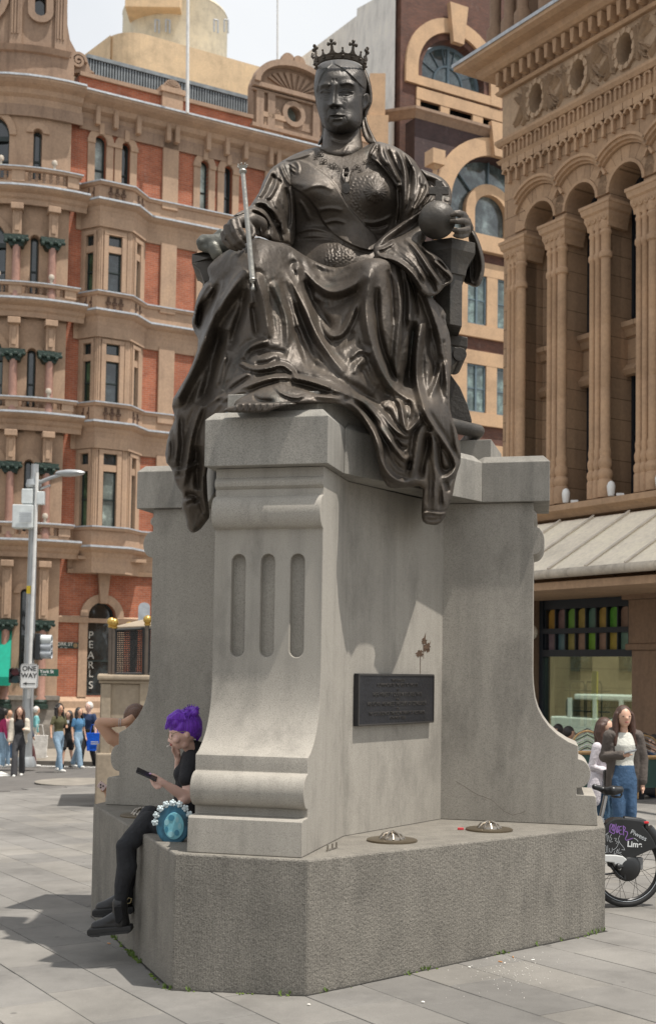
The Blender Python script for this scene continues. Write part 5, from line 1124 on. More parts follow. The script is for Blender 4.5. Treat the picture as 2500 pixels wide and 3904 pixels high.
# ================================================================== rooftop drum and cream block behind
m_cream = sandmat('cream_render', (.62, .46, .29), .12); m_tank = sandmat('tank_paint', (.62, .56, .43), .25)
TB = Fac(330, 92, 1.742)
tb = thing('tower_block', 'plain cream rendered block with a rounded end rising behind the brick building roof', 'building', TB.P(0, -2))
def tpath(mb):
    l = TB.hit(235, 300)[0]; ztop = TB.hit(262, 72)[1]; r = TB.hit(660, 300)[0]
    pts = [TB.P(l, -2, -6), TB.P(TB.hit(262, 300)[0], -2, -.6)]+[TB.P(TB.hit(262, 300)[0]+2.2*(1-math.cos(a)), -2, -.6+2.2*math.sin(a)-.8) for a in np.linspace(.2, PI/2, 8)]+[TB.P(r+5, -2, .6), TB.P(r+5, -2, -9), TB.P(l, -2, -9)]
    mb.prism(pts, (0, 0, ztop+2))
mb = MB(); tpath(mb); mb.build('tower_wall', m_cream, tb)
tk = at(412, 60, 112.0); rt_ = 122*112*MPP
zt0 = at(412, 150, 112)[2]; zt1 = at(412, 38, 112)[2]
wt = thing('rooftop_tank', 'cream round cooling tank with ladders on top of the tower block', 'tank', (tk[0], tk[1], zt0))
MB().lathe((tk[0], tk[1], 0), [(rt_, zt0-3), (rt_, zt1-.3), (rt_*1.01, zt1-.2), (rt_*.99, zt1), (rt_*.9, zt1+.4), (.01, zt1+1.0)], 48).build('tank_shell', m_tank, wt, smooth=True)
c = at(365, 18, 108); MB().obox(c, rhh, fhh, (0, 0, 1), 2.3, 1.6, .8).build('tank_hood', m_cream, wt, bevel=.05)
for u in (365, 390, 503, 527):
    mb = MB(); q0 = at(u, 80, 107); q1 = at(u+9, 84, 107); [mb.tube([at(x, y0, 107), at(x, y1, 107)], .07, 6) for x, y0, y1 in ((u, 45, 75), (u+9, 47, 78))]; mb.tube([at(u, 46, 107), at(u+9, 48, 107)], .07, 6); mb.build('ladder', m_lead, wt)
# flag poles
m_white = plain('white_paint', (.72, .72, .70), .4)
for u0, v0, u1, v1, D_, r_, lb in ((441, 235, 442, -60, 47.5, .055, 'white flag pole on the brick parapet, the thicker one left of the statue'), (652, 140, 652, -60, 52, .035, 'thin flag pole above the arched gable, just left of the crown')):
    fp = MB().tube([at(u0, v0, D_)-np.array([0, 0, .5]), at(u1, v1, D_)], [r_*1.15, r_], 10).build('flagpole', m_white, None, smooth=True); tag(fp, lb, 'flagpole', 'flag poles on the roofs')
# ================================================================== brown brick hotel
HB = Fac(930, 68, 1.742)
m_bb = brickmat('brown_brick', HB.t, (.155, .068, .045), (.11, .05, .036), (.13, .09, .075), w=.28, h=.1); m_bbd = brickmat('dark_brick', HB.t, (.075, .042, .04), (.06, .035, .035), (.07, .06, .06), w=.28, h=.1)
m_hs = sandmat('hotel_render', (.52, .35, .215), .12); m_wh = sandmat('white_render', (.66, .64, .60), .03)
hb = thing('hotel_building', 'tall brown brick building with giant arched windows and peach stone trim behind the statue', 'building', HB.P(0, -2))
def hpart(name, mat, fn, **k):
    mb = MB(); fn(mb); return mb.build(name, mat, hb, **k)
def hs(u, v, n=0): return HB.hit(u, v, n)
s1080, z1080 = hs(1062, 195)
ac = hs(1065, 200)[0]; rb = (hs(1136, 210)[0]-hs(990, 190)[0])/2; acs = (hs(1136, 210)[0]+hs(990, 190)[0])/2; zsill = (hs(990, 182)[1]+hs(1136, 218)[1])/2
ztop2 = hs(1100, 290)[1]
hpart('upper_wall', m_bb, lambda mb: HB.wall(mb, [(-.2, ztop2-8), (14, ztop2-8), (14, 44), (-.2, 44)], [archpts(acs-rb, acs+rb, zsill, zsill+.4, k=20), [(hs(975, 265)[0], ztop2-.05), (12, ztop2-.05), (12, ztop2+1.2), (hs(975, 265)[0], ztop2+1.2)]], 0, .9))
hpart('arch_band', m_hs, lambda mb: (ring(HB, mb, acs, zsill+.4, rb+.35, rb+1.15, 0, .18, k=24), HB.box(mb, acs-rb-1.15, acs-rb-.35, zsill-.6, zsill+.4, 0, .18), HB.box(mb, acs-rb-.35, acs+rb+.35, zsill-.6, zsill-.1, 0, .16), HB.box(mb, acs+rb+.35, acs+rb+1.15, zsill-.6, zsill+.4, 0, .18), HB.poly(mb, [(acs-.35, zsill+.4+rb-.3), (acs+.35, zsill+.4+rb-.3), (acs+.62, zsill+.4+rb+1.9), (acs-.62, zsill+.4+rb+1.9)], .18, .5)))
def fan(name, c, z, r, n, bars=7, inner=.45):
    gl = hpart(name, g_pale if 'x' in name else glassmat(name+'_glass', (.06, .085, .09)), lambda mb: HB.poly(mb, archpts(c-r, c+r, z, z+.3, k=20), n-.05, n))
    mb = MB()
    for k in range(1, bars): a = PI*k/bars; HB.poly(mb, [(c+r*inner*math.cos(a-.012), z+.3+r*inner*math.sin(a-.012)), (c+r*math.cos(a-.01), z+.3+r*math.sin(a-.01)), (c+r*math.cos(a+.01), z+.3+r*math.sin(a+.01)), (c+r*inner*math.cos(a+.012), z+.3+r*inner*math.sin(a+.012))], n, n+.08)
    ring(HB, mb, c, z+.3, r*inner-.06, r*inner+.06, n, n+.08, k=20); ring(HB, mb, c, z+.3, r-.18, r, n, n+.1, k=20); HB.box(mb, c-.08, c+.08, z, z+r+.3, n, n+.09); HB.box(mb, c-r, c+r, z, z+.18, n, n+.1)
    mb.build('glazing_bar', plain('blue_grey_frame', (.12, .17, .2), .4), gl)
fan('arched_window', acs, zsill, rb, -.6)
hpart('attic_panel', m_hs, lambda mb: (HB.box(mb, hs(975, 265)[0], 12, ztop2+.55, ztop2+1.2, -.1, .12), *[HB.box(mb, hs(975, 265)[0]+a, hs(975, 265)[0]+b, ztop2-.6, ztop2+.6, -.1, .1) for a, b in ((0, .25), (1.6, 2.2), (3.8, 4.5), (6.2, 6.8))]))
hpart('attic_window', g_dark, lambda mb: HB.box(mb, hs(975, 265)[0], 12, ztop2-.6, ztop2+1.3, -.75, -.7))
hpart('ledge', m_sandd, lambda mb: HB.mould(mb, [(-3, -2.2), (hs(975, 285)[0]-.9, 1.3), (14, 1.3)], [(-.1, ztop2-1.2), (0, ztop2-1.2), (.25, ztop2-.95), (.4, ztop2-.85), (.4, ztop2-.7), (-.1, ztop2-.65)]))
# lower wing in front, dark brick
hpart('lower_wall', m_bbd, lambda mb: HB.wall(mb, [(hs(975, 285)[0]-.9, -2), (14, -2), (14, ztop2-1.2), (hs(975, 285)[0]-.9, ztop2-1.2)], [archpts(hs(1055, 500, 1.3)[0], hs(1055, 500, 1.3)[0]+2*3.05, hs(1120, 555, 1.3)[1], hs(1120, 490, 1.3)[1], k=20)], 1.3, .9))
la_ = hs(1055, 500, 1.3)[0]; lc = la_+3.05; lz = hs(1120, 555, 1.3)[1]; lsp = hs(1120, 490, 1.3)[1]
hpart('arch_band', m_hs, lambda mb: (ring(HB, mb, lc, lsp, 3.1, 4.1, 1.3, 1.5, k=24), HB.poly(mb, [(lc-.4, lsp+3.0), (lc+.4, lsp+3.0), (lc+.65, lsp+4.9), (lc-.65, lsp+4.9)], 1.5, 1.8)))
gl2 = hpart('arched_window', glassmat('arched_window_lower_glass', (.08, .10, .10)), lambda mb: HB.poly(mb, archpts(lc-3.05, lc+3.05, lz, lsp, k=20), .5, .55))
[(lambda mb: mb.build('glazing_bar', plain('blue_grey_frame', (.12, .17, .2), .4), gl2))(HB.poly(MB(), [(lc+1.7*math.cos(a-.02), lsp+1.7*math.sin(a-.02)), (lc+3.05*math.cos(a-.01), lsp+3.05*math.sin(a-.01)), (lc+3.05*math.cos(a+.01), lsp+3.05*math.sin(a+.01)), (lc+1.7*math.cos(a+.02), lsp+1.7*math.sin(a+.02))], .56, .7)) for a in (PI*.25, PI*.5, PI*.75)]
hpart('inner_arch', m_hs, lambda mb: (ring(HB, mb, lc, lsp, 1.1, 1.7, .6, .95, k=18), HB.box(mb, lc-1.7, lc-1.1, lz, lsp, .6, .95), HB.box(mb, lc+1.1, lc+1.7, lz, lsp, .6, .95)))
hpart('sill_band', m_hs, lambda mb: HB.box(mb, la_-1, 14, lz-.9, lz, 1.0, 1.75))
for z0, z1 in ((hs(1120, 765, 1.3)[1], hs(1120, 648, 1.3)[1]), (hs(1120, 970, 1.3)[1], hs(1120, 858, 1.3)[1]), (hs(1120, 1180, 1.3)[1], hs(1120, 1075, 1.3)[1])):
    hpart('stone_band', m_hs, lambda mb: (HB.box(mb, la_-3, 14, z1, z1+.75, 1.31, 1.5), HB.box(mb, la_-3, 14, z0-.7, z0, 1.31, 1.55)))
    ws = [hs(u, 700, 1.5)[0] for u in (1010, 1046, 1098, 1143, 1168, 1230)]; ws = [(ws[0], ws[1]), (ws[2], ws[3]), (ws[4], ws[5])]
    prev = la_-3
    for a, b in ws+[(14, 14)]:
        hpart('mullion', m_hs, lambda mb: HB.box(mb, prev, a, z0, z1, 1.31, 1.49)); prev = b
        if a < 14:
            w_ = hpart('window', plain('blue_grey_frame', (.12, .17, .2), .4), lambda mb: (HB.box(mb, a, a+.1, z0, z1, 1.32, 1.4), HB.box(mb, b-.1, b, z0, z1, 1.32, 1.4), HB.box(mb, a, b, z0, z0+.1, 1.32, 1.4), HB.box(mb, a, b, z1-.1, z1, 1.32, 1.4), HB.box(mb, (a+b)/2-.06, (a+b)/2+.06, z0, z1, 1.32, 1.42), HB.box(mb, a, b, (z0+z1)/2-.03, (z0+z1)/2+.03, 1.32, 1.38)))
            mb = MB(); HB.box(mb, a, b, z0, z1, 1.315, 1.33); mb.build('pane', glassmat('curtained_glass', (.10, .14, .13)), w_)
m_bb2 = m_bb
for z0, z1 in ((hs(1120, 858, 1.3)[1]+.75, hs(1120, 765, 1.3)[1]-.7), (hs(1120, 1075, 1.3)[1]+.75, hs(1120, 970, 1.3)[1]-.7), (hs(1120, 640, 1.3)[1]+.6, lz-.9)):
    hpart('brick_band', m_bb, lambda mb: HB.box(mb, la_-3, 14, z0, z1, 1.31, 1.36))
# pale side of the hotel, receding to the left
sd_ = thing('white_building', 'pale rendered building side with stepped parapet behind the crowned head', 'building', HB.P(-2, -2, -3))
def q_(u, v, D0): return at(u, v, D0)
def wblock(name, uL, uR, vL, vR, DL, DR, mat, depth=6):
    a, b = at(uL, vL, DL), at(uR, vR, DR); mb = MB(); mb.add([(a[0], a[1], -2), (b[0], b[1], -2), tuple(b), tuple(a)]+[tuple(np.array(q)+fhh*depth) for q in ((a[0], a[1], -2), (b[0], b[1], -2), tuple(b), tuple(a))], [(0,1,2,3),(4,7,6,5),(0,4,5,1),(1,5,6,2),(2,6,7,3),(3,7,4,0)])
    return mb.build(name, mat, sd_)
wblock('side_wall', 838, 929, 20, -30, 80, 69.5, m_wh); wblock('low_side_wall', 700, 840, 140, 35, 105, 82, m_wh)
wblock('peach_pier', 868, 905, 172, 172, 66, 66, m_hs, 3); wblock('peach_pier', 860, 912, 270, 270, 65.6, 65.6, m_hs, 4)
mb = MB(); mb.obox(at(1021, 373, 62), HB.t, HB.n, (0, 0, 1), 0.36, .36, .36); mb.add([tuple(at(1021, 385, 62)+HB.t*a*.36+HB.n*b*.36) for a, b in ((-1,-1),(1,-1),(1,1),(-1,1))]+[tuple(at(1021, 402, 62))], [(0,1,4),(1,2,4),(2,3,4),(3,0,4)]); mb.tube([at(1021, 400, 62), at(1019, 470, 62)], .12, 8)
tag(mb.build('rainwater_head', m_hs, None), 'peach box shaped rainwater head with downpipe on the dark brick corner', 'drainpipe')
# ================================================================== sandstone arcade on the right
QB = Fac(1380, 26, -.623)
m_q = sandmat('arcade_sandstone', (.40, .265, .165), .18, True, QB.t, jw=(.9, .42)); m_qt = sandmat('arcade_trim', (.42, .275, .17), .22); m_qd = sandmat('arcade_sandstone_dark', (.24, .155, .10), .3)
m_qf = plain('navy_timber', (.012, .017, .024), .45); m_qcol = sandmat('arcade_column', (.44, .285, .175), .12)
q = thing('arcade_building', 'brown sandstone arcade building with clustered columns, round arches and carved cornice', 'building', QB.P(0, -1, 0))
def qpart(name, mat, fn, smooth=False, bevel=0, parent=q, label=None):
    mb = MB(); fn(mb); return mb.build(name, mat, parent, smooth=smooth, bevel=bevel, label=label)
QX = 8.0; QL = -2.75
cen = [-1.53, -.25, 1.05, 2.35, 3.65, 4.95, 6.25]; pier = [-2.18, -.89, .40, 1.70, 3.0, 4.3, 5.6, 6.9]; RI, RO = .46, .98
zs = 10.93
holes = [archpts(c-RI, c+RI, 4.62, zs, k=14) for c in cen]
qpart('upper_wall', m_q, lambda mb: QB.wall(mb, [(QL, 4.6), (QX, 4.6), (QX, 13.1), (QL, 13.1)], holes, 0, .95))
qpart('side_wall', m_q, lambda mb: mb.prism([QB.P(QL, -1.2, -.001), QB.P(QL, -1.2, -7), QB.P(QL+1.5, -1.2, -7), QB.P(QL+1.5, -1.2, -.96)], (0, 0, 14.2)))
for c in cen:
    qpart('arch_moulding', m_qt, lambda mb: (ring(QB, mb, c, zs, RI, RI+.07, 0, .06, k=18), ring(QB, mb, c, zs, RI+.13, RI+.16, 0, .03, k=18)), smooth=False)
    k_ = 9
    for i in range(k_):                                   # voussoirs, each a stone of its own
        a0, a1 = PI*i/k_+.006, PI*(i+1)/k_-.006
        qpart('voussoir', m_q if i % 2 else m_qt, lambda mb: ring(QB, mb, c, zs, RI+.075, RI+.12 if False else RO-.16, .001, .035, a0=a0, a1=a1, k=2))
    a_ = math.acos(.645/(RO-.05))
    qpart('hood_mould', m_qt, lambda mb: (ring(QB, mb, c, zs, RO-.15, RO-.09, 0, .10, a0=a_*.6, a1=PI-a_*.6, k=18), ring(QB, mb, c, zs, RO-.10, RO-.03, 0, .17, a0=a_*.9, a1=PI-a_*.9, k=18), ring(QB, mb, c, zs, RO-.03, RO+.03, 0, .22, a0=a_, a1=PI-a_, k=18)))
    # recessed windows and spandrels
    fr = qpart('window', m_qf, lambda mb: (QB.box(mb, c-RI, c-RI+.07, 4.7, zs, -.72, -.6), QB.box(mb, c+RI-.09, c+RI, 4.7, zs, -.72, -.6), QB.box(mb, c-.03, c+.03, 4.7, zs, -.70, -.62), QB.box(mb, c-RI, c+RI, zs-.9, zs-.78, -.7, -.6), QB.box(mb, c-RI, c+RI, 8.35, 8.45, -.7, -.6), QB.box(mb, c-RI, c+RI, 6.0, 6.08, -.7, -.6), ring(QB, mb, c, zs, RI-.08, RI, -.7, -.6, k=12)))
    mb = MB(); QB.poly(mb, archpts(c-RI, c+RI, 4.6, zs), -.75, -.7); mb.build('pane', g_dark, fr)
    qpart('spandrel', m_q, lambda mb: (QB.box(mb, c-RI, c+RI, 7.3, 8.3, -.75, -.5), QB.mould(mb, [(c-RI, -.5), (c+RI, -.5)], [(0, 8.0), (.06, 8.02), (.12, 8.15), (.2, 8.2), (.2, 8.3), (0, 8.32)]), QB.mould(mb, [(c-RI, -.5), (c+RI, -.5)], [(0, 7.2), (.1, 7.22), (.16, 7.32), (.05, 7.45), (0, 7.46)])))
mcap = m_qt
for i, s in enumerate(pier):
    col_s = [-.24, -.08, .08, .245] if i != 1 else [-.22, -.04, .16]
    rads = [.062, .062, .062, .10] if i == 0 else [.07, .07, .10]; off = [-.24, -.10, .04, .21] if i == 0 else [-.2, -.04, .17]
    nn = [.10, .10, .10, .15]
    for ds, r_, n_ in zip(off, rads, nn):
        p = QB.P(s+ds, 0, n_)
        prof = [(r_*1.55, 4.68), (r_*1.55, 5.02), (r_*1.3, 5.05), (r_*1.62, 5.12), (r_*1.55, 5.2), (r_*1.1, 5.26), (r_*1.4, 5.34), (r_*1.4, 5.42), (r_*1.05, 5.5), (r_*1.2, 5.6), (r_*1.2, 5.64), (r_, 5.7), (r_, 6.9), (r_*.985, 6.905), (r_, 6.91), (r_, 8.2), (r_*.985, 8.205), (r_, 8.21), (r_, 9.55), (r_*1.35, 9.58), (r_*1.4, 9.63), (r_*1.35, 9.68), (r_, 9.71), (r_, 10.05), (r_*1.25, 10.08), (r_*1.25, 10.12), (r_, 10.15), (r_*1.3, 10.25), (r_*1.1, 10.35)]
        MB().lathe((p[0], p[1], 0), prof, 14).build('column', m_qcol, q, smooth=True)
    qpart('pier', m_q, lambda mb: QB.box(mb, s-.19, s+.19, 4.65, 10.3, -.3, .06))
    qpart('capital', mcap, lambda mb: (QB.mould(mb, [(s-.28, -.4), (s-.30, .16), (s+.30, .16), (s+.28, -.4)], [(0, 10.2), (.01, 10.3), (.05, 10.42), (.05, 10.5), (.09, 10.54), (.11, 10.64), (.13, 10.66), (.13, 10.72), (-.1, 10.72), (-.1, 10.2)])))
    for k in range(4): qpart('capital_ring', m_qt, lambda mb: mb.tube([QB.P(s-.24+.16*k+.05*math.cos(a), 10.40+.06*math.sin(a), .20) for a in np.linspace(0, 2*PI, 9)], .018, 5, cap=False))
qpart('sill_ledge', m_qt, lambda mb: QB.mould(mb, [(QL, -.3), (QL, .0), (QX, .0)], [(0, 4.32), (.22, 4.36), (.3, 4.44), (.42, 4.5), (.42, 4.62), (0, 4.66)]))
for s in (-1.5, -.28, 1.02, 2.3):                          # little floodlights on the ledge
    p = QB.P(s-.1, 4.66, .28); mb = MB(); mb.lathe(p, [(.06, 0), (.075, .1), (.085, .2), (.06, .27), (.02, .3)], 12); mb.box(p+np.array([.1, -.05, 0]), p+np.array([.25, .05, .05]))
    tag(mb.build('floodlight', m_white, None, smooth=True), {-1.5: 'white floodlight on the stone ledge beside the leftmost column cluster', -.28: 'white floodlight on the stone ledge between the second and third column clusters', 1.02: 'white floodlight on the stone ledge left of the rightmost column cluster', 2.3: 'white floodlight at the far right end of the stone ledge'}[s], 'floodlight', 'floodlights along the ledge')
# cornice zone
zb = 12.40
m_leaf = sandmat('carved_sandstone', (.42, .30, .20), .2)
qpart('arcade_band', m_qt, lambda mb: (QB.mould(mb, [(QL, -.6), (QL, 0), (QX, 0)], [(0, zb+.22), (.1, zb+.22), (.14, zb+.3), (0, zb+.32)]), QB.mould(mb, [(QL, -.6), (QL, 0), (QX, 0)], [(0, zb+.32), (.04, zb+.32), (.04, zb+.62), (0, zb+.64)]), QB.mould(mb, [(QL, -.6), (QL, 0), (QX, 0)], [(0, zb+.62), (.12, zb+.62), (.17, zb+.7), (.17, zb+.76), (0, zb+.78)])))
k = 0; s = QL+.12
while s < 4.2:
    c = s
    qpart('corbel_arch', m_qt, lambda mb: (ring(QB, mb, c, zb-.02, .062, .115, .001, .10, k=8), QB.box(mb, c+.075, c+.135, zb-.28, zb-.0, .001, .09), QB.box(mb, c-.115, c+.135, zb+.08, zb+.22, .001, .1)))
    qpart('blind_arch', m_qt, lambda mb: (QB.box(mb, c-.1, c-.05, zb+.34, zb+.56, .04, .09), QB.box(mb, c+.05, c+.08, zb+.34, zb+.56, .04, .09), ring(QB, mb, c-.01, zb+.54, .05, .1, .04, .1, k=6)))
    qpart('bracket', m_qt, lambda mb: (QB.poly(mb, [(c-.05, zb+1.92), (c+.03, zb+1.92), (c+.05, zb+2.22), (c-.07, zb+2.22)], .1, .34),))
    s += .27; k += 1
hc = [QB.hit(u, v)[0] for u, v in ((1320, 365*.2484/.2484*0+230), (1354, 172), (1460, 100))]
def frieze_holes():
    out = []
    for u, v in ((1258, 232), (1356, 170), (1466, 98), (1590, 20), (1740, -60)): s, z = QB.hit(u, v, .1); out.append((s, z))
    return out
FH = frieze_holes(); zmid = sum(z for _, z in FH)/len(FH); 
qpart('frieze', m_leaf, lambda mb: QB.wall(mb, [(QL-.02, zb+.78), (QX, zb+.78), (QX, zb+1.82), (QL-.02, zb+1.82)], [[(s+.22*math.cos(a), zb+1.3+.33*math.sin(a)) for a in np.linspace(0, 2*PI, 20, endpoint=False)] for s, _ in FH], .06, .6))
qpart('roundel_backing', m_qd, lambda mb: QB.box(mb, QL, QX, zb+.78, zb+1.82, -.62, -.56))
rng2 = random.Random(5)
def leaf(mb, pts, w, n0, n1):                     # a ribbed acanthus frond
    L = smooth_line(pts, 2); P2 = np.array(L)
    for i in range(len(P2)-1):
        a, b = P2[i], P2[i+1]; t = (b-a)/np.linalg.norm(b-a); nn_ = np.array([-t[1], t[0]]); f0, f1 = i/(len(P2)-1), (i+1)/(len(P2)-1)
        wa, wb = w*math.sin(PI*min(.97, .08+f0*.92))**.6, w*math.sin(PI*min(.97, .08+f1*.92))**.6
        mb.add([QB.P(*(a+nn_*wa), n0), QB.P(*(b+nn_*wb), n0), QB.P(*b, n1), QB.P(*a, n1), QB.P(*(b-nn_*wb), n0), QB.P(*(a-nn_*wa), n0)], [(0, 1, 2, 3), (3, 2, 4, 5)])
for i, (s, _) in enumerate(FH):
    z = zb+1.3
    mb = MB()
    for k in range(22): 
        a0, a1 = 2*PI*k/22, 2*PI*(k+1)/22; w = .08+.025*(k % 2)
        QB.poly(mb, [(s+.22*math.cos(a0), z+.33*math.sin(a0)), (s+(.22+w)*math.cos(a0), z+(.33+w)*math.sin(a0)), (s+(.22+w)*math.cos(a1), z+(.33+w)*math.sin(a1)), (s+.22*math.cos(a1), z+.33*math.sin(a1))], .061, .12+.02*(k % 2))
    mb.build('roundel_ring', m_leaf, q)
    for j in range(46):
        side = 1 if j % 2 else -1; sg = 1 if rng2.random() < .5 else -1; x0 = s+side*rng2.uniform(.26, .42); z0 = z-sg*rng2.uniform(.1, .40); x1 = x0+side*rng2.uniform(.12, .38); z1 = z+sg*rng2.uniform(.18, .45)
        x0 = max(QL+.03, x0); x1 = max(QL+.03, x1)
        mb = MB(); leaf(mb, [(x0, z0), (x0+side*.02, z0+sg*.25), (x1-side*.1, z1-sg*.1), (x1, z1)], rng2.uniform(.022, .04), .061, rng2.uniform(.11, .17)); mb.build('carved_leaf', m_leaf, q)
qpart('cornice', m_qt, lambda mb: (QB.mould(mb, [(QL, -.6), (QL, .06), (QX, .06)], [(-.1, zb+1.8), (.1, zb+1.8), (.14, zb+1.86), (.08, zb+1.92), (-.1, zb+1.93)]), QB.mould(mb, [(QL, -2), (QL, .0), (QX, .0)], [(0, zb+1.9), (.1, zb+1.9), (.12, zb+2.22), (.38, zb+2.24), (.46, zb+2.3), (.5, zb+2.42), (.72, zb+2.44), (.84, zb+2.5), (.84, zb+2.6), (0, zb+2.66)])))
qpart('gutter_lead', m_lead, lambda mb: QB.mould(mb, [(QL, -2), (QL, 0), (QX, 0)], [(.7, zb+2.62), (.87, zb+2.58), (.88, zb+2.65), (.7, zb+2.69)]))
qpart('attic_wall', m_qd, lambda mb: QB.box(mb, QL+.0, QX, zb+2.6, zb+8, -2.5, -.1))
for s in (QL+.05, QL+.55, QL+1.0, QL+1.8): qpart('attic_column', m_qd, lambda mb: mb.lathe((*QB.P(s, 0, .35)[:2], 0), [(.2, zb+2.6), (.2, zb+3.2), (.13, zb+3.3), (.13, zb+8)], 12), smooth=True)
# street level: beam, shopfront, pilasters
qpart('beam', m_qt, lambda mb: QB.box(mb, QL, QX, 3.0, 4.35, -.8, -.05))
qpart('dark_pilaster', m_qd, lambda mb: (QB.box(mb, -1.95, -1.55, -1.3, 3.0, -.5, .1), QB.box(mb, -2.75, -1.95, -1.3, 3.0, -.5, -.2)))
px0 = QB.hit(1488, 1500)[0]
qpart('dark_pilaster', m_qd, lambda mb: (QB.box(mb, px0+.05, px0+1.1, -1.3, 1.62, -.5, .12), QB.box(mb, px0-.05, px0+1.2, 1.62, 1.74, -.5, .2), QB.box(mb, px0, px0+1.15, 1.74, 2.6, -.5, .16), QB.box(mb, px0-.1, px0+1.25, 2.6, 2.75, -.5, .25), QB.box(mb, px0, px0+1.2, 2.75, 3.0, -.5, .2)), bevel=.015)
x0 = QB.hit(1262, 1500)[0]; x1 = px0+.05
zt, zm, zl = QB.hit(1270, 1412)[1], QB.hit(1270, 1478)[1], QB.hit(1270, 1535)[1]
shop = qpart('shopfront_frame', m_qf, lambda mb: (QB.box(mb, x0-.02, x0+.1, -1.2, 2.92, -.25, -.05), QB.box(mb, x0+.1, x1, 2.5, 2.95, -.22, -.08), QB.box(mb, x0-.05, x1, 2.7, 2.8, -.2, .0), QB.box(mb, x0+.1, x1, 1.98, 2.09, -.22, -.04), QB.box(mb, x0+.1, x1, 1.5, 1.64, -.22, -.04), QB.box(mb, x0+.1, x1, -1.2, -.55, -.22, -.06)))
cols = [(.42, .24, .05), (.24, .15, .14), (.20, .42, .08), (.45, .34, .10), (.14, .26, .2), (.45, .30, .08), (.12, .38, .05), (.34, .22, .16), (.5, .4, .05)]
cols2 = [(.22, .16, .17), (.12, .2, .21), (.36, .31, .10), (.34, .22, .15), (.2, .40, .05), (.32, .20, .14), (.42, .31, .06), (.18, .29, .22), (.34, .2, .14)]
nw = 9; w_ = (x1-x0-.12)/nw
for r_, (za, zb2, cs) in enumerate(((2.09, 2.5, cols), (1.64, 1.98, cols2))):
    for k in range(nw):
        a, b = x0+.12+w_*k+.033, x0+.12+w_*(k+1)-.002
        mm = plain('stained_glass_%s_%s' % (('amber', 'plum', 'lime', 'gold', 'teal', 'honey', 'leaf', 'rose', 'lemon')[k], ('upper', 'lower')[r_]), tuple(c_*.85 for c_ in cs[k]), .25, 0, .2)
        pts = [(a, za), (b, za), (b, zb2-.08), ((a*.15+b*.85), zb2-.02), ((a+b)/2, zb2), ((a*.85+b*.15), zb2-.02), (a, zb2-.08)] if r_ == 0 else [(a, za), (b, za), (b, zb2), (a, zb2)]
        qpart('stained_pane', mm, lambda mb: QB.poly(mb, pts, -.2, -.17), parent=shop)
        qpart('glazing_bar', m_qf, lambda mb: QB.box(mb, a-.035, a-.002, za, zb2+.01, -.2, -.09), parent=shop)
    qpart('backing_board', m_qf, lambda mb: QB.box(mb, x0+.1, x1, za, zb2, -.26, -.21), parent=shop)
mg, t, b = NT('shop_window_glass'); t.nodes.remove(b); out = [n for n in t.nodes if n.type == 'OUTPUT_MATERIAL'][0]
gl = _n(t, 'ShaderNodeBsdfGlossy', Roughness=.0); gl.inputs['Color'].default_value = (.8, .95, .85, 1); tr = t.nodes.new('ShaderNodeBsdfTransparent'); tr.inputs['Color'].default_value = (.75, .85, .75, 1); ms = t.nodes.new('ShaderNodeMixShader'); ms.inputs[0].default_value = .38
t.links.new(tr.outputs[0], ms.inputs[1]); t.links.new(gl.outputs[0], ms.inputs[2]); t.links.new(ms.outputs[0], out.inputs[0])
sw = qpart('shop_window', mg, lambda mb: QB.box(mb, x0+.1, x1, -.55, 1.5, -.14, -.13), parent=q)
# cafe interior behind the glass
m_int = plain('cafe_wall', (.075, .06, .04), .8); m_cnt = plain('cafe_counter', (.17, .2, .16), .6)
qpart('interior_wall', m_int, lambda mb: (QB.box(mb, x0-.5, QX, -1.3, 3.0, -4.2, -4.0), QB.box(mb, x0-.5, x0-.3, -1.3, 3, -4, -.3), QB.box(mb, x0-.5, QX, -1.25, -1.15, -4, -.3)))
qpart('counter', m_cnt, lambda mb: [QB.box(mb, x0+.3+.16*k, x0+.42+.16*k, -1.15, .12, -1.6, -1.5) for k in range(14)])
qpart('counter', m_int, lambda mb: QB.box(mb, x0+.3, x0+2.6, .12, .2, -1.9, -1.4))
rack = thing('display_rack', 'thin black wire display rack inside the cafe window', 'rack', QB.P(x0+.5, -1.1, -.6))
mb = MB()
for a in (.35, .85): mb.tube([QB.P(x0+a, -1.1, -.6), QB.P(x0+a, .9, -.6), QB.P(x0+a+.03, .98, -.6), QB.P(x0+a+.42, .98, -.6), QB.P(x0+a+.45, .9, -.6), QB.P(x0+a+.45, -1.1, -.6)], .014, 6)
mb.build('rack_frame', m_qf, rack)
for z in (.0, .35, .78): mb = MB(); QB.box(mb, x0+.3, x0+1.35, z, z+.02, -.8, -.5); mb.build('shelf', m_qf, rack)
tr_ = MB(); QB.box(tr_, x0+1.15, x0+1.3, -.2, 1.2, -.5, -.46); tag(tr_.build('yellow_banner', plain('yellow_vinyl', (.75, .55, .03), .5)), 'narrow yellow banner with ragged edge standing inside the shop window', 'banner')
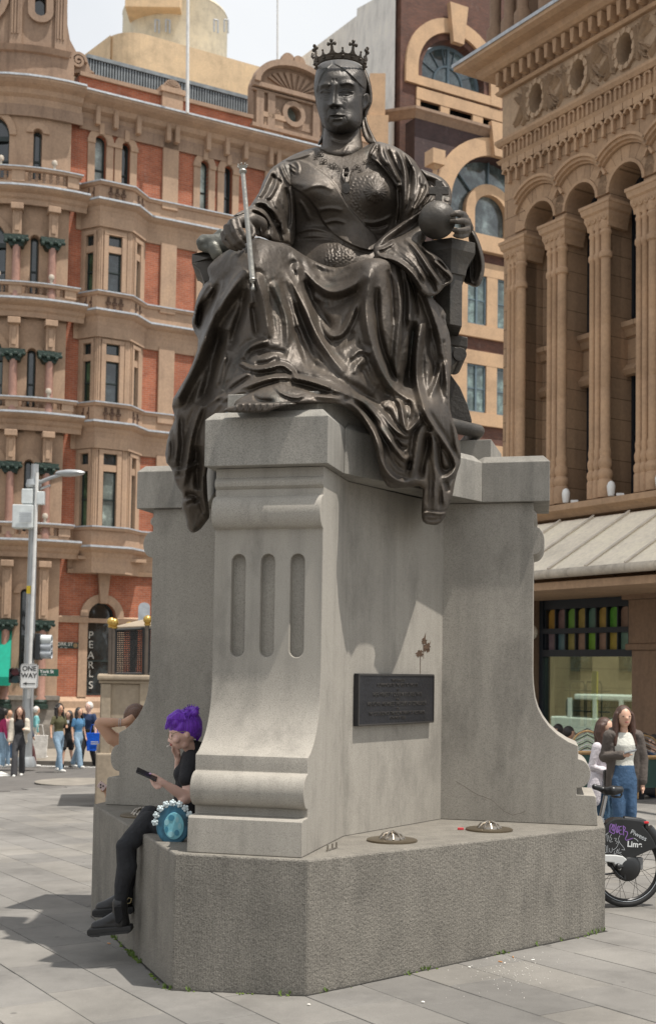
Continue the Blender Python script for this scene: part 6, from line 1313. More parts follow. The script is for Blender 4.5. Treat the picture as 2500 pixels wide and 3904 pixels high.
# awning
m_canvas = sandmat('awning_canvas', (.86, .77, .62), .12); m_bat = plain('cream_batten', (.62, .56, .48), .6); m_gut = sandmat('weathered_gutter', (.50, .44, .36), .8)
aw = thing('street_awning', 'cream sloping awning with pale battens along the front of the sandstone arcade', 'awning', QB.P(0, 3.2, 1.2))
NA = 2.4; ea, za_ = QB.hit(1245, 1352, NA); eb, zb_ = QB.hit(1540, 1322, NA); ze = (za_+zb_)/2
mb = MB(); mb.add([QB.P(-6, 4.28, .3), QB.P(QX, 4.28, .3), QB.P(QX, ze+.05, NA), QB.P(-6, ze+.05, NA), QB.P(-6, 4.24, .3), QB.P(QX, 4.24, .3), QB.P(QX, ze, NA), QB.P(-6, ze, NA)], [(0,1,2,3),(7,6,5,4),(0,4,5,1),(3,2,6,7),(0,3,7,4),(1,5,6,2)]); mb.build('awning_canvas', m_canvas, aw)
for k in range(14):
    s = -5.4+k*.98; MB().tube([QB.P(s, 4.31, .32), QB.P(s, ze+.08, NA)], .022, 6).build('batten', m_bat, aw)
mb = MB(); mb.tube([QB.P(-6, ze-.02, NA+.02), QB.P(QX, ze-.02, NA+.02)], .085, 12); mb.build('gutter', m_gut, aw, smooth=True)
mb = MB(); QB.box(mb, -6, QX, ze-.3, ze-.16, 0, NA-.1); mb.build('soffit', m_qt, aw)
mb = MB(); w0 = QB.P(.2, ze+.2, NA-.1)
wd = MB()
for k in range(7): a = random.uniform(0, 6.28); wd.add([w0, w0+np.array([.04*math.cos(a), .04*math.sin(a), .18+.05*k]), w0+np.array([.09*math.cos(a), .09*math.sin(a), .14+.05*k])], [(0, 1, 2)])
tag(wd.build('weed', plain('weed_green', (.10, .16, .03), .8)), 'small green weed growing in the gutter at the awning edge', 'weed')
# globe lamp by the shopfront
gp = at(1243, 1485, 25.5); mb = MB(); mb.ball(gp, .16, 16, 12); tag(mb.build('wall_lamp', m_globe, None, smooth=True), 'white globe wall lamp beside the cafe shopfront, half behind the pedestal', 'lamp')
# ================================================================== people
def skinm(name, col): 
    if name in _mats: return _mats[name]
    m, t, b = NT(name); n = noisef(t, gvec(t), 12, 3); setc(t, b, ramp(t, n, [(.3, tuple(x*.9 for x in col)), (.7, col)])); b.inputs['Roughness'].default_value = .5
    b.inputs['Subsurface Weight'].default_value = .08; b.inputs['Subsurface Radius'].default_value = (.02, .008, .004); _mats[name] = m; return m
def cloth(name, col, rough=.85):
    if name in _mats: return _mats[name]
    m, t, b = NT(name); v = gvec(t); n = noisef(t, v, 7, 5, .6); setc(t, b, ramp(t, n, [(.3, tuple(x*.75 for x in col)), (.7, tuple(min(1, x*1.1) for x in col))])); b.inputs['Roughness'].default_value = rough
    bump(t, b, noisef(t, v, 22, 4, .6), .012); _mats[name] = m; return m
def hairm(name, col):
    if name in _mats: return _mats[name]
    m, t, b = NT(name); v = gvec(t, (40, 40, 6)); n = noisef(t, v, 3, 4, .7); setc(t, b, ramp(t, n, [(.3, tuple(x*.45 for x in col)), (.7, tuple(min(1, x*1.35) for x in col))])); b.inputs['Roughness'].default_value = .42
    bump(t, b, n, .006); _mats[name] = m; return m
m_eye = plain('eye_dark', (.02, .015, .012), .3); m_lip = plain('lip', (.42, .13, .11), .5); m_soft = plain('white_trainer', (.75, .74, .7), .5); m_blk = plain('black_leather', (.012, .012, .013), .38, 0, .3, 20); m_phone = plain('phone_black', (.01, .01, .012), .25)
def person(label, u, vf, vt, skin, hair, top, bottom, shoe=m_soft, face=0., legs=(.0, .0), arms=None, D0=None, long_hair=True, sleeve='short', lower='trousers', group=None, lean=0., jacket=None, hairc=0, wide=1., near=False, hair_len=.16):
    """face: heading in radians, 0 = towards the camera, + = towards the viewer's right"""
    foot = onG(u, vf) if D0 is None else at(u, vf, D0); D = (foot-CAM)@FW; H_ = (vf-vt)*MPP*D
    f = -fhh*math.cos(face)+rhh*math.sin(face); r = np.cross(f, [0, 0, 1.])            # r: the person's right
    base = np.array([foot[0], foot[1], foot[2]])
    def L(x, y, z): return base+r*x*H_+f*(y+lean*z)*H_+np.array([0, 0, z*H_])
    p = thing('person', label, 'person', base, group)
    body = MB(); vox = H_*(.0065 if near else .011)
    hip, kn, an = .52, .285, .045
    def bl(mb, pts, rad, n=10): limb(mb, [L(*q) for q in pts], [x*H_*wide for x in rad], n)
    # head and neck
    hc = L(0, .012, .935); hz = np.array([0, 0, 1.])
    body.ball(hc, .062*H_, 14, 10, sc=(.78, .92, 1.12), rot=np.array([r, f, hz]).T); body.ball(L(0, .03, .905), .045*H_, 12, 8, sc=(.8, .8, .9), rot=np.array([r, f, hz]).T)
    body.ball(L(0, .071, .925), .0085*H_, 8, 6); [body.ball(L(s*.05, .0, .93), .011*H_, 8, 6) for s in (-1, 1)]
    bl(body, [(0, .0, .80), (0, .005, .90)], [.033, .028])
    arms = arms or (((.13, -.01, .64), (.14, .03, .50)), ((-.13, -.01, .64), (-.14, .03, .50)))
    for s, (e, h_) in zip((1, -1), arms):
        bl(body, [(s*.095, 0, .80), e, h_], [.026, .021, .015])
        d = np.array(h_)-np.array(e); d /= np.linalg.norm(d); h_ = np.array(h_); pr = np.array([-s*.3, .6, 0])
        bl(body, [h_, h_+d*.03], [.016, .018])
        for k in range(4): o_ = np.array([.0, (k-1.5)*.0085, 0]); bl(body, [h_+d*.03+o_, h_+d*.052+o_+pr*.008, h_+d*(.066-.006*abs(k-1.2))+o_+pr*.018], [.0065, .006, .005], 6)
        bl(body, [h_+d*.01, h_+d*.03+np.array([-s*.012, .02, 0])], [.007, .006], 6)
    ks = []
    for s, st in zip((1, -1), legs):
        k = (s*.045, st*.5+.02, kn+abs(st)*.02); a = (s*.042, st-.01 if st > 0 else st, an+(.03 if st < -.05 else 0)); ks.append((k, a)); bl(body, [(s*.045, 0, hip), k, a], [.045, .032, .02])
    bo = remesh(body.build('body', skin, p), vox, 3)
    # clothes
    def loft(mb, prof, n=18):
        vs = []; fs = []
        for z, rx, ry, oy in prof:
            for k_ in range(n): a_ = 2*PI*k_/n; vs.append(L(rx*math.cos(a_)*wide, ry*math.sin(a_)*wide+oy, z))
        for i_ in range(len(prof)-1):
            for k_ in range(n): a_ = i_*n+k_; b_ = i_*n+(k_+1) % n; fs.append((a_, b_, b_+n, a_+n))
        fs += [tuple(range(n)), tuple(range(len(vs)-n, len(vs)))]; mb.add(vs, fs)
    tl_ = .50 if sleeve == 'long' else .56
    t = MB(); loft(t, [(tl_, .084, .060, 0), (.59, .078, .055, 0), (.635, .073, .051, 0), (.69, .080, .060, .004), (.74, .090, .064, .006), (.785, .096, .054, 0), (.81, .082, .045, 0), (.828, .045, .036, 0)])
    for s, (e, h_) in zip((1, -1), arms):
        e = np.array(e); sh = np.array([s*.095, 0, .80]); q1 = sh+(e-sh)*(.62 if sleeve == 'short' else 1.)
        pts = [sh, q1]+([e+(np.array(h_)-e)*.9] if sleeve == 'long' else []); bl(t, pts, [.034, .030, .024][:len(pts)])
    remesh(t.build('top', top, p), vox, 3)
    b = MB()
    if lower == 'trousers': [bl(b, [(s*.042, 0, .545), (s*.046, 0, hip-.02), k, (a[0], a[1], a[2]+.0)], [.046, .053, .041, .034]) for s, (k, a) in zip((1, -1), ks)]
    elif lower == 'wide': [bl(b, [(s*.042, 0, .545), (s*.048, 0, hip-.02), k, (a[0]*1.1, a[1], a[2])], [.046, .052, .046, .050]) for s, (k, a) in zip((1, -1), ks)]
    else: [bl(b, [(s*.042, 0, .545), (s*.05, 0, hip-.02), tuple(np.array(k)+[0, 0, .06])], [.052, .06, .055]) for s, (k, a) in zip((1, -1), ks)]
    loft(b, [(.44, .082, .06, 0), (.48, .092, .068, -.004), (.52, .092, .068, -.006), (.56, .086, .062, -.003), (.605, .077, .056, 0)]); remesh(b.build('shorts' if lower == 'shorts' else 'trousers', bottom, p), vox, 3)
    for s, (k, a) in zip((1, -1), ks):
        m_ = MB(); bl(m_, [(a[0], a[1]-.02, .022), (a[0], a[1]+.05, .018), (a[0], a[1]+.095, .016)], [.024, .022, .018]); bl(m_, [(a[0], a[1], .045), (a[0], a[1], .02)], [.024, .026]); m_.build('shoe', shoe, p, smooth=True)
    if jacket is not None:
        j = MB()
        for s in (-1, 1): bl(j, [(s*.088, -.01, .44 if near else .5), (s*.083, -.005, .6), (s*.086, .0, .74), (s*.066, -.01, .815)], [.036, .036, .040, .032])
        loft(j, [(.47, .095, .035, -.05), (.6, .088, .033, -.04), (.72, .095, .035, -.035), (.8, .085, .03, -.025)])
        for s, (e, h_) in zip((1, -1), arms):
            e = np.array(e); sh = np.array([s*.1, 0, .80]); bl(j, [sh, e, e+(np.array(h_)-e)*.86], [.046, .043, .034])
        remesh(j.build('jacket', jacket, p), vox, 3)
    if hair is not None:
        h = MB(); M3 = np.array([r, f, hz]).T
        h.ball(L(0, -.006, .948), .068*H_, 14, 10, sc=(.86, .95, 1.02), rot=M3); cut = L(0, .062, .905)
        if long_hair:
            for x, y in ((-.045, -.01), (-.025, -.04), (0, -.05), (.025, -.04), (.045, -.01), (.05, .012), (-.05, .012)): bl(h, [(x, y, .95), (x*1.15, y-.005, .9), (x*1.35, y+(.02 if y > -.02 else 0), .935-hair_len)], [.022, .026, .018])
        o = remesh(h.build('hair', hair, p), vox, 2)
        bm = bmesh.new(); bm.from_mesh(o.data); off_ = np.array(wloc(p))
        dl = [v for v in bm.verts if (lambda q: q@f > .033*H_ and q[2] < .022*H_ and abs(q@r) < .047*H_)(np.array(v.co)+off_-L(0, .0, .935))]
        bmesh.ops.delete(bm, geom=dl, context='VERTS'); bm.to_mesh(o.data); bm.free()
    for s in (-1, 1): fm = MB(); fm.ball(L(s*.022, .062, .94), .0058*H_, 8, 6, sc=(1.25, .6, .6), rot=np.array([r, f, hz]).T); fm.build('eye', m_eye, bo)
    lm = MB(); lm.ball(L(0, .066, .899), .010*H_, 8, 6, sc=(1.4, .5, .42), rot=np.array([r, f, hz]).T); lm.build('mouth', m_lip, bo)
    return p, L, H_, (r, f, hz), D
sk1 = skinm('skin_light', (.62, .38, .27)); sk2 = skinm('skin_tan', (.50, .29, .19)); sk3 = skinm('skin_pale', (.70, .46, .37))
hb_ = hairm('hair_black', (.02, .015, .013)); hbr = hairm('hair_brown', (.075, .035, .022)); hw = hairm('hair_white', (.72, .7, .66))
jean = cloth('denim_mid', (.045, .10, .19)); jeanl = cloth('denim_light', (.26, .38, .50)); jeand = cloth('denim_dark', (.03, .075, .13)); blk = cloth('black_cotton', (.015, .015, .017)); grey = cloth('charcoal_cloth', (.05, .05, .055)); whitec = cloth('white_cotton', (.72, .70, .66))
olive = cloth('olive_cotton', (.10, .095, .045)); navy = cloth('navy_cotton', (.02, .04, .10)); pinkc = cloth('pink_cotton', (.65, .35, .36)); mag = cloth('magenta_knit', (.40, .03, .12)); turq = cloth('turquoise_cotton', (.20, .50, .52)); maroon = cloth('maroon_cloth', (.11, .04, .04)); cream = cloth('cream_cloth', (.66, .60, .50)); bluec = cloth('blue_print', (.08, .22, .40))
GP = 'pedestrians crossing the street'
def px(x, y): return .16*x, 1601.6+.16*y
def walker(label, hx, ht, ft, **k):
    return person(label, .16*hx, 1601.6+.16*ft, 1601.6+.16*ht, group=GP, **k)
walker('person in magenta cardigan cut by the left edge of the photo', -10, 390, 1260, skin=sk1, hair=hb_, top=mag, bottom=jeanl, face=2.6, legs=(.06, -.06), sleeve='long', D0=33.)
walker('person in pale pink shirt seen from behind at the far left', 55, 400, 1245, skin=sk2, hair=hb_, top=pinkc, bottom=jeanl, face=2.8, legs=(.08, -.05), sleeve='long', long_hair=False, D0=35)
walker('bald man in navy top and blue jeans walking away behind the cardigan woman', 125, 418, 1190, skin=sk2, hair=None, top=navy, bottom=jean, shoe=m_blk, face=2.9, legs=(.05, -.08), sleeve='long', D0=38)
pw, L3, H3, fr3, D3 = walker('woman in open white cardigan over black top with wide grey trousers', 270, 372, 1385, skin=sk1, hair=hbr, top=blk, bottom=grey, face=.15, legs=(.16, -.08), jacket=cream, lower='wide', arms=(((.12, .0, .64), (.13, .04, .5)), ((-.12, .02, .66), (-.08, .12, .68))), D0=31, hair_len=.15)
walker('man in white cap, navy shirt and maroon trousers behind the cardigan woman', 410, 385, 1240, skin=sk2, hair=hb_, top=navy, bottom=maroon, face=1.4, legs=(.16, -.16), long_hair=False, sleeve='long', D0=34.5)
pt, L5, H5, fr5, D5 = walker('white haired person in turquoise shirt carrying a white carrier bag', 520, 368, 1110, skin=sk1, hair=hw, top=turq, bottom=cream, face=1.9, legs=(.14, -.12), long_hair=False, sleeve='long', D0=37)
ph, L6, H6, fr6, D6 = walker('woman in olive T-shirt and blue jeans wearing black headphones', 850, 335, 1310, skin=sk2, hair=hb_, top=olive, bottom=jeanl, face=.9, legs=(.13, -.06), arms=(((.15, .0, .66), (.19, .06, .54)), ((-.13, .03, .66), (-.05, .12, .66))), D0=32, hair_len=.13)
walker('woman in black shirt and black shorts looking at a phone', 1000, 430, 1250, skin=sk1, hair=hb_, top=blk, bottom=blk, shoe=m_blk, face=-.4, legs=(.12, -.08), lower='shorts', arms=(((.12, .03, .66), (.04, .14, .72)), ((-.13, 0, .64), (-.13, .03, .5))), D0=34, hair_len=.12)
walker('woman in blue top and flared pale jeans with a dark backpack strap', 1140, 385, 1255, skin=sk1, hair=hb_, top=bluec, bottom=jeanl, face=.9, legs=(.13, -.16), lower='wide', D0=33.5, hair_len=.1)
pm, L9, H9, fr9, D9 = walker('elderly man in navy polo and black trousers holding a bright blue bag', 1290, 305, 1270, skin=sk3, hair=hw, top=navy, bottom=blk, shoe=m_blk, face=-.5, legs=(.14, -.12), long_hair=False, arms=(((.13, .0, .66), (.09, .12, .62)), ((-.14, .0, .65), (-.155, .03, .55))), D0=34.5, wide=1.15)
def bag3(name, c, w, h, mat, label, cat, fr, D):
    r, f, z = fr; c = np.array(c); mb = MB(); q = [c+r*a*w/2+z*b*h/2 for a, b in ((-.85, -1), (.85, -1), (1, 1), (-1, 1))]; mb.prism([x-f*.03 for x in q], f*.06); o = mb.build(name, mat, None, bevel=.01)
    h_ = MB(); h_.tube([c+z*h*.5+r*w*.25, c+z*h*.95+r*w*.15, c+z*h*.95-r*w*.15, c+z*h*.5-r*w*.25], .012, 6); h_.build('bag_handle', mat, o); return tag(o, label, cat)
b9 = bag3('shopping_bag', at(*px(1380, 880), D9-.25), .42, .48, cloth('blue_nonwoven', (.0, .10, .62)), 'bright blue reusable shopping bag in the elderly man\'s hand', 'bag', (rhh, -fhh, np.array([0, 0, 1.])), D9)
for k_, w_t in enumerate(('■■■■■■', '▬▬▬▬▬▬▬')):
    mbt = MB(); c_ = at(*px(1392, 880+28*k_), D9-.3); mbt.obox(c_, rhh, (0, 0, 1), fhh, .10, .012, .003); mbt.build('bag_print', m_let, b9)
bag3('carrier_bag', at(*px(580, 950), D5-.2), .5, .66, whitec, 'large white paper carrier bag held by the person in turquoise', 'bag', (rhh, -fhh, np.array([0, 0, 1.])), D5)
mb = MB(); r_, f_, z_ = fr6; c = L6(0, .0, .945); mb.tube([c+r_*.075*H6*math.cos(a)+z_*.075*H6*math.sin(a) for a in np.linspace(0, PI, 9)], .008*H6, 6); [mb.ball(c+r_*s*.07*H6, .024*H6, 10, 8) for s in (-1, 1)]; mb.build('headphones', m_blk, ph, smooth=True)
mb = MB(); mb.obox(at(*px(985, 583), 33.6), rhh, (0, .3, 1), fhh, .06, .04, .01); tag(mb.build('phone', m_lead, None), 'pale phone held by the woman in black shorts', 'phone')
# ---- two women by the bicycle
m_hood = cloth('grey_brown_fleece', (.10, .083, .072)); tank = cloth('white_ribbed_cotton', (.66, .66, .60)); shirtw = cloth('white_shirt', (.70, .66, .70))
GW = 'women standing behind the bicycle'
pA, LA, HA, frA, DA = person('woman in brown hooded jacket, white tank top and blue jeans holding a phone', 1462, 2003, 1662, sk1, hbr, tank, jean, face=.12, legs=(.03, .02), jacket=m_hood, near=True, D0=14.6, group=GW, arms=(((.13, -.01, .66), (.045, .14, .68)), ((-.14, -.01, .64), (-.13, .02, .47))), hair_len=.19)
mb = MB(); mb.obox(at(1456, 1743, 14.05), rhh, (0, 0, .3), fhh, .055, .03, .008); 
mbp = MB(); mbp.obox(LA(.02, .185, .705), rhh*.95+np.array([0, 0, .25]), fhh*.8+np.array([0, 0, -.3]), np.cross(rhh, fhh), .07, .035, .006); tag(mbp.build('phone', m_lead, None, bevel=.003), 'silver phone in the hand of the woman in the hooded jacket', 'phone')
mb = MB(); [limb(mb, [LA(s*.03, -.045, .83), LA(s*.075, -.02, .835), LA(s*.085, .02, .81)], [.03*HA]*3) for s in (-1, 1)]; remesh(mb.build('hood', m_hood, pA), .02, 2)
pB, LB2, HB2, frB, DB = person('woman with brown bob in loose white shirt, half hidden behind the jacket woman', 1418, 2015, 1690, sk1, hbr, shirtw, jeand, face=.75, legs=(.02, -.02), near=True, D0=15.2, sleeve='long', group=GW, hair_len=.115, wide=1.1, arms=(((.13, -.02, .66), (.06, .09, .62)), ((-.13, .0, .65), (-.10, .1, .60))))
mb = MB(); limb(mb, [LB2(.09, -.01, .60), LB2(.11, -.01, .50), LB2(.12, -.01, .42)], [.05*HB2, .055*HB2, .05*HB2]); limb(mb, [LB2(-.02, -.02, .60), LB2(-.0, -.02, .46)], [.06*HB2, .055*HB2]); remesh(mb.build('shirt_tail', shirtw, pB), .02, 2)
mb = MB(); mb.obox(at(1432, 1832, 14.9), rhh, fhh, (0, 0, 1), .08, .05, .12); hbag = mb.build('handbag', m_blk, None, bevel=.02); tag(hbag, 'small black handbag hanging between the two women', 'bag')
# ---- cafe guests
def sitter(label, hu, hv, D, skin, hair, top, face, long_hair=False, arm=None, hair_len=.14):
    s = .24; c = at(hu, hv, D); p = thing('person', label, 'person', c-np.array([0, 0, .85])); f = -fhh*math.cos(face)+rhh*math.sin(face); r = np.cross(f, [0, 0, 1.]); z = np.array([0, 0, 1.]); M3 = np.array([r, f, z]).T
    mb = MB(); mb.ball(c, .1, 14, 10, sc=(.8, .95, 1.15), rot=M3); mb.ball(c+f*.11-z*.01, .016, 8, 6); limb(mb, [c-z*.08, c-z*.2], [.05, .055]); arm = arm or ((.24, .1, -.45), (.12, .38, -.42))
    def Q(a): return c+r*a[0]+f*a[1]+z*a[2]
    for k in (1, -1):
        e, h_ = arm; e = (e[0]*k, e[1], e[2]) if k == 1 else (-.22, .12, -.45); h_ = (h_[0]*k, h_[1], h_[2]) if k == 1 else (-.1, .38, -.4); sh = (.17*k, 0, -.22); limb(mb, [Q(sh), Q(e), Q(h_)], [.045, .037, .028]); hd_ = np.array(h_); limb(mb, [Q(hd_), Q(hd_+[0, .06, 0])], [.03, .03])
        for q_ in range(4): limb(mb, [Q(hd_+[(q_-1.5)*.018, .07, 0]), Q(hd_+[(q_-1.5)*.018, .12, -.02])], [.011, .009], 6)
    for k in (1, -1): limb(mb, [c-z*.82+r*.09*k, c-z*.82+r*.12*k+f*.42, c-z*1.25+r*.12*k+f*.45], [.075, .06, .04])
    bo = remesh(mb.build('body', skin, p), .014, 3)
    t = MB(); limb(t, [Q((0, 0, -.3)), Q((0, .0, -.55)), Q((0, -.02, -.8))], [.14, .14, .15]); [limb(t, [Q((.17*k, 0, -.24)), Q((.1*k, 0, -.5)), Q((.08*k, 0, -.8))], [.075, .12, .12]) for k in (1, -1)]
    for k in (1, -1): e = arm[0] if k == 1 else (-.22, .12, -.45); sh = np.array((.18*k, 0, -.23)); e = np.array((abs(e[0])*k, e[1], e[2])); limb(t, [Q(sh), Q(sh+(e-sh)*.8)], [.07, .06])
    remesh(t.build('top', top, p), .016, 3)
    tr = MB(); [limb(tr, [c-z*.8+r*.09*k, c-z*.8+r*.13*k+f*.45, c-z*1.2+r*.13*k+f*.48], [.1, .08, .06]) for k in (1, -1)]; remesh(tr.build('trousers', blk, p), .02, 2)
    h = MB(); h.ball(c-f*.015+z*.02, .108, 14, 10, sc=(.86, .95, 1.05), rot=M3)
    if long_hair: [limb(h, [c+r*x-f*.06, c+r*x-f*.08-z*hair_len*1.3, c+r*x*1.2-f*.08-z*hair_len*2.4], [.04, .045, .03]) for x in (-.06, 0, .06)]
    o = remesh(h.build('hair', hair, p), .013, 2); bm = bmesh.new(); bm.from_mesh(o.data); off_ = np.array(wloc(p))
    bmesh.ops.delete(bm, geom=[v for v in bm.verts if (lambda q: q@f > .045 and q[2] < .04)(np.array(v.co)+off_-c)], context='VERTS'); bm.to_mesh(o.data); bm.free()
    [(lambda em: em.build('eye', m_eye, bo))(MB().ball(c+f*.095+r*s_*.035+z*.01, .012, 8, 6)) for s_ in (-1, 1)]; return p
sitter('seated man in light blue shirt with short dark hair at the cafe', 1336, 1722, 22.5, sk2, hb_, cloth('pale_blue_shirt', (.22, .30, .42)), 1.35)
sitter('seated woman with long black hair raising a drink at the cafe', 1308, 1716, 23.5, sk2, hb_, whitec, -1.2, True, arm=((.2, .2, -.3), (.1, .22, -.05)))
sitter('seated person with dark hair in navy blue at the right edge of the photo', 1534, 1742, 21.5, sk1, hb_, cloth('blue_denim_shirt', (.02, .05, .12)), -1.0, True)
sitter('seated dark haired guest partly hidden behind the pedestal curve', 1288, 1724, 24., sk1, hb_, cloth('dark_knit', (.04, .04, .05)), .6)
# ================================================================== woman with purple hair on the pedestal step
def Y(x, y, D): return at(215.6+.36*x, 1601.6+.36*y, D)
def Y6(x, y, D): return at(184.8+.38*x, 1909.6+.38*y, D)
pu = thing('person', 'purple haired woman in black and glasses smoking with a phone on the pedestal step', 'person', Y(600, 930, 8.95))
skw = skinm('skin_fair', (.68, .44, .36)); W8 = 8.9*MPP*.36            # metres per zone pixel
hf_ = -rhh*.97-fhh*.25; hf_ /= np.linalg.norm(hf_); hr_ = np.cross(hf_, [0, 0, 1.]); zz = np.array([0, 0, 1.]); M3 = np.array([hr_, hf_, zz]).T
# head in profile: a smooth skull with brow, nose, lips and chin
mb = MB()
mb.ball(Y(605, 300, 8.88), 98*W8, 20, 14, sc=(.80, 1.0, 1.0), rot=M3); mb.ball(Y(572, 355, 8.88), 70*W8, 18, 12, sc=(.82, .95, 1.15), rot=M3); mb.ball(Y(570, 418, 8.88), 28*W8, 12, 8, sc=(1.1, 1, .8), rot=M3); mb.ball(Y(600, 400, 8.88), 40*W8, 12, 8, sc=(1.15, 1, .9), rot=M3)
limb(mb, [Y(512, 345, 8.88), Y(506, 372, 8.88), Y(503, 384, 8.88)], [7*W8, 9*W8, 10*W8], 8); mb.ball(Y(508, 388, 8.865), 7*W8, 8, 6); mb.ball(Y(523, 407, 8.88), 11*W8, 8, 6, sc=(1.5, 1, .6), rot=M3); mb.ball(Y(526, 420, 8.88), 10*W8, 8, 6, sc=(1.5, 1, .6), rot=M3); mb.ball(Y(527, 318, 8.88), 24*W8, 10, 8, sc=(1.6, 1, .7), rot=M3); mb.ball(Y(552, 375, 8.815), 26*W8, 10, 8)
mb.ball(Y(622, 345, 8.80), 18*W8, 10, 8, sc=(.5, .9, 1.3), rot=M3); limb(mb, [Y(610, 390, 8.9), Y(655, 440, 8.95), Y(670, 520, 8.98)], [44*W8, 46*W8, 60*W8])
limb(mb, [Y(655, 560, 8.82), Y(625, 740, 8.72), Y(600, 762, 8.68)], [50*W8, 42*W8, 38*W8]); limb(mb, [Y(620, 755, 8.70), Y(540, 705, 8.66), Y(478, 665, 8.62)], [40*W8, 33*W8, 22*W8])
limb(mb, [Y(478, 665, 8.62), Y(445, 648, 8.61), Y(418, 635, 8.61)], [23*W8, 26*W8, 24*W8])
for k, (a, b_, c_) in enumerate((((425, 655), (395, 648), (380, 628)), ((430, 668), (400, 668), (388, 648)), ((440, 680), (412, 684), (398, 668)), ((450, 688), (424, 694), (410, 682)))): limb(mb, [Y(*a, 8.58), Y(*b_, 8.57), Y(*c_, 8.59)], [10*W8, 9*W8, 7.5*W8], 8)
limb(mb, [Y(438, 625, 8.60), Y(408, 606, 8.59), Y(380, 600, 8.59)], [11*W8, 9.5*W8, 8*W8], 8)
# far arm lifted to the mouth
limb(mb, [Y(640, 560, 9.12), Y(570, 600, 9.1), Y(566, 500, 8.98)], [44*W8, 38*W8, 24*W8]); limb(mb, [Y(566, 505, 8.97), Y(556, 470, 8.95)], [23*W8, 22*W8])
for k, (a, b_, c_) in enumerate((((548, 460), (535, 436), (520, 414)), ((556, 455), (546, 432), (532, 410)), ((566, 458), (560, 440), (548, 424)), ((574, 465), (572, 452), (560, 436)))): limb(mb, [Y(*a, 8.93), Y(*b_, 8.92), Y(*c_, 8.9)], [8.5*W8, 8*W8, 6.5*W8], 8)
limb(mb, [Y(545, 480, 8.93), Y(530, 455, 8.91), Y(527, 438, 8.9)], [9*W8, 8*W8, 7*W8], 8)
# hips, legs to the ankle
limb(mb, [Y(640, 900, 8.98), Y(560, 930, 8.95)], [95*W8, 80*W8]); limb(mb, [Y6(420, 60, 8.9), Y6(292, 205, 8.73), Y6(300, 330, 8.73), Y6(270, 450, 8.74), Y6(262, 560, 8.74)], [54*W8, 42*W8, 40*W8, 32*W8, 27*W8]); limb(mb, [Y6(430, 30, 9.05), Y6(345, 140, 8.98), Y6(325, 330, 8.96), Y6(300, 540, 8.96)], [50*W8, 40*W8, 34*W8, 26*W8])
bodyW = remesh(mb.build('body', skw, pu), .0072, 3, .4)
mb = MB(); limb(mb, [Y(668, 500, 8.97), Y(655, 600, 8.97), Y(640, 760, 8.98), Y(640, 880, 8.98)], [88*W8, 105*W8, 108*W8, 112*W8]); limb(mb, [Y(720, 480, 9.0), Y(740, 640, 9.02), Y(720, 860, 9.02)], [80*W8, 100*W8, 110*W8]); mb.ball(Y(600, 600, 8.96), 70*W8, 12, 8)
limb(mb, [Y(650, 505, 8.85), Y(640, 560, 8.80), Y(622, 632, 8.75)], [64*W8, 62*W8, 56*W8]); limb(mb, [Y(650, 520, 9.1), Y(610, 580, 9.12)], [60*W8, 52*W8]); limb(mb, [Y(672, 420, 8.95), Y(690, 450, 8.97)], [44*W8, 66*W8])
remesh(mb.build('t_shirt', cloth('black_tee', (.014, .014, .017)), pu), .0085, 3, .5)
mb = MB(); limb(mb, [Y(660, 890, 8.98), Y(560, 930, 8.93), Y(470, 950, 8.84)], [112*W8, 98*W8, 84*W8]); limb(mb, [Y6(430, 60, 8.9), Y6(330, 165, 8.76), Y6(285, 205, 8.72), Y6(300, 330, 8.73), Y6(268, 450, 8.74), Y6(262, 535, 8.74)], [78*W8, 68*W8, 58*W8, 68*W8, 50*W8, 42*W8])
limb(mb, [Y6(440, 20, 9.06), Y6(370, 110, 9.0), Y6(330, 160, 8.97), Y6(330, 330, 8.96), Y6(300, 450, 8.96), Y6(300, 530, 8.96)], [74*W8, 62*W8, 54*W8, 56*W8, 44*W8, 38*W8]); [mb.ball(Y6(262+4*k, 520-16*k, 8.74), (46-1*k)*W8, 12, 8, sc=(1, 1, .3)) for k in range(4)]
remesh(mb.build('jeans', cloth('black_denim', (.02, .021, .025)), pu), .0085, 3, .5)
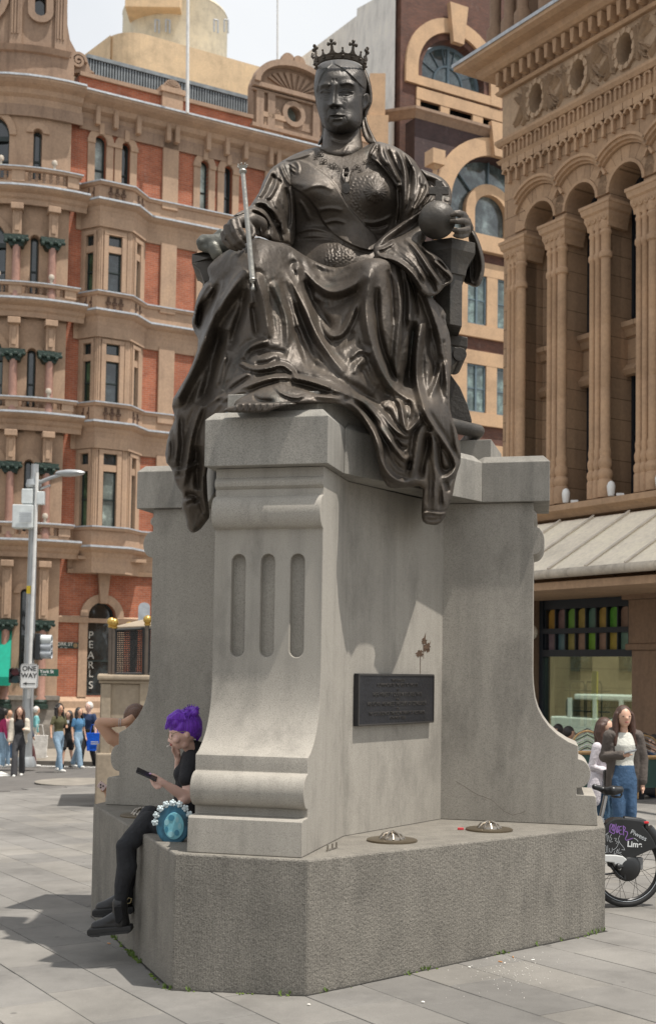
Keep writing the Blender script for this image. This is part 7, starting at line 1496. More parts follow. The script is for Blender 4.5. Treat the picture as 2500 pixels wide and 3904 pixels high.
def boot(ox, oy, D, sc_=1.):
    b = thing_child = None
    def B(x, y, d=0.): return Y6(ox+x*sc_, oy+y*sc_, D+d)
    u_ = MB(); limb(u_, [B(205, 130), B(200, 70), B(196, 12)], [56*W8, 50*W8, 50*W8]); limb(u_, [B(190, 140), B(120, 140), B(50, 152)], [46*W8, 42*W8, 36*W8]); limb(u_, [B(160, 105), B(100, 135), B(50, 148)], [44*W8, 38*W8, 32*W8]); limb(u_, [B(205, 150), B(120, 160), B(40, 168)], [40*W8, 40*W8, 30*W8])
    o = remesh(u_.build('boot', m_blk, pu), .0075, 3, .4)
    s_ = MB(); lo = [B(*q) for q in ((0, 172), (10, 160), (60, 156), (150, 148), (270, 140), (276, 172), (260, 182), (180, 190), (60, 206), (10, 204), (0, 196))]
    s_.prism([q-fhh*.055 for q in lo], fhh*.11); s_.build('boot_sole', plain('boot_rubber', (.022, .022, .022), .6), o, bevel=.008)
    for k in range(12): t_ = MB(); c = B(22+k*20, 206-k*1.9 if k > 2 else 207, -.045); t_.obox(c, rhh, fhh, (0, 0, 1), .011, .02, .008); t_.build('tread', plain('boot_rubber', (.022, .022, .022), .6), o)
    g_ = MB(); g_.prism([B(*q) -fhh*.098 for q in ((172, 15), (222, 10), (232, 80), (205, 122), (182, 112))], fhh*.03); g_.build('boot_elastic', plain('boot_elastic', (.008, .008, .009), .9), o, bevel=.006)
    l_ = MB(); l_.tube([B(232, 0), B(250, -25), B(268, -18), B(262, 5), B(242, 12)], 3.2*W8, 6); l_.build('pull_tab', plain('pull_tab_yellow', (.30, .24, .12), .7), o)
boot(60, 548, 8.74); boot(90, 440, 8.98, .94)
hairp = hairm('hair_purple', (.17, .035, .50))
mb = MB(); mb.ball(Y(612, 282, 8.89), 108*W8, 22, 14, sc=(.86, 1.03, .98), rot=M3); limb(mb, [Y(560, 215, 8.85), Y(520, 235, 8.83), Y(490, 290, 8.84)], [34*W8, 28*W8, 14*W8]); limb(mb, [Y(570, 230, 8.82), Y(545, 265, 8.80), Y(520, 305, 8.83)], [30*W8, 24*W8, 10*W8]); limb(mb, [Y(565, 210, 8.93), Y(515, 240, 8.94), Y(488, 300, 8.92)], [34*W8, 28*W8, 12*W8])
limb(mb, [Y(600, 240, 8.82), Y(580, 300, 8.80), Y(590, 325, 8.80)], [26*W8, 22*W8, 8*W8]); limb(mb, [Y(690, 300, 8.9), Y(692, 340, 8.92), Y(690, 372, 8.93)], [34*W8, 28*W8, 12*W8]); limb(mb, [Y(665, 330, 8.86), Y(668, 355, 8.87)], [30*W8, 16*W8])
for k in range(9):
    a = k*.8; c = (650+26*math.cos(a), 200+22*math.sin(a)); limb(mb, [Y(*c, 8.88+.03*math.sin(a*1.7)), Y(c[0]+20*math.cos(a+1.5), c[1]-16*math.sin(a+1.2), 8.87)], [26*W8, 20*W8], 8)
hp = remesh(mb.build('hair', hairp, pu), .0072, 1, .4)
bm = bmesh.new(); bm.from_mesh(hp.data); off_ = np.array(wloc(pu)); fc = Y(540, 360, 8.88)
bmesh.ops.delete(bm, geom=[v for v in bm.verts if (lambda q: q@hf_ > -.03 and q[2] < .030)(np.array(v.co)+off_-fc)], context='VERTS'); bm.to_mesh(hp.data); bm.free()
for k in range(26):
    a = random.uniform(0, 6.28); x, y = 650+38*math.cos(a), 195+34*math.sin(a); s_ = MB(); s_.tube([Y(x, y, 8.85), Y(x+14*math.cos(a), y-10+8*math.sin(a), 8.84), Y(x+22*math.cos(a)+6, y+14*math.sin(a), 8.85)], [3*W8, 2*W8, .6*W8], 5); s_.build('hair_strand', hairp, hp)
for k in range(70):
    a = random.uniform(.1, 2.9); b = random.uniform(-.6, 1.); q0 = (640, 205); q1 = (612-112*math.cos(a)*.97, 282-104*math.sin(a)*.7); dd = 8.89-.10*math.sin(a)*random.uniform(.6, 1.02); s_ = MB(); s_.tube([Y(q0[0]-30*math.cos(a), q0[1], 8.82), Y((q0[0]+q1[0])/2-12*math.cos(a), 215+20*random.random(), dd+.01), Y(q1[0], q1[1]+random.uniform(10, 60), dd)], [3*W8, 3.4*W8, 1*W8], 4); s_.build('hair_strand', hairp, hp)
for k in range(14):
    x = 476+k*9; s_ = MB(); s_.tube([Y(560+k*3, 205, 8.80), Y(x+20, 245, 8.785), Y(x, 312-k*1.5, 8.80)], [5*W8, 5*W8, 1.2*W8], 5); s_.build('hair_strand', hairp, hp)
mb = MB(); [mb.tube([Y(*q, d) for q in l_], 2.2*W8, 6) for d, l_ in ((8.80, [(500, 333), (524, 330), (528, 352), (520, 378), (503, 362), (500, 333)]), (8.79, [(526, 340), (560, 326), (615, 322)]))]; mb.build('glasses', plain('gold_wire', (.25, .2, .12), .3, .6), pu)
mb = MB(); mb.ball(Y(523, 352, 8.812), 6*W8, 8, 6, sc=(1, 1, .7)); mb.build('eye', m_eye, bodyW); mb = MB(); limb(mb, [Y(514, 405, 8.86), Y(512, 414, 8.86)], [5*W8, 5*W8]); mb.ball(Y(517, 412, 8.86), 8*W8, 8, 6, sc=(1.3, 1, .8), rot=M3); mb.build('mouth', m_lip, bodyW)
mb = MB(); mb.tube([Y(516, 411, 8.86), Y(492, 420, 8.83)], 3.6*W8, 8); tag(mb.build('cigarette', plain('cigarette_paper', (.75, .72, .66), .7), None), 'lit cigarette between the fingers of the purple haired woman', 'cigarette')
mb = MB(); mb.obox(Y(360, 603, 8.57), (rhh*.92-zz*.39), fhh*.85+zz*.3, np.cross(rhh, fhh), .075, .04, .006); tag(mb.build('phone', m_phone, None, bevel=.003), 'black phone held flat by the purple haired woman', 'phone')
mb = MB(); mb.ball(Y(382, 598, 8.57), 7*W8, 8, 6, sc=(1.2, 1, .7)); mb.build('fingernail', plain('lilac_nail', (.55, .35, .6), .3), bodyW)
mb = MB(); mb.ball(Y(618, 358, 8.785), 3*W8, 8, 6); mb.build('earring', m_lead, bodyW)
# round handbag with a ring of white flowers
bc = Y(534, 925, 8.42); hbg = thing('handbag', 'round blue printed handbag trimmed with white flowers standing on the step', 'bag', bc-zz*.15)
m_hbg = plain('blue_print_leather', (.02, .10, .16), .5, 0, .6, 9); m_hb2 = plain('teal_print_leather', (.16, .42, .50), .5, 0, .25, 16)
def disc(mb, c, rx, rz, y0, y1, n=28, sq=0.):
    a_ = np.linspace(0, 2*PI, n, endpoint=False); mb.prism([c+rhh*rx*math.cos(a)+zz*rz*math.sin(a)+fhh*y0 for a in a_], fhh*(y1-y0))
mb = MB(); disc(mb, bc-zz*.006, .112, .13, -.035, .04); mb.build('bag_body', m_hbg, hbg, bevel=.012)
mb = MB(); disc(mb, bc+rhh*.008-zz*.01, .066, .088, -.041, -.034); mb.build('bag_panel', m_hb2, hbg, bevel=.003)
for k in range(7): mb = MB(); a = k*.9; disc(mb, bc+rhh*(.045*math.cos(a))-zz*(.01+.055*math.sin(a)), .012+.004*(k % 3), .02, -.044, -.04, 10); mb.build('bag_motif', plain('blue_motif', (.04, .2, .3), .5) if k % 2 else plain('pale_motif', (.26, .50, .56), .5), hbg)
m_fl = plain('white_flower', (.52, .60, .62), .6, 0, .3, 30)
for k in range(9):
    a = PI*(.02+.98*k/8); c = bc+rhh*.118*math.cos(a)*1.0+zz*(.128*math.sin(a)+.012)-fhh*.035; mb = MB(); mb.ball(c, .012, 8, 6)
    for j in range(5): b_ = 2*PI*j/5+k; mb.ball(c+rhh*.014*math.cos(b_)+zz*.014*math.sin(b_), .0105, 8, 6, sc=(1, .6, 1))
    mb.build('flower', m_fl, hbg, smooth=True)
mb = MB(); mb.tube([bc+rhh*.11+zz*.03, bc+rhh*.15+zz*.06, bc+rhh*.16, bc+rhh*.12-zz*.02], .005, 6); mb.build('strap_clip', m_lead, hbg)
# ---- second sitter, mostly behind the left buttress
D7 = 11.35; W7 = D7*MPP
def Zp(u, v, d=0.): return at(u, v, D7+d)
p7 = thing('person', 'brown haired person in red behind the left buttress, hands behind the head', 'person', Zp(320, 1900))
mb = MB(); mb.ball(Zp(316, 1690), 27*W7, 16, 12, sc=(.9, 1, 1.15)); limb(mb, [Zp(320, 1710), Zp(326, 1745)], [15*W7, 18*W7]); limb(mb, [Zp(300, 1752, -.05), Zp(262, 1732, -.1), Zp(234, 1700, -.12)], [19*W7, 16.5*W7, 12*W7]); limb(mb, [Zp(236, 1697, -.12), Zp(265, 1697, -.14), Zp(292, 1697, -.14)], [12*W7, 11.5*W7, 8*W7])
limb(mb, [Zp(292, 1697, -.14), Zp(306, 1690, -.13)], [8.5*W7, 10*W7]); [limb(mb, [Zp(306+2*k, 1684+3*k, -.13), Zp(316+2*k, 1675+4*k, -.11), Zp(326+k, 1676+5*k, -.07)], [4*W7, 3.6*W7, 3*W7], 8) for k in range(4)]; limb(mb, [Zp(304, 1695, -.14), Zp(312, 1702, -.12)], [4*W7, 3.4*W7], 8)
limb(mb, [Zp(345, 1752, .1), Zp(385, 1730, .1), Zp(345, 1690, .12)], [18*W7, 15*W7, 9*W7]); limb(mb, [Zp(300, 1870), Zp(255, 1868, -.1), Zp(248, 1855, -.12)], [13*W7, 9*W7, 6*W7]); [limb(mb, [Zp(247, 1856-3*k, -.12), Zp(240, 1858-4*k, -.14)], [3.6*W7, 3*W7], 6) for k in range(4)]
remesh(mb.build('body', sk2, p7), .009, 3)
mb = MB(); limb(mb, [Zp(330, 1765), Zp(332, 1830), Zp(335, 1890)], [38*W7, 40*W7, 44*W7]); limb(mb, [Zp(300, 1755, -.03), Zp(290, 1752, -.05)], [22*W7, 20*W7]); remesh(mb.build('top', cloth('red_top', (.28, .008, .03)), p7), .012, 3)
mb = MB(); limb(mb, [Zp(335, 1895), Zp(300, 1900, .2), Zp(290, 1980, .25)], [40*W7, 28*W7, 20*W7]); remesh(mb.build('trousers', blk, p7), .014, 3)
mb = MB(); mb.ball(Zp(319, 1683, .0), 31*W7, 16, 12, sc=(.92, 1.0, 1.02)); limb(mb, [Zp(318, 1680, -.06), Zp(332, 1695, -.05), Zp(345, 1710)], [20*W7, 20*W7, 16*W7]); hq = remesh(mb.build('hair', hairm('hair_chestnut', (.12, .055, .03)), p7), .009, 2)
[(lambda s_: s_.build('bracelet', m_lead, p7))(MB().tube([Zp(u, 1697, -.14)+zz*9.6*W7*math.cos(a)-fhh*9.6*W7*math.sin(a) for a in np.linspace(0, 2*PI, 13)], .6*W7, 5, cap=False)) for u in (281, 285)]
mb = MB(); mb.obox(Zp(240, 1845, -.16), rhh*.75-zz*.66, rhh*.66+zz*.75, fhh, .032, .052, .005) if False else mb.obox(Zp(240, 1846, -.16), rhh*.8-zz*.6, rhh*.6+zz*.8, fhh, .036, .03, .006); ph7 = mb.build('phone', plain('pink_phone_case', (.62, .48, .46), .5), None, bevel=.004); tag(ph7, 'pink patterned phone sticking out beside the left buttress', 'phone')
[(lambda s_: s_.build('camera_lens', m_phone, ph7))(MB().lathe(Zp(237+6*i, 1843+3*j, -.166), [(.007, 0), (.007, .006)], 10, axis=-fhh)) for i, j in ((0, 0), (1, 1), (0, 2))]
# ================================================================== street, signs, bicycle, small things
m_asph = plain('asphalt', (.115, .108, .10), .9, 0, .18, 2.5, .004, 60); m_foot = plain('footpath_stone', (.25, .22, .18), .85, 0, .15, 1.2); m_kerb = plain('kerb_stone', (.22, .20, .17), .85, 0, .2, 3); m_line = plain('road_marking', (.70, .70, .66), .7, 0, .12, 6)
def strip(name, pts, dz, mat, thick=0.):
    mb = MB(); q = [onG(*p) for p in pts]; 
    if thick: mb.prism([x+np.array([0, 0, dz-thick]) for x in q], (0, 0, thick))
    else: mb.add([x+np.array([0, 0, dz]) for x in q], [tuple(range(len(q)))])
    o = mb.build(name, mat, None); o['kind'] = 'structure'; return o
# kerb runs across the view behind the pedestrians; the road lies this side of it
kL, kR = onG(-400, 1785), onG(640, 1806)
def off3(p, d): return p+fhh*d
def band(name, d0, d1, dz, mat, thick=0.):
    a, b = kL.copy(), kR.copy(); a[2] = b[2] = 0; q = [off3(a, d0), off3(b, d0), off3(b, d1), off3(a, d1)]; q = [np.array([x[0], x[1], gz(x[0], x[1])+dz]) for x in q]; mb = MB()
    if thick: mb.prism([x-np.array([0, 0, thick]) for x in q], (0, 0, thick))
    else: mb.add(q, [(0, 1, 2, 3)])
    o = mb.build(name, mat, None); o['kind'] = 'structure'; return o
band('road', -9.5, 0., -.016, m_asph); band('kerb', 0., .22, .10, m_kerb, .2); band('footpath', .225, 16, .09, m_foot, .15); band('road_marking', -.75, -.55, -.010, m_line)
strip('road_marking', [(-40, 1812), (5, 1811), (28, 1821), (-40, 1824)], -.008, m_line)
ut = MB(); c = onG(186, 1836); ut.lathe((c[0], c[1], gz(c[0], c[1])), [(.95, -.01), (.95, .006), (.88, .008), (.01, .008)], 30); tag(ut.build('manhole_cover', m_kerb, None), 'round stone manhole cover in the paving beside the kiosk pier', 'manhole cover')
# ---- lamp post
m_galv = plain('galvanised_steel', (.40, .42, .43), .45, .5, .12, 3); m_box = plain('pale_grey_box', (.62, .66, .66), .5)
DP = 33.; lp = thing('street_lamp', 'tall grey steel street lamp post with white equipment boxes at the left', 'street lamp', at(62, 1800, DP))
ptop, pbot = at(83, 1090, DP), at(62, 1800, DP)
mb = MB(); mb.tube([pbot, pbot*.7+ptop*.3, pbot*.3+ptop*.7, ptop], [.15, .135, .11, .095], 16); mb.lathe(pbot, [(.26, 0), (.26, .1), (.2, .25)], 16); mb.build('pole', m_galv, lp, smooth=True)
MB().tube([at(68, 1640, DP-.25), at(84, 1240, DP-.2), at(88, 1110, DP-.15)], .045, 8).build('conduit', m_white, lp, smooth=True)
mb = MB(); mb.tube([at(82, 1138, DP), at(120, 1122, DP-.2), at(150, 1113, DP-.3)], [.06, .05, .04], 8); mb.build('arm', m_galv, lp, smooth=True)
mb = MB(); mb.ball(at(165, 1111, DP-.3), .42, 14, 8, sc=(1., .4, .22)); mb.build('lamp_head', m_galv, lp, smooth=True)
MB().tube([at(85, 1152, DP), at(118, 1140, DP-.2)], .03, 6).build('sensor_arm', m_galv, lp); MB().lathe(at(80, 1136, DP)-np.array([0, 0, .1]), [(.17, 0), (.2, .05), (.17, .2)], 14).build('collar', m_galv, lp, smooth=True)
for u, v, w, h in ((66, 1166, .14, .19), (97, 1170, .10, .17), (57, 1214, .26, .30)):
    mb = MB(); mb.obox(at(u, v, DP-.15), rhh, fhh, (0, 0, 1), w, w*.7, h); mb.build('equipment_box', m_box, lp, bevel=.02)
mb = MB(); [mb.obox(at(60, 1205+4*k, DP-.38), rhh, fhh, (0, 0, 1), .15, .01, .012) for k in range(6)]; mb.build('box_vent', m_lead, lp)
mb = MB(); mb.obox(at(68, 1385, DP-.19), rhh, fhh, (0, 0, 1), .05, .01, .1); mb.build('yellow_tag', plain('yellow_label', (.7, .5, .02), .5), lp)
# one way sign
m_sgn = plain('sign_white', (.74, .74, .72), .5, 0, .04); m_sb = plain('sign_black', (.02, .02, .02), .5)
def sign(name, u0, v0, u1, v1, D, mat, label, cat, rad=.0, border=None, depth=.02):
    a, b, c_, d = at(u0, v0, D), at(u1, v0, D), at(u1, v1, D), at(u0, v1, D); w = np.linalg.norm(b-a); h = a[2]-d[2]; cen = (a+c_)/2
    pts = []
    for sx, sz, a0 in ((1, 1, 0), (-1, 1, PI/2), (-1, -1, PI), (1, -1, 1.5*PI)):
        for k in range(5): t_ = a0+PI/2*k/4; pts.append(cen+rhh*(sx*(w/2-rad)+rad*math.cos(t_))+np.array([0, 0, sz*(h/2-rad)+rad*math.sin(t_)]))
    mb = MB(); mb.prism(pts, fhh*depth); o = mb.build(name, mat, None); tag(o, label, cat)
    return o, cen, w, h
o, c, w, h = sign('road_sign', 48, 1559, 90, 1617, DP-.35, m_sgn, 'white ONE WAY sign with a black arrow pointing left, on the lamp post', 'road sign', .07)
fz = -fhh*.004
text('sign_text', 'ONE', c+fz+np.array([0, 0, h*.30]), rhh, (0, 0, 1), h*.27, m_sb, o, .002, bold=.004); text('sign_text', 'WAY', c+fz+np.array([0, 0, h*.02]), rhh, (0, 0, 1), h*.27, m_sb, o, .002, bold=.004)
mb = MB(); z0 = np.array([0, 0, -h*.30]); mb.prism([c+fz+z0+rhh*x*w+np.array([0, 0, z*h]) for x, z in [(.36, .018), (-.12, .018), (-.12, .06), (-.36, 0), (-.12, -.06), (-.12, -.018), (.36, -.018)]], -fhh*.003); mb.build('arrow', m_sb, o)
for (u0, v0, u1, v1, r_) in ((48.5, 1559.5, 89.5, 1616.5, .1),):
    mb = MB(); P4 = [c+fz+rhh*sx*w*.465+np.array([0, 0, sz*h*.475]) for sx, sz in ((1, 1), (-1, 1), (-1, -1), (1, -1), (1, 1))]; mb.tube(P4, .006, 4, cap=False); mb.build('sign_border', m_sb, o)
m_sg = plain('sign_green', (.01, .09, .055), .5, 0, .08); m_sg2 = plain('sign_dark_green', (.012, .035, .03), .5, 0, .08)
o, c, w, h = sign('street_sign', 91, 1571, 138, 1588, DP-.2, m_sg, 'green York St street name sign on the lamp post', 'street sign')
text('sign_text', 'York St', c+fz-rhh*w*.08+np.array([0, 0, h*.12]), rhh, (0, 0, 1), h*.62, m_sgn, o, .002, bold=.003); text('sign_text', '398-488', c+fz-rhh*w*.23-np.array([0, 0, h*.32]), rhh, (0, 0, 1), h*.25, m_sgn, o, .002)
s0, z0_ = LB.hit(126, 1508, .06); s1, z1_ = LB.hit(186, 1523, .06)
mb = MB(); LB.box(mb, s0, s1, z1_, z0_, .012, .05); o = mb.build('street_sign', m_sg2, None); tag(o, 'dark green YORK ST plate fixed to the brick wall', 'street sign')
text('sign_text', 'YORK ST', LB.P((s0*.6+s1*.4), (z0_+z1_)/2+.04, .054), LB.t, (0, 0, 1), .17, m_let, o, .002, bold=.004); text('sign_text', '393 - 485', LB.P((s0*.6+s1*.4), (z0_+z1_)/2-.09, .054), LB.t, (0, 0, 1), .07, m_let, o, .002)
mb = MB(); c = LB.P(s1-.13, (z0_+z1_)/2, .05); mb.lathe(c, [(.085, 0), (.085, .006), (.07, .008), (.07, .002)], 20, axis=LB.n); mb.ball(c+LB.n*.005, .035, 10, 6); mb.build('city_crest', plain('crest_gold', (.3, .2, .1), .5), o)
# traffic lights
m_tl = plain('signal_housing', (.02, .024, .028), .6)
def signal(label, u, v, D, n, side=False, sp=16.5):
    p = thing('traffic_light', label, 'traffic light', at(u, v, D)); hh_ = sp*n/2*MPP*D
    if side:
        MB().obox(at(u, v, D), rhh, fhh, (0, 0, 1), .06, .22, hh_*1.25).build('backing_board', m_tl, p, bevel=.02)
        for k in range(n): q_ = at(u+5, v+(k-(n-1)/2)*sp, D); mb = MB(); mb.lathe(q_, [(.13, 0), (.13, .28), (.115, .28), (.115, 0)], 14, axis=rhh); mb.build('visor', m_box if k == 0 else m_lead, p, smooth=True)
    else:
        MB().obox(at(u, v, D), rhh, fhh, (0, 0, 1), .15, .1, hh_).build('housing', m_tl, p, bevel=.02)
        for k in range(n):
            q_ = at(u, v+(k-(n-1)/2)*sp, D-.1); mb = MB(); mb.lathe(q_, [(.001, .0), (.10, .0), (.10, .02)], 16, axis=-fhh); mb.build('lamp_lens', plain('red_lens_off', (.12, .01, .015), .3) if k == 0 else plain('green_lens_off', (.01, .05, .055), .3), p, smooth=True)
            mb = MB(); mb.lathe(q_, [(.12, 0), (.12, .16)], 14, a0=0, a1=PI, axis=-fhh); mb.build('visor', m_tl, p)
signal('black traffic light seen side on with three visors, right of the lamp post', 92, 1519, DP+.1, 3, True); signal('small two lamp pedestrian signal left of the ONE WAY sign', 37, 1587, DP-.2, 2, False, 17)
# ---- sandstone pier with caged railing (underground stair surround)
m_pier = sandmat('pier_sandstone', (.33, .27, .20), .25); m_rail = plain('bronze_rail', (.13, .105, .085), .5, .3); m_mesh = plain('dark_mesh', (.03, .03, .03), .6, .3); m_gold = plain('gold_knob', (.55, .36, .10), .3, .8)
DK = 21.5; kk = thing('stair_kiosk', 'sandstone pier with a dark mesh railing and gold ball finials left of the pedestal', 'kiosk', at(300, 1900, DK))
def kp(u, v, d=0.): return at(u, v, DK+d)
tdir = rhh*.985+fhh*.17
def kbox(name, u0, u1, v0, v1, n0, n1, mat, bevel=0.):
    a, b = kp(u0, v0), kp(u1, v1); z1, z0 = kp((u0+u1)/2, v0)[2], kp((u0+u1)/2, v1)[2]; x0_ = (a-kp(300, v0))@rhh; x1_ = (b-kp(300, v1))@rhh; o3 = kp(300, v0); o3 = np.array([o3[0], o3[1], 0]); nn_ = np.cross(np.array([0, 0, 1.]), tdir)*-1
    if nn_@fhh > 0: nn_ = -nn_
    q4 = [o3+tdir*x0_+nn_*n0, o3+tdir*x1_+nn_*n0, o3+tdir*x1_+nn_*n1, o3+tdir*x0_+nn_*n1]; mb = MB(); mb.prism([np.array([q[0], q[1], z0]) for q in q4], (0, 0, z1-z0)); return mb.build(name, mat, kk, bevel=bevel)
kbox('pier', 238, 420, 1606, 1905, -2.5, 0., m_pier, .02); kbox('pier_cap', 230, 425, 1585, 1598, -2.6, .12, m_pier, .03); kbox('pier_cap', 234, 422, 1598, 1606, -2.55, .06, m_pier, .02); kbox('pier_plinth', 227, 430, 1768, 1905, -2.6, .16, m_pier, .03); kbox('pier_pilaster', 240, 262, 1606, 1768, 0., .06, m_pier, .01); kbox('pier_pilaster', 329, 420, 1606, 1768, 0., .05, m_pier, .01)
for u, vt in ((258, 1464), (265, 1466), (343, 1459)):
    mb = MB(); mb.tube([kp(u+1, 1585), kp(u+3, vt+8)], .04, 8); mb.build('rail_post', m_rail, kk, smooth=True); mb = MB(); mb.ball(kp(u+4, vt-4), .075, 12, 8); mb.lathe(kp(u+4, vt+6), [(.05, -.03), (.06, 0), (.03, .03)], 10); mb.build('gold_ball', m_gold, kk, smooth=True)
mb = MB(); mb.ball(kp(304, 1470, 2.), .08, 12, 8); mb.build('gold_ball', m_gold, kk, smooth=True)
fm_ = MB(); [fm_.tube([kp(*a), kp(*b)], .028, 6) for a, b in (((268, 1480), (340, 1476)), ((270, 1582), (340, 1582)), ((272, 1480), (270, 1582)), ((338, 1477), (337, 1582)), ((348, 1477), (420, 1474)), ((348, 1582), (420, 1582)), ((349, 1477), (348, 1582)))]; fm_.build('mesh_frame', m_mesh, kk)
mw = MB(); [mw.tube([kp(272+4*k, 1482), kp(270+4*k, 1580)], .009, 4, cap=False) for k in range(17)]; [mw.tube([kp(270, 1484+4.6*k), kp(339, 1482+4.7*k)], .009, 4, cap=False) for k in range(21)]; [mw.tube([kp(352+4*k, 1482), kp(352+4*k, 1580)], .009, 4, cap=False) for k in range(6)]; [mw.tube([kp(349, 1484+4.6*k), kp(375, 1482+4.7*k)], .009, 4, cap=False) for k in range(21)]
mw.build('wire_mesh', m_mesh, kk); mb = MB(); mb.prism([kp(306, 1474, 1.5), kp(322, 1474, 1.5), kp(318, 1584, 1.5), kp(304, 1584, 1.5)], fhh*.1); mb.build('inner_post', m_mesh, kk)
mb = MB(); mb.prism([kp(264, 1478, .3), kp(310, 1466, 1.5), kp(400, 1446, 2.), kp(400, 1474, .3)], (0, 0, .04)); mb.build('canopy', m_pier, kk)
sign('sign_back', 325, 1415, 352, 1480, 26., m_lead, 'blank grey back of a traffic sign above the mesh railing', 'road sign', .1)
# ---- plaque, stains, lamps on the pedestal
pn0 = np.array([.372, -1.06]); pn1 = np.array([.826, .189]); tp = np.array([*(pn1-pn0), 0.]); tp /= np.linalg.norm(tp); np_ = np.array([tp[1], -tp[0], 0.])
def onP(u, v, k=0.):
    d = ray(u, v); o3 = np.array([pn0[0], pn0[1], 0])+np_*k; return CAM+d*(((o3-CAM)@np_)/(d@np_))
def R6(x, y): return 770+x*.5, 1232+y*.5
PQ = [onP(*R6(*q), .02) for q in ((130, 698), (487, 704), (487, 934), (130, 942))]
m_plq = bronze('plaque_bronze', (.030, .030, .034), .42); m_plt = plain('plaque_letters', (.075, .070, .065), .45, .5)
pc = sum(PQ)/4; pw_ = np.linalg.norm(PQ[1]-PQ[0])/2; ph_ = (PQ[0][2]-PQ[3][2]+PQ[1][2]-PQ[2][2])/4
mb = MB(); mb.obox(pc, tp, np_, (0, 0, 1), pw_, .018, ph_); plq = mb.build('plaque', m_plq, ped, bevel=.003)
mb = MB(); [mb.obox(pc+np_*.020+a, b1_, np_, b2_, l_, .003, .005) for a, b1_, b2_, l_ in ((zz*(ph_-.008), tp, zz, pw_-.004), (-zz*(ph_-.008), tp, zz, pw_-.004), (tp*(pw_-.008), zz, tp, ph_-.014), (-tp*(pw_-.008), zz, tp, ph_-.014))]; mb.build('plaque_rim', m_plt, plq)
for i, (ln, sz) in enumerate((('THIS PLAQUE', .026), ('COMMEMORATES THE VISIT TO THIS SITE', .030), ('BY', .02), ('HER MAJESTY QUEEN ELIZABETH II', .036), ('AND', .02), ('HIS ROYAL HIGHNESS THE DUKE OF EDINBURGH', .036), ('ON', .02), ('THE OCCASION OF THE BICENTENARY OF AUSTRALIA', .031), ('4TH MAY 1988', .028))):
    text('inscription', ln, pc+np_*.0185+zz*(ph_*.74-i*ph_*.185), tp, zz, sz*1.25, m_plt, plq, .003, sx=.98 if len(ln) < 34 else .82)
m_rust = plain('rust_stain', (.085, .05, .03), .9, 0, .5, 60)
def stain(mb, c, r_, seed):
    rd = random.Random(seed); n = 22; mb.add([onP(*R6(c[0]+r_*(.6+.7*rd.random())*math.cos(2*PI*k/n), c[1]+r_*1.15*(.6+.7*rd.random())*math.sin(2*PI*k/n)), .0015) for k in range(n)], [tuple(range(n))])
mb = MB(); stain(mb, (430, 605), 17, 1); stain(mb, (462, 575), 17, 2); stain(mb, (452, 548), 12, 3); stain(mb, (470, 590), 9, 4); mb.add([onP(*R6(*q), .0017) for q in ((440, 560), (459, 505), (456, 560))], [(0, 1, 2)]); mb.add([onP(*R6(*q), .0017) for q in ((432, 620), (435, 620), (434, 700), (432, 700))], [(0, 1, 2, 3)]); mb.add([onP(*R6(*q), .0017) for q in ((446, 560), (450, 560), (449, 630), (447, 630))], [(0, 1, 2, 3)]); mb.add([onP(*R6(*q), .0017) for q in ((465, 580), (483, 543), (472, 590))], [(0, 1, 2)])
mb.build('brown_stain', m_rust, ped)
m_crk = plain('crack_dark', (.15, .12, .10), .95)
for pts_ in ([(600, 98), (640, 122), (680, 148), (705, 162), (735, 172), (770, 186), (800, 215), (830, 240), (865, 256), (900, 248), (925, 238)],):
    mb = MB(); q = [onY(770+x*.5, 1786.4+y*.5, YC-.344-.0015) for x, y in pts_]
    for a, b in zip(q[:-1], q[1:]): w_ = zz*.0018; mb.quad(a-w_, b-w_*.8, b+w_*.8, a+w_)
    mb.build('crack', m_crk, ped)
m_stl = plain('brushed_steel', (.32, .29, .25), .32, .85, .1, 20); m_brd = plain('bronze_disc', (.16, .13, .09), .4, .7)
for x, y, lb in ((300, 378, 'round metal ground light with ribbed dome, the nearer one on the right step'), (756, 327, 'round metal ground light with ribbed dome, the farther one on the right step'), (668, 262, None)):
    if lb is None: c = onZ(.36*0+170+.5*0+.5*x, 1786.4+.5*y, .0); c = onZ(335, 1917, 0.); lb = 'round metal ground light behind the seated purple haired woman'
    else: c = onZ(770+.5*x, 1786.4+.5*y, 0.)
    g_ = thing('ground_light', lb, 'ground light', c, 'ground lights on the pedestal step'); MB().lathe(c, [(.17, .0), (.17, .012), (.16, .016), (.09, .016)], 32).build('disc', m_brd, g_, smooth=True)
    MB().lathe(c, [(.085, .014), (.08, .03), (.05, .048), (.001, .055)], 24).build('dome', m_stl, g_, smooth=True)
    for k in range(10): a = 2*PI*k/10; MB().tube([c+np.array([.088*math.cos(a), .088*math.sin(a), .018]), c+np.array([.06*math.cos(a), .06*math.sin(a), .052]), c+np.array([.012*math.cos(a), .012*math.sin(a), .066])], .006, 6).build('rib', m_stl, g_)
a, b = onZ(770+.5*0-3, 1786.4+.5*424, .004), onZ(770+.5*42, 1786.4+.5*408, .004); mb = MB(); mb.tube([a, b], .006, 6); [mb.tube([a+(b-a)*k, a+(b-a)*k+zz*.035], .006, 6) for k in (.1, .55, .95)]; tag(mb.build('bracket_stub', m_stl, None), 'cut off metal bracket with three studs on the step beside the front buttress', 'bracket')
mb = MB(); q = onZ(770+.5*622, 1786.4+.5*320, .008); mb.obox(q, rhh, fhh, zz, .022, .01, .008); tag(mb.build('lighter', plain('red_plastic', (.6, .05, .06), .4), None, bevel=.003), 'small red lighter lying on the step between the ground lights', 'lighter')
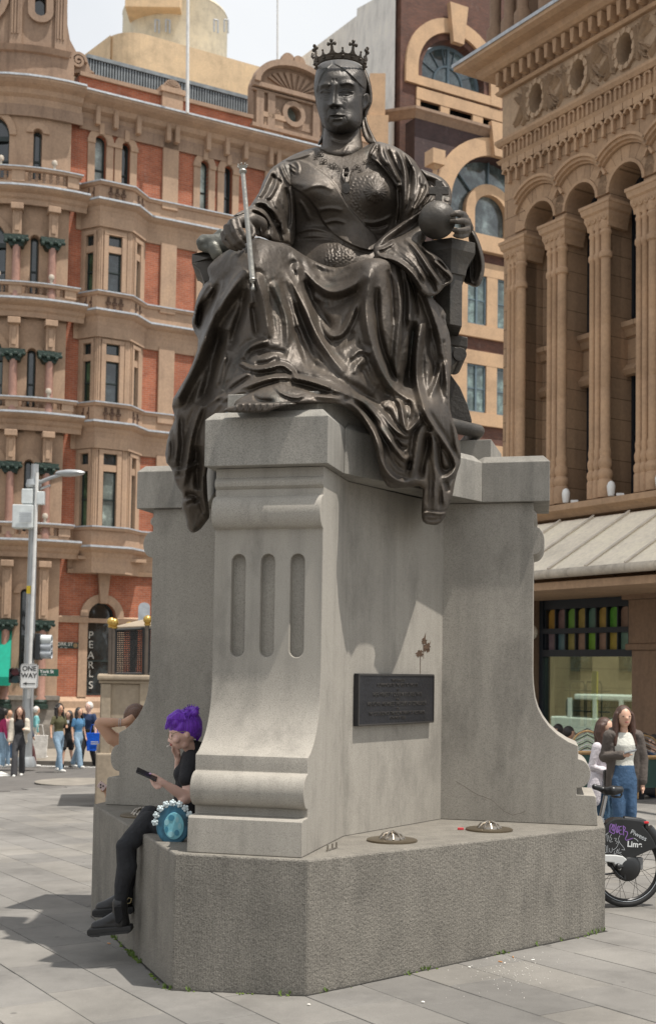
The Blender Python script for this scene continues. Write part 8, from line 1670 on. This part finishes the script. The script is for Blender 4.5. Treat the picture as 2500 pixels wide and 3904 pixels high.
# weeds and moss at the foot, cigarette ends on the paving
m_moss = plain('moss', (.10, .15, .02), .95, 0, .5, 40)
ed = [((-.425, -2.228), (-2.0, .12)), ((.43, -2.222), (2.07, .18)), ((-.425, -2.232), (.425, -2.222))]
rd = random.Random(3); mm_ = MB(); gg = MB()
for i, ((xa, ya), (xb, yb)) in enumerate(ed):
    n_ = (150, 60, 20)[i]
    for k in range(n_):
        t_ = rd.random(); x, y = xa+(xb-xa)*t_, ya+(yb-ya)*t_; nx, ny = (yb-ya), -(xb-xa); L_ = math.hypot(nx, ny); nx, ny = nx/L_, ny/L_
        if i == 0: nx, ny = -abs(nx), -abs(ny)
        cl = .5+.5*math.sin(t_*19+i*2)
        if rd.random() > cl: continue
        d_ = rd.uniform(.0, .03)+.008; c = (x+nx*d_, y+ny*d_); r_ = rd.uniform(.004, .014)*(1 if i == 0 else .6)
        mm_.ball((c[0], c[1], gz(*c)+.002), r_, 6, 4, sc=(1.2, 1.2, .7))
        if rd.random() < .3:
            for j in range(4): a = rd.uniform(0, 6.28); p_ = np.array([c[0], c[1], gz(*c)]); h_ = rd.uniform(.015, .04); gg.add([p_, p_+np.array([.012*math.cos(a), .012*math.sin(a), h_]), p_+np.array([.02*math.cos(a+.6), .02*math.sin(a+.6), h_*.6])], [(0, 1, 2)])
tag(mm_.build('moss', m_moss, None), 'green moss along the foot of the pedestal', 'moss', kind='stuff'); tag(gg.build('weeds', plain('weed_green', (.10, .16, .03), .8), None), 'tiny green weeds in the joint at the foot of the pedestal', 'weeds', kind='stuff')
# dark joint between step and paving
mb = MB(); m_gap = plain('dark_joint', (.03, .028, .024), .95)
for (xa, ya), (xb, yb) in (((-2.05, .17), (-.427, -2.22)), ((-.427, -2.22), (.428, -2.22)), ((.428, -2.22), (2.08, .18))):
    n_ = 30; nx, ny = (yb-ya), -(xb-xa); L_ = math.hypot(nx, ny); nx, ny = nx/L_, ny/L_; pr = None
    for k in range(n_+1):
        x, y = xa+(xb-xa)*k/n_, ya+(yb-ya)*k/n_; w = .012+.012*rd.random(); q = (np.array([x-nx*.02, y-ny*.02, gz(x, y)+.0035]), np.array([x+nx*w, y+ny*w, gz(x, y)+.0035]))
        if pr is not None: mb.quad(pr[0], q[0], q[1], pr[1])
        pr = q
o = mb.build('dirt_joint', m_gap, pav)
m_but = plain('cigarette_filter', (.55, .26, .10), .8); m_pap = plain('cigarette_paper', (.75, .72, .66), .7)
spots = [(1250+808/1.232, 2900+948/1.232, 'orange cigarette end nearest the foot of the long right step'), (1250+828/1.232, 2900+955/1.232, 'white cigarette end beside two others on the right paving'), (1250+868/1.232, 2900+926/1.232, 'orange cigarette end close to the weed by the right step'), (1250+960/1.232, 2900+940/1.232, 'pale cigarette end farthest out on the right paving'), (513/1.232, 2900+862/1.232, 'orange cigarette end on the paving below the black boots'), (650/1.232, 2900+925/1.232, 'orange cigarette end at the foot of the left step'), (1250+663/1.232, 2900+974/1.232, 'white crumpled paper scrap near the right step'), (1450/1.232, 2900+1150/1.232, 'small white paper scrap in front of the near corner'), (1250+445/1.232, 2900+1138/1.232, 'pale paper scrap low on the right paving')]
for i, (U, V, lb) in enumerate(spots):
    c = onG(U/K, V/K)+zz*.006; a = rd.uniform(0, 3.1); d = np.array([math.cos(a), math.sin(a), 0.])
    if 'cigarette' in lb: o = MB().tube([c-d*.014, c+d*.014], .0042, 8).build('cigarette_end', m_pap if 'white' in lb or 'pale' in lb else m_but, None)
    else: o = MB().ball(c, .009, 6, 5, sc=(1.3, .8, .6)).build('paper_scrap', m_pap, None)
    tag(o, lb, 'cigarette end' if 'cigarette' in lb else 'litter')
cr_ = MB()
for k in range(130):
    x = rd.gauss(0, 60); y = rd.gauss(0, 22); c = onG((1250+860/1.232)/K+x, (2900+990/1.232)/K+y)+zz*.003; r_ = rd.uniform(.0012, .004); cr_.ball(c, r_, 5, 3)
tag(cr_.build('crumbs', m_pap, None), 'scatter of white crumbs on the right paving', 'crumbs', kind='stuff')
# ---- hire bicycle
DB_ = 10.6; bk = thing('bicycle', 'black and white electric hire bicycle with graffiti on its rear mudguard at the right edge', 'bicycle', at(1470, 2131, DB_))
bd = rhh*.985+fhh*.17; bd /= np.linalg.norm(bd); bn = np.cross(bd, zz); bn = bn if bn@fhh < 0 else -bn; bo_ = at(1470, 2036, DB_)
def bp(u, v, n=0.):
    d = ray(u, v); o3 = bo_+bn*n; return CAM+d*(((o3-CAM)@bn)/(d@bn))
def Bz(x, y): return (2230+x*.2079)/K, (2950+y*.2079)/K
def bz(x, y, n=0.): return bp(*Bz(x, y), n)
hub = bz(800, 1740); Rw = np.linalg.norm(bp(1470, 2131)-bp(1470, 2036))
hub = bp(1470, 2036); m_rub = plain('tyre_rubber', (.018, .018, .018), .75); m_rim = plain('black_rim', (.02, .02, .02), .3, .3); m_bp = plain('black_plastic', (.016, .017, .018), .38, 0, .2, 8); m_wp = plain('white_plastic', (.62, .63, .62), .4); m_al = plain('aluminium', (.5, .5, .5), .3, .9)
def circ(r, n=0., k=48, a0=0., a1=2*PI): return [hub+bd*r*math.cos(a)+zz*r*math.sin(a)+bn*n for a in np.linspace(a0, a1, k+1)]
MB().tube(circ(Rw-.026), .026, 10, cap=False).build('tyre', m_rub, bk, smooth=True); mb = MB(); mb.tube(circ(Rw-.058), .014, 8, cap=False); rim = mb.build('rim', m_rim, bk, smooth=True)
MB().tube(circ(Rw-.05, .018), .003, 5, cap=False).build('reflective_stripe', m_lead, rim)
for k in range(32):
    a = 2*PI*k/32; s_ = 1 if k % 2 else -1; b_ = a+s_*(.9 if k % 4 < 2 else -.9); MB().tube([hub+bd*.085*math.cos(b_)+zz*.085*math.sin(b_)+bn*.03*s_, hub+bd*(Rw-.06)*math.cos(a)+zz*(Rw-.06)*math.sin(a)], .0016, 4, cap=False).build('spoke', m_rim, rim)
mb = MB(); mb.lathe(hub, [(.03, -.07), (.10, -.05), (.115, -.03), (.115, .0), (.10, .012), (.115, .024), (.10, .05), (.05, .07)], 28, axis=bn); mb.build('hub_motor', m_bp, bk, smooth=True)
fen = [(340, 960), (400, 900), (500, 835), (560, 818), (700, 818), (860, 838), (1000, 855), (1080, 880), (1100, 920), (1060, 960), (1130, 1040), (1200, 1130), (1270, 1250), (1310, 1360), (1180, 1410), (1000, 1490), (860, 1560), (760, 1582), (720, 1560), (680, 1500), (560, 1490), (340, 1478), (200, 1470), (180, 1100)]
mb = MB(); mb.prism([bz(x, y, .055) for x, y in fen], -bn*.11); fnd = mb.build('mudguard', m_bp, bk, bevel=.014)
mb = MB(); mb.tube([bz(x, y, 0) for x, y in ((700, 835), (1000, 868), (1080, 900))], .028, 10); mb.build('tail_tube', m_bp, bk, smooth=True)
mb = MB(); mb.tube([bz(x, y, -.0) for x, y in ((1130, 1010), (1230, 1140), (1310, 1290), (1370, 1430))], [.05, .055, .055, .05], 10); mb.build('mudguard_tail', m_bp, bk, smooth=True)
lt = MB(); lt.prism([bz(x, y, .04) for x, y in ((1070, 880), (1165, 878), (1168, 915), (1070, 918))], -bn*.08); lt.build('tail_light', plain('red_reflector', (.55, .02, .03), .3), bk, bevel=.004); lt = MB(); lt.prism([bz(x, y, .035) for x, y in ((1095, 920), (1160, 918), (1155, 1025), (1100, 1010))], -bn*.07); lt.build('rear_box', m_bp, bk, bevel=.006)
mb = MB(); mb.prism([bz(x, y, .062) for x, y in ((180, 1482), (560, 1490), (690, 1512), (780, 1585), (782, 1640), (730, 1680), (690, 1740), (640, 1775), (590, 1760), (545, 1690), (520, 1632), (400, 1620), (180, 1610))], -bn*.05); mb.build('chain_guard', m_wp, bk, bevel=.008)
mb = MB(); mb.prism([bz(x, y, .02) for x, y in ((420, 1620), (540, 1640), (560, 1740), (700, 1780), (740, 1860), (680, 1850), (560, 1780), (430, 1700))], -bn*.04); mb.build('drive_case', m_bp, bk, bevel=.006)
mb = MB(); mb.tube([bz(x, y, .05) for x, y in ((470, 1700), (530, 1780), (600, 1860), (680, 1915), (730, 1940))], .012, 6); mb.tube([bz(720, 1680, .05), bz(712, 1930, .05)], .016, 6); mb.tube([bz(180, 1850, .04), bz(560, 1825, .04)], .008, 6); mb.build('derailleur', m_bp, bk)
mb = MB(); mb.tube([bz(600, 1700, .07), bz(690, 1700, .08)], .016, 8); mb.ball(bz(600, 1700, .07), .026, 10, 8); mb.build('axle_bolt', m_bp, bk, smooth=True); mb = MB(); mb.obox(bz(960, 1640, .0), bd, bn, zz, .035, .03, .05); mb.build('brake_housing', plain('grey_plastic', (.2, .2, .2), .5), bk, bevel=.008)
mb = MB(); mb.tube([bz(370, 400, 0), bz(270, 870, 0)], .0185, 14); mb.build('seat_post', m_al, bk, smooth=True); mb = MB(); mb.tube([bz(285, 800, 0), bz(262, 905, 0)], .028, 14); mb.tube([bz(190, 830, 0), bz(330, 850, 0)], .010, 8); mb.tube([bz(325, 850, .02), bz(322, 900, .02)], .012, 8); mb.build('seat_clamp', m_wp, bk, smooth=True)
mb = MB(); limb(mb, [bz(165, 240, 0), bz(260, 265, 0), bz(380, 320, 0)], [.024, .026, .034]); limb(mb, [bz(400, 320, .05), bz(500, 310, .075), bz(640, 300, .07)], [.034, .04, .028]); limb(mb, [bz(400, 310, -.05), bz(500, 300, -.075), bz(640, 285, -.07)], [.034, .04, .028]); limb(mb, [bz(500, 320, 0), bz(640, 300, 0)], [.04, .028]); remesh(mb.build('saddle', m_bp, bk), .007, 4)
mb = MB(); mb.tube([bz(x, y, .03) for x, y in ((480, 400), (520, 425), (640, 425), (665, 380), (655, 345))], .009, 8); mb.tube([bz(x, y, -.03) for x, y in ((480, 400), (520, 425), (640, 425), (665, 380))], .009, 8); mb.build('saddle_handle', m_bp, bk)
# rest of the frame, behind the pedestal
fr_ = MB(); limb(fr_, [bz(270, 880, 0), bz(120, 1540, 0)], [.03, .035]); limb(fr_, [bz(120, 1540, 0), bz(-600, 1500, 0), bz(-1100, 500, 0)], [.04, .045, .03]); fr_.build('frame', m_wp, bk, smooth=True)
fw_h = hub-bd*1.12; MB().tube([fw_h+bd*(Rw-.026)*math.cos(a)+zz*(Rw-.026)*math.sin(a) for a in np.linspace(0, 2*PI, 41)], .026, 8, cap=False).build('tyre', m_rub, bk, smooth=True); fk = MB(); fk.tube([fw_h, fw_h+zz*.75+bd*.22], .025, 8); fk.tube([fw_h+zz*.78+bd*.22-bn*.3, fw_h+zz*.78+bd*.22+bn*.3], .014, 8); fk.build('handlebar', m_bp, bk)
MB().tube([hub-bd*.42-zz*.1+bn*.05, hub-bd*.36-zz*.46+bn*.2], .012, 8).build('kickstand', m_bp, bk)
# marks on the mudguard
m_pp = plain('purple_paint', (.26, .13, .42), .6); m_wt = plain('white_marker', (.55, .58, .60), .6)
def stroke(pts, w, mat): 
    mb = MB(); q = [np.array(x) for x in smooth_line([np.array(p_, float) for p_ in pts], 1)]
    for a, b in zip(q[:-1], q[1:]):
        t_ = (b-a)/(np.linalg.norm(b-a)+1e-6); n2 = np.array([-t_[1], t_[0]])*w; mb.add([bz(*(a-n2), .0565), bz(*(b-n2), .0565), bz(*(b+n2), .0565), bz(*(a+n2), .0565)], [(0, 1, 2, 3)])
    mb.build('graffiti', mat, fnd)
for pts_ in ([(450, 1050), (445, 950), (480, 910), (500, 960), (470, 1000), (520, 1060), (545, 1000), (520, 910), (500, 990), (530, 1060)], [(560, 920), (560, 1080), (600, 1080), (620, 960), (590, 960), (580, 1080)], [(660, 960), (610, 980), (620, 1110), (680, 1105)], [(612, 1040), (660, 1030)], [(690, 950), (700, 1130)], [(690, 960), (740, 990), (700, 1050), (790, 1070), (710, 1235), (870, 1180)], [(430, 1050), (520, 1110), (540, 1060)]): stroke(pts_, 7, m_pp)
for pts_ in ([(345, 1140), (420, 1080)], [(390, 1090), (400, 1240)], [(420, 1130), (440, 1260), (500, 1240)], [(480, 1110), (440, 1170), (490, 1180), (450, 1240)], [(520, 1180), (580, 1190), (530, 1230), (600, 1240), (560, 1280)], [(630, 1130), (590, 1220), (740, 1400), (660, 1390)], [(345, 1330), (380, 1310), (390, 1450), (345, 1440)], [(405, 1310), (410, 1450)], [(440, 1360), (440, 1440), (490, 1440), (490, 1360)], [(500, 1400), (580, 1350), (610, 1240)], [(540, 1410), (520, 1470), (560, 1470), (600, 1360), (560, 1440), (660, 1480)], [(620, 1370), (600, 1450), (660, 1440)]): stroke(pts_, 3, m_wt)
tx = np.array(bz(1020, 1290, 0))-np.array(bz(780, 1290, 0)); text('graffiti', 'Piwees', bz(975, 1130, .057), tx-zz*.055, zz, .055, m_wt, fnd, .0006); text('maker_name', 'Lime', bz(900, 1298, .057), tx-zz*.006, zz, .066, plain('white_logo', (.66, .68, .68), .5), fnd, .0006, bold=.002)
stroke([(880, 1180), (930, 1200), (965, 1240)], 5, m_wt)
# ---- cafe terrace: green panels, posts, chairs, table
m_gp = plain('green_panel', (.010, .055, .045), .5, 0, .1); m_rat = plain('rattan', (.28, .17, .07), .6, 0, .2, 30)
def panel(lb, u0, v0, u1, v1, D0, D1):
    a, b = at(u0, v0, D0), at(u1, v0, D1); g0, g1 = at(u0, v1, D0), at(u1, v1, D1); p = thing('terrace_screen', lb, 'screen', g0)
    mb = MB(); mb.add([a, b, g1, g0]+[x+fhh*.05 for x in (a, b, g1, g0)], [(0,1,2,3),(4,7,6,5),(0,4,5,1),(1,5,6,2),(2,6,7,3),(3,7,4,0)]); mb.build('panel', m_gp, p); MB().tube([a, b], .03, 8).build('top_rail', m_rat, p); return p
panel('green terrace screen behind the white shirted woman, left part', 1340, 1768, 1425, 1868, 19.5, 18.8); pp2 = panel('green terrace screen with brass ball post at the right edge', 1492, 1779, 1620, 1850, 19.3, 18.)
mb = MB(); mb.tube([at(1496, 1850, 18.7), at(1496, 1768, 18.7)], .055, 10); mb.build('post', m_gp, pp2, smooth=True); MB().ball(at(1496, 1763, 18.7), .07, 14, 10).build('brass_ball', m_gold, pp2, smooth=True)
m_ww = plain('black_white_weave', (.30, .30, .30), .7)
def chair(lb, u, v, D):
    c = at(u, v, D); p = thing('cafe_chair', lb, 'chair', c-zz*.7, 'rattan cafe chairs'); mb = MB()
    mb.tube([c+rhh*.24*math.cos(a)+zz*.24*math.sin(a) for a in np.linspace(-.5, PI+.5, 15)], .018, 8); mb.build('back_frame', m_rat, p, smooth=True)
    for k in range(7): w_ = MB(); z_ = -.12+k*.05; w_.tube([c+rhh*-.2+zz*(z_-.0), c+zz*(z_+.1), c+rhh*.2+zz*z_], .010, 4); w_.build('woven_band', m_ww if k % 2 else m_mesh, p)
    MB().lathe(c-zz*.32-fhh*.2, [(.22, 0), (.22, .03), (.001, .03)], 18).build('seat', m_rat, p)
    for sx in (-1, 1):
        for sy in (0, -.38): MB().tube([c+rhh*.18*sx+fhh*sy-zz*.32, c+rhh*.2*sx+fhh*sy-zz*.75], .014, 6).build('leg', m_rat, p)
chair('rattan cafe chair with black and white woven back behind the white shirted woman', 1378, 1752, 20.5); chair('rattan cafe chair at the right edge behind the green screen', 1512, 1762, 20.8)
t_ = thing('cafe_table', 'small round cafe table with cups behind the green screen', 'table', at(1400, 1768, 21.5)-zz*.75); c = at(1400, 1768, 21.5); MB().lathe(c, [(.35, 0), (.35, .03), (.001, .03)], 22).build('tabletop', m_box, t_); MB().tube([c, c-zz*.75], .03, 8).build('leg', m_mesh, t_)
mb = MB(); mb.lathe(c+rhh*.1+zz*.03, [(.03, 0), (.045, .08)], 12); tag(mb.build('cup', m_white, None), 'white cup standing on the small cafe table', 'cup')
# ---- the other side of the square, behind the camera (it shows in the cafe glass)
# white van reflected in the cafe window
gn = QB.n; P_g = QB.P((x0+x1)/2+.2, .3, -.13); dv = P_g-CAM; rfl = dv-2*(dv@gn)*gn; rfl /= np.linalg.norm(rfl)
vcen = P_g+rfl*20.; vd = QB.t*1.; vn = QB.n
m_th = sandmat('square_sandstone', (.30, .22, .14), .3); hc_ = P_g+rfl*36; hall = thing('hall_building', 'broad sandstone hall across the square, outside the frame, mirrored in the cafe glass', 'building', (hc_[0], hc_[1], -2))
mb = MB(); mb.obox(np.array([hc_[0], hc_[1], 5.])+rfl*4, QB.t, QB.n, zz, 15, 4, 8); mb.build('hall_wall', m_th, hall)
for k in range(9): mb = MB(); mb.obox(np.array([hc_[0], hc_[1], 3.])+rfl*4-QB.n*4.02*(1 if QB.n@rfl > 0 else -1)+QB.t*(k-4)*3.2, QB.t, QB.n, zz, .7, .05, 1.6); mb.build('window', g_dark, hall)
van = thing('van', 'white van parked on the square, out of frame but mirrored in the cafe glass', 'van', vcen-zz*1.5)
def vbox(name, mat, a0, a1, z0, z1, n0, n1, bevel=.05):
    mb = MB(); q4 = [vcen+vd*a0+vn*n0, vcen+vd*a1+vn*n0, vcen+vd*a1+vn*n1, vcen+vd*a0+vn*n1]; mb.prism([np.array([q[0], q[1], vcen[2]+z0]) for q in q4], (0, 0, z1-z0)); return mb.build(name, mat, van, bevel=bevel)
m_vw = plain('white_car_paint', (.75, .76, .74), .3)
vbox('van_body', m_vw, -2.4, 2.4, -1.2, -.1, 0, 1.9); vbox('van_cabin', g_dark, -1.7, 2.3, -.1, .55, .1, 1.8); vbox('van_roof', m_vw, -1.2, 2.4, .55, .75, .05, 1.85)
for a in (-1.5, -.2, 1.1, 2.25): vbox('pillar', m_vw, a, a+.16, -.1, .6, .02, .1, 0.)
for a in (-1.5, 1.5): mb = MB(); mb.lathe(vcen+vd*a-zz*1.15, [(.001, -.05), (.33, -.05), (.35, 0), (.35, .2)], 20, axis=vn); mb.build('wheel', m_rub, van)
ld = thing('ladder', 'aluminium ladder leaning by the van, mirrored in the cafe glass', 'ladder', vcen+vn*3-zz*1.5-vd*.4); l0 = vcen+vn*2.6-zz*1.3-vd*.6
for k in (0, .4): MB().tube([l0+vd*k, l0+vd*(k*.7+.25)+zz*3.3], .035, 6).build('ladder_rail', m_al, ld)
for k in range(9): MB().tube([l0+vd*(.25*k/9)+zz*.35*(k+.5), l0+vd*(.25*k/9+.38)+zz*.35*(k+.5)], .022, 6).build('rung', m_al, ld)
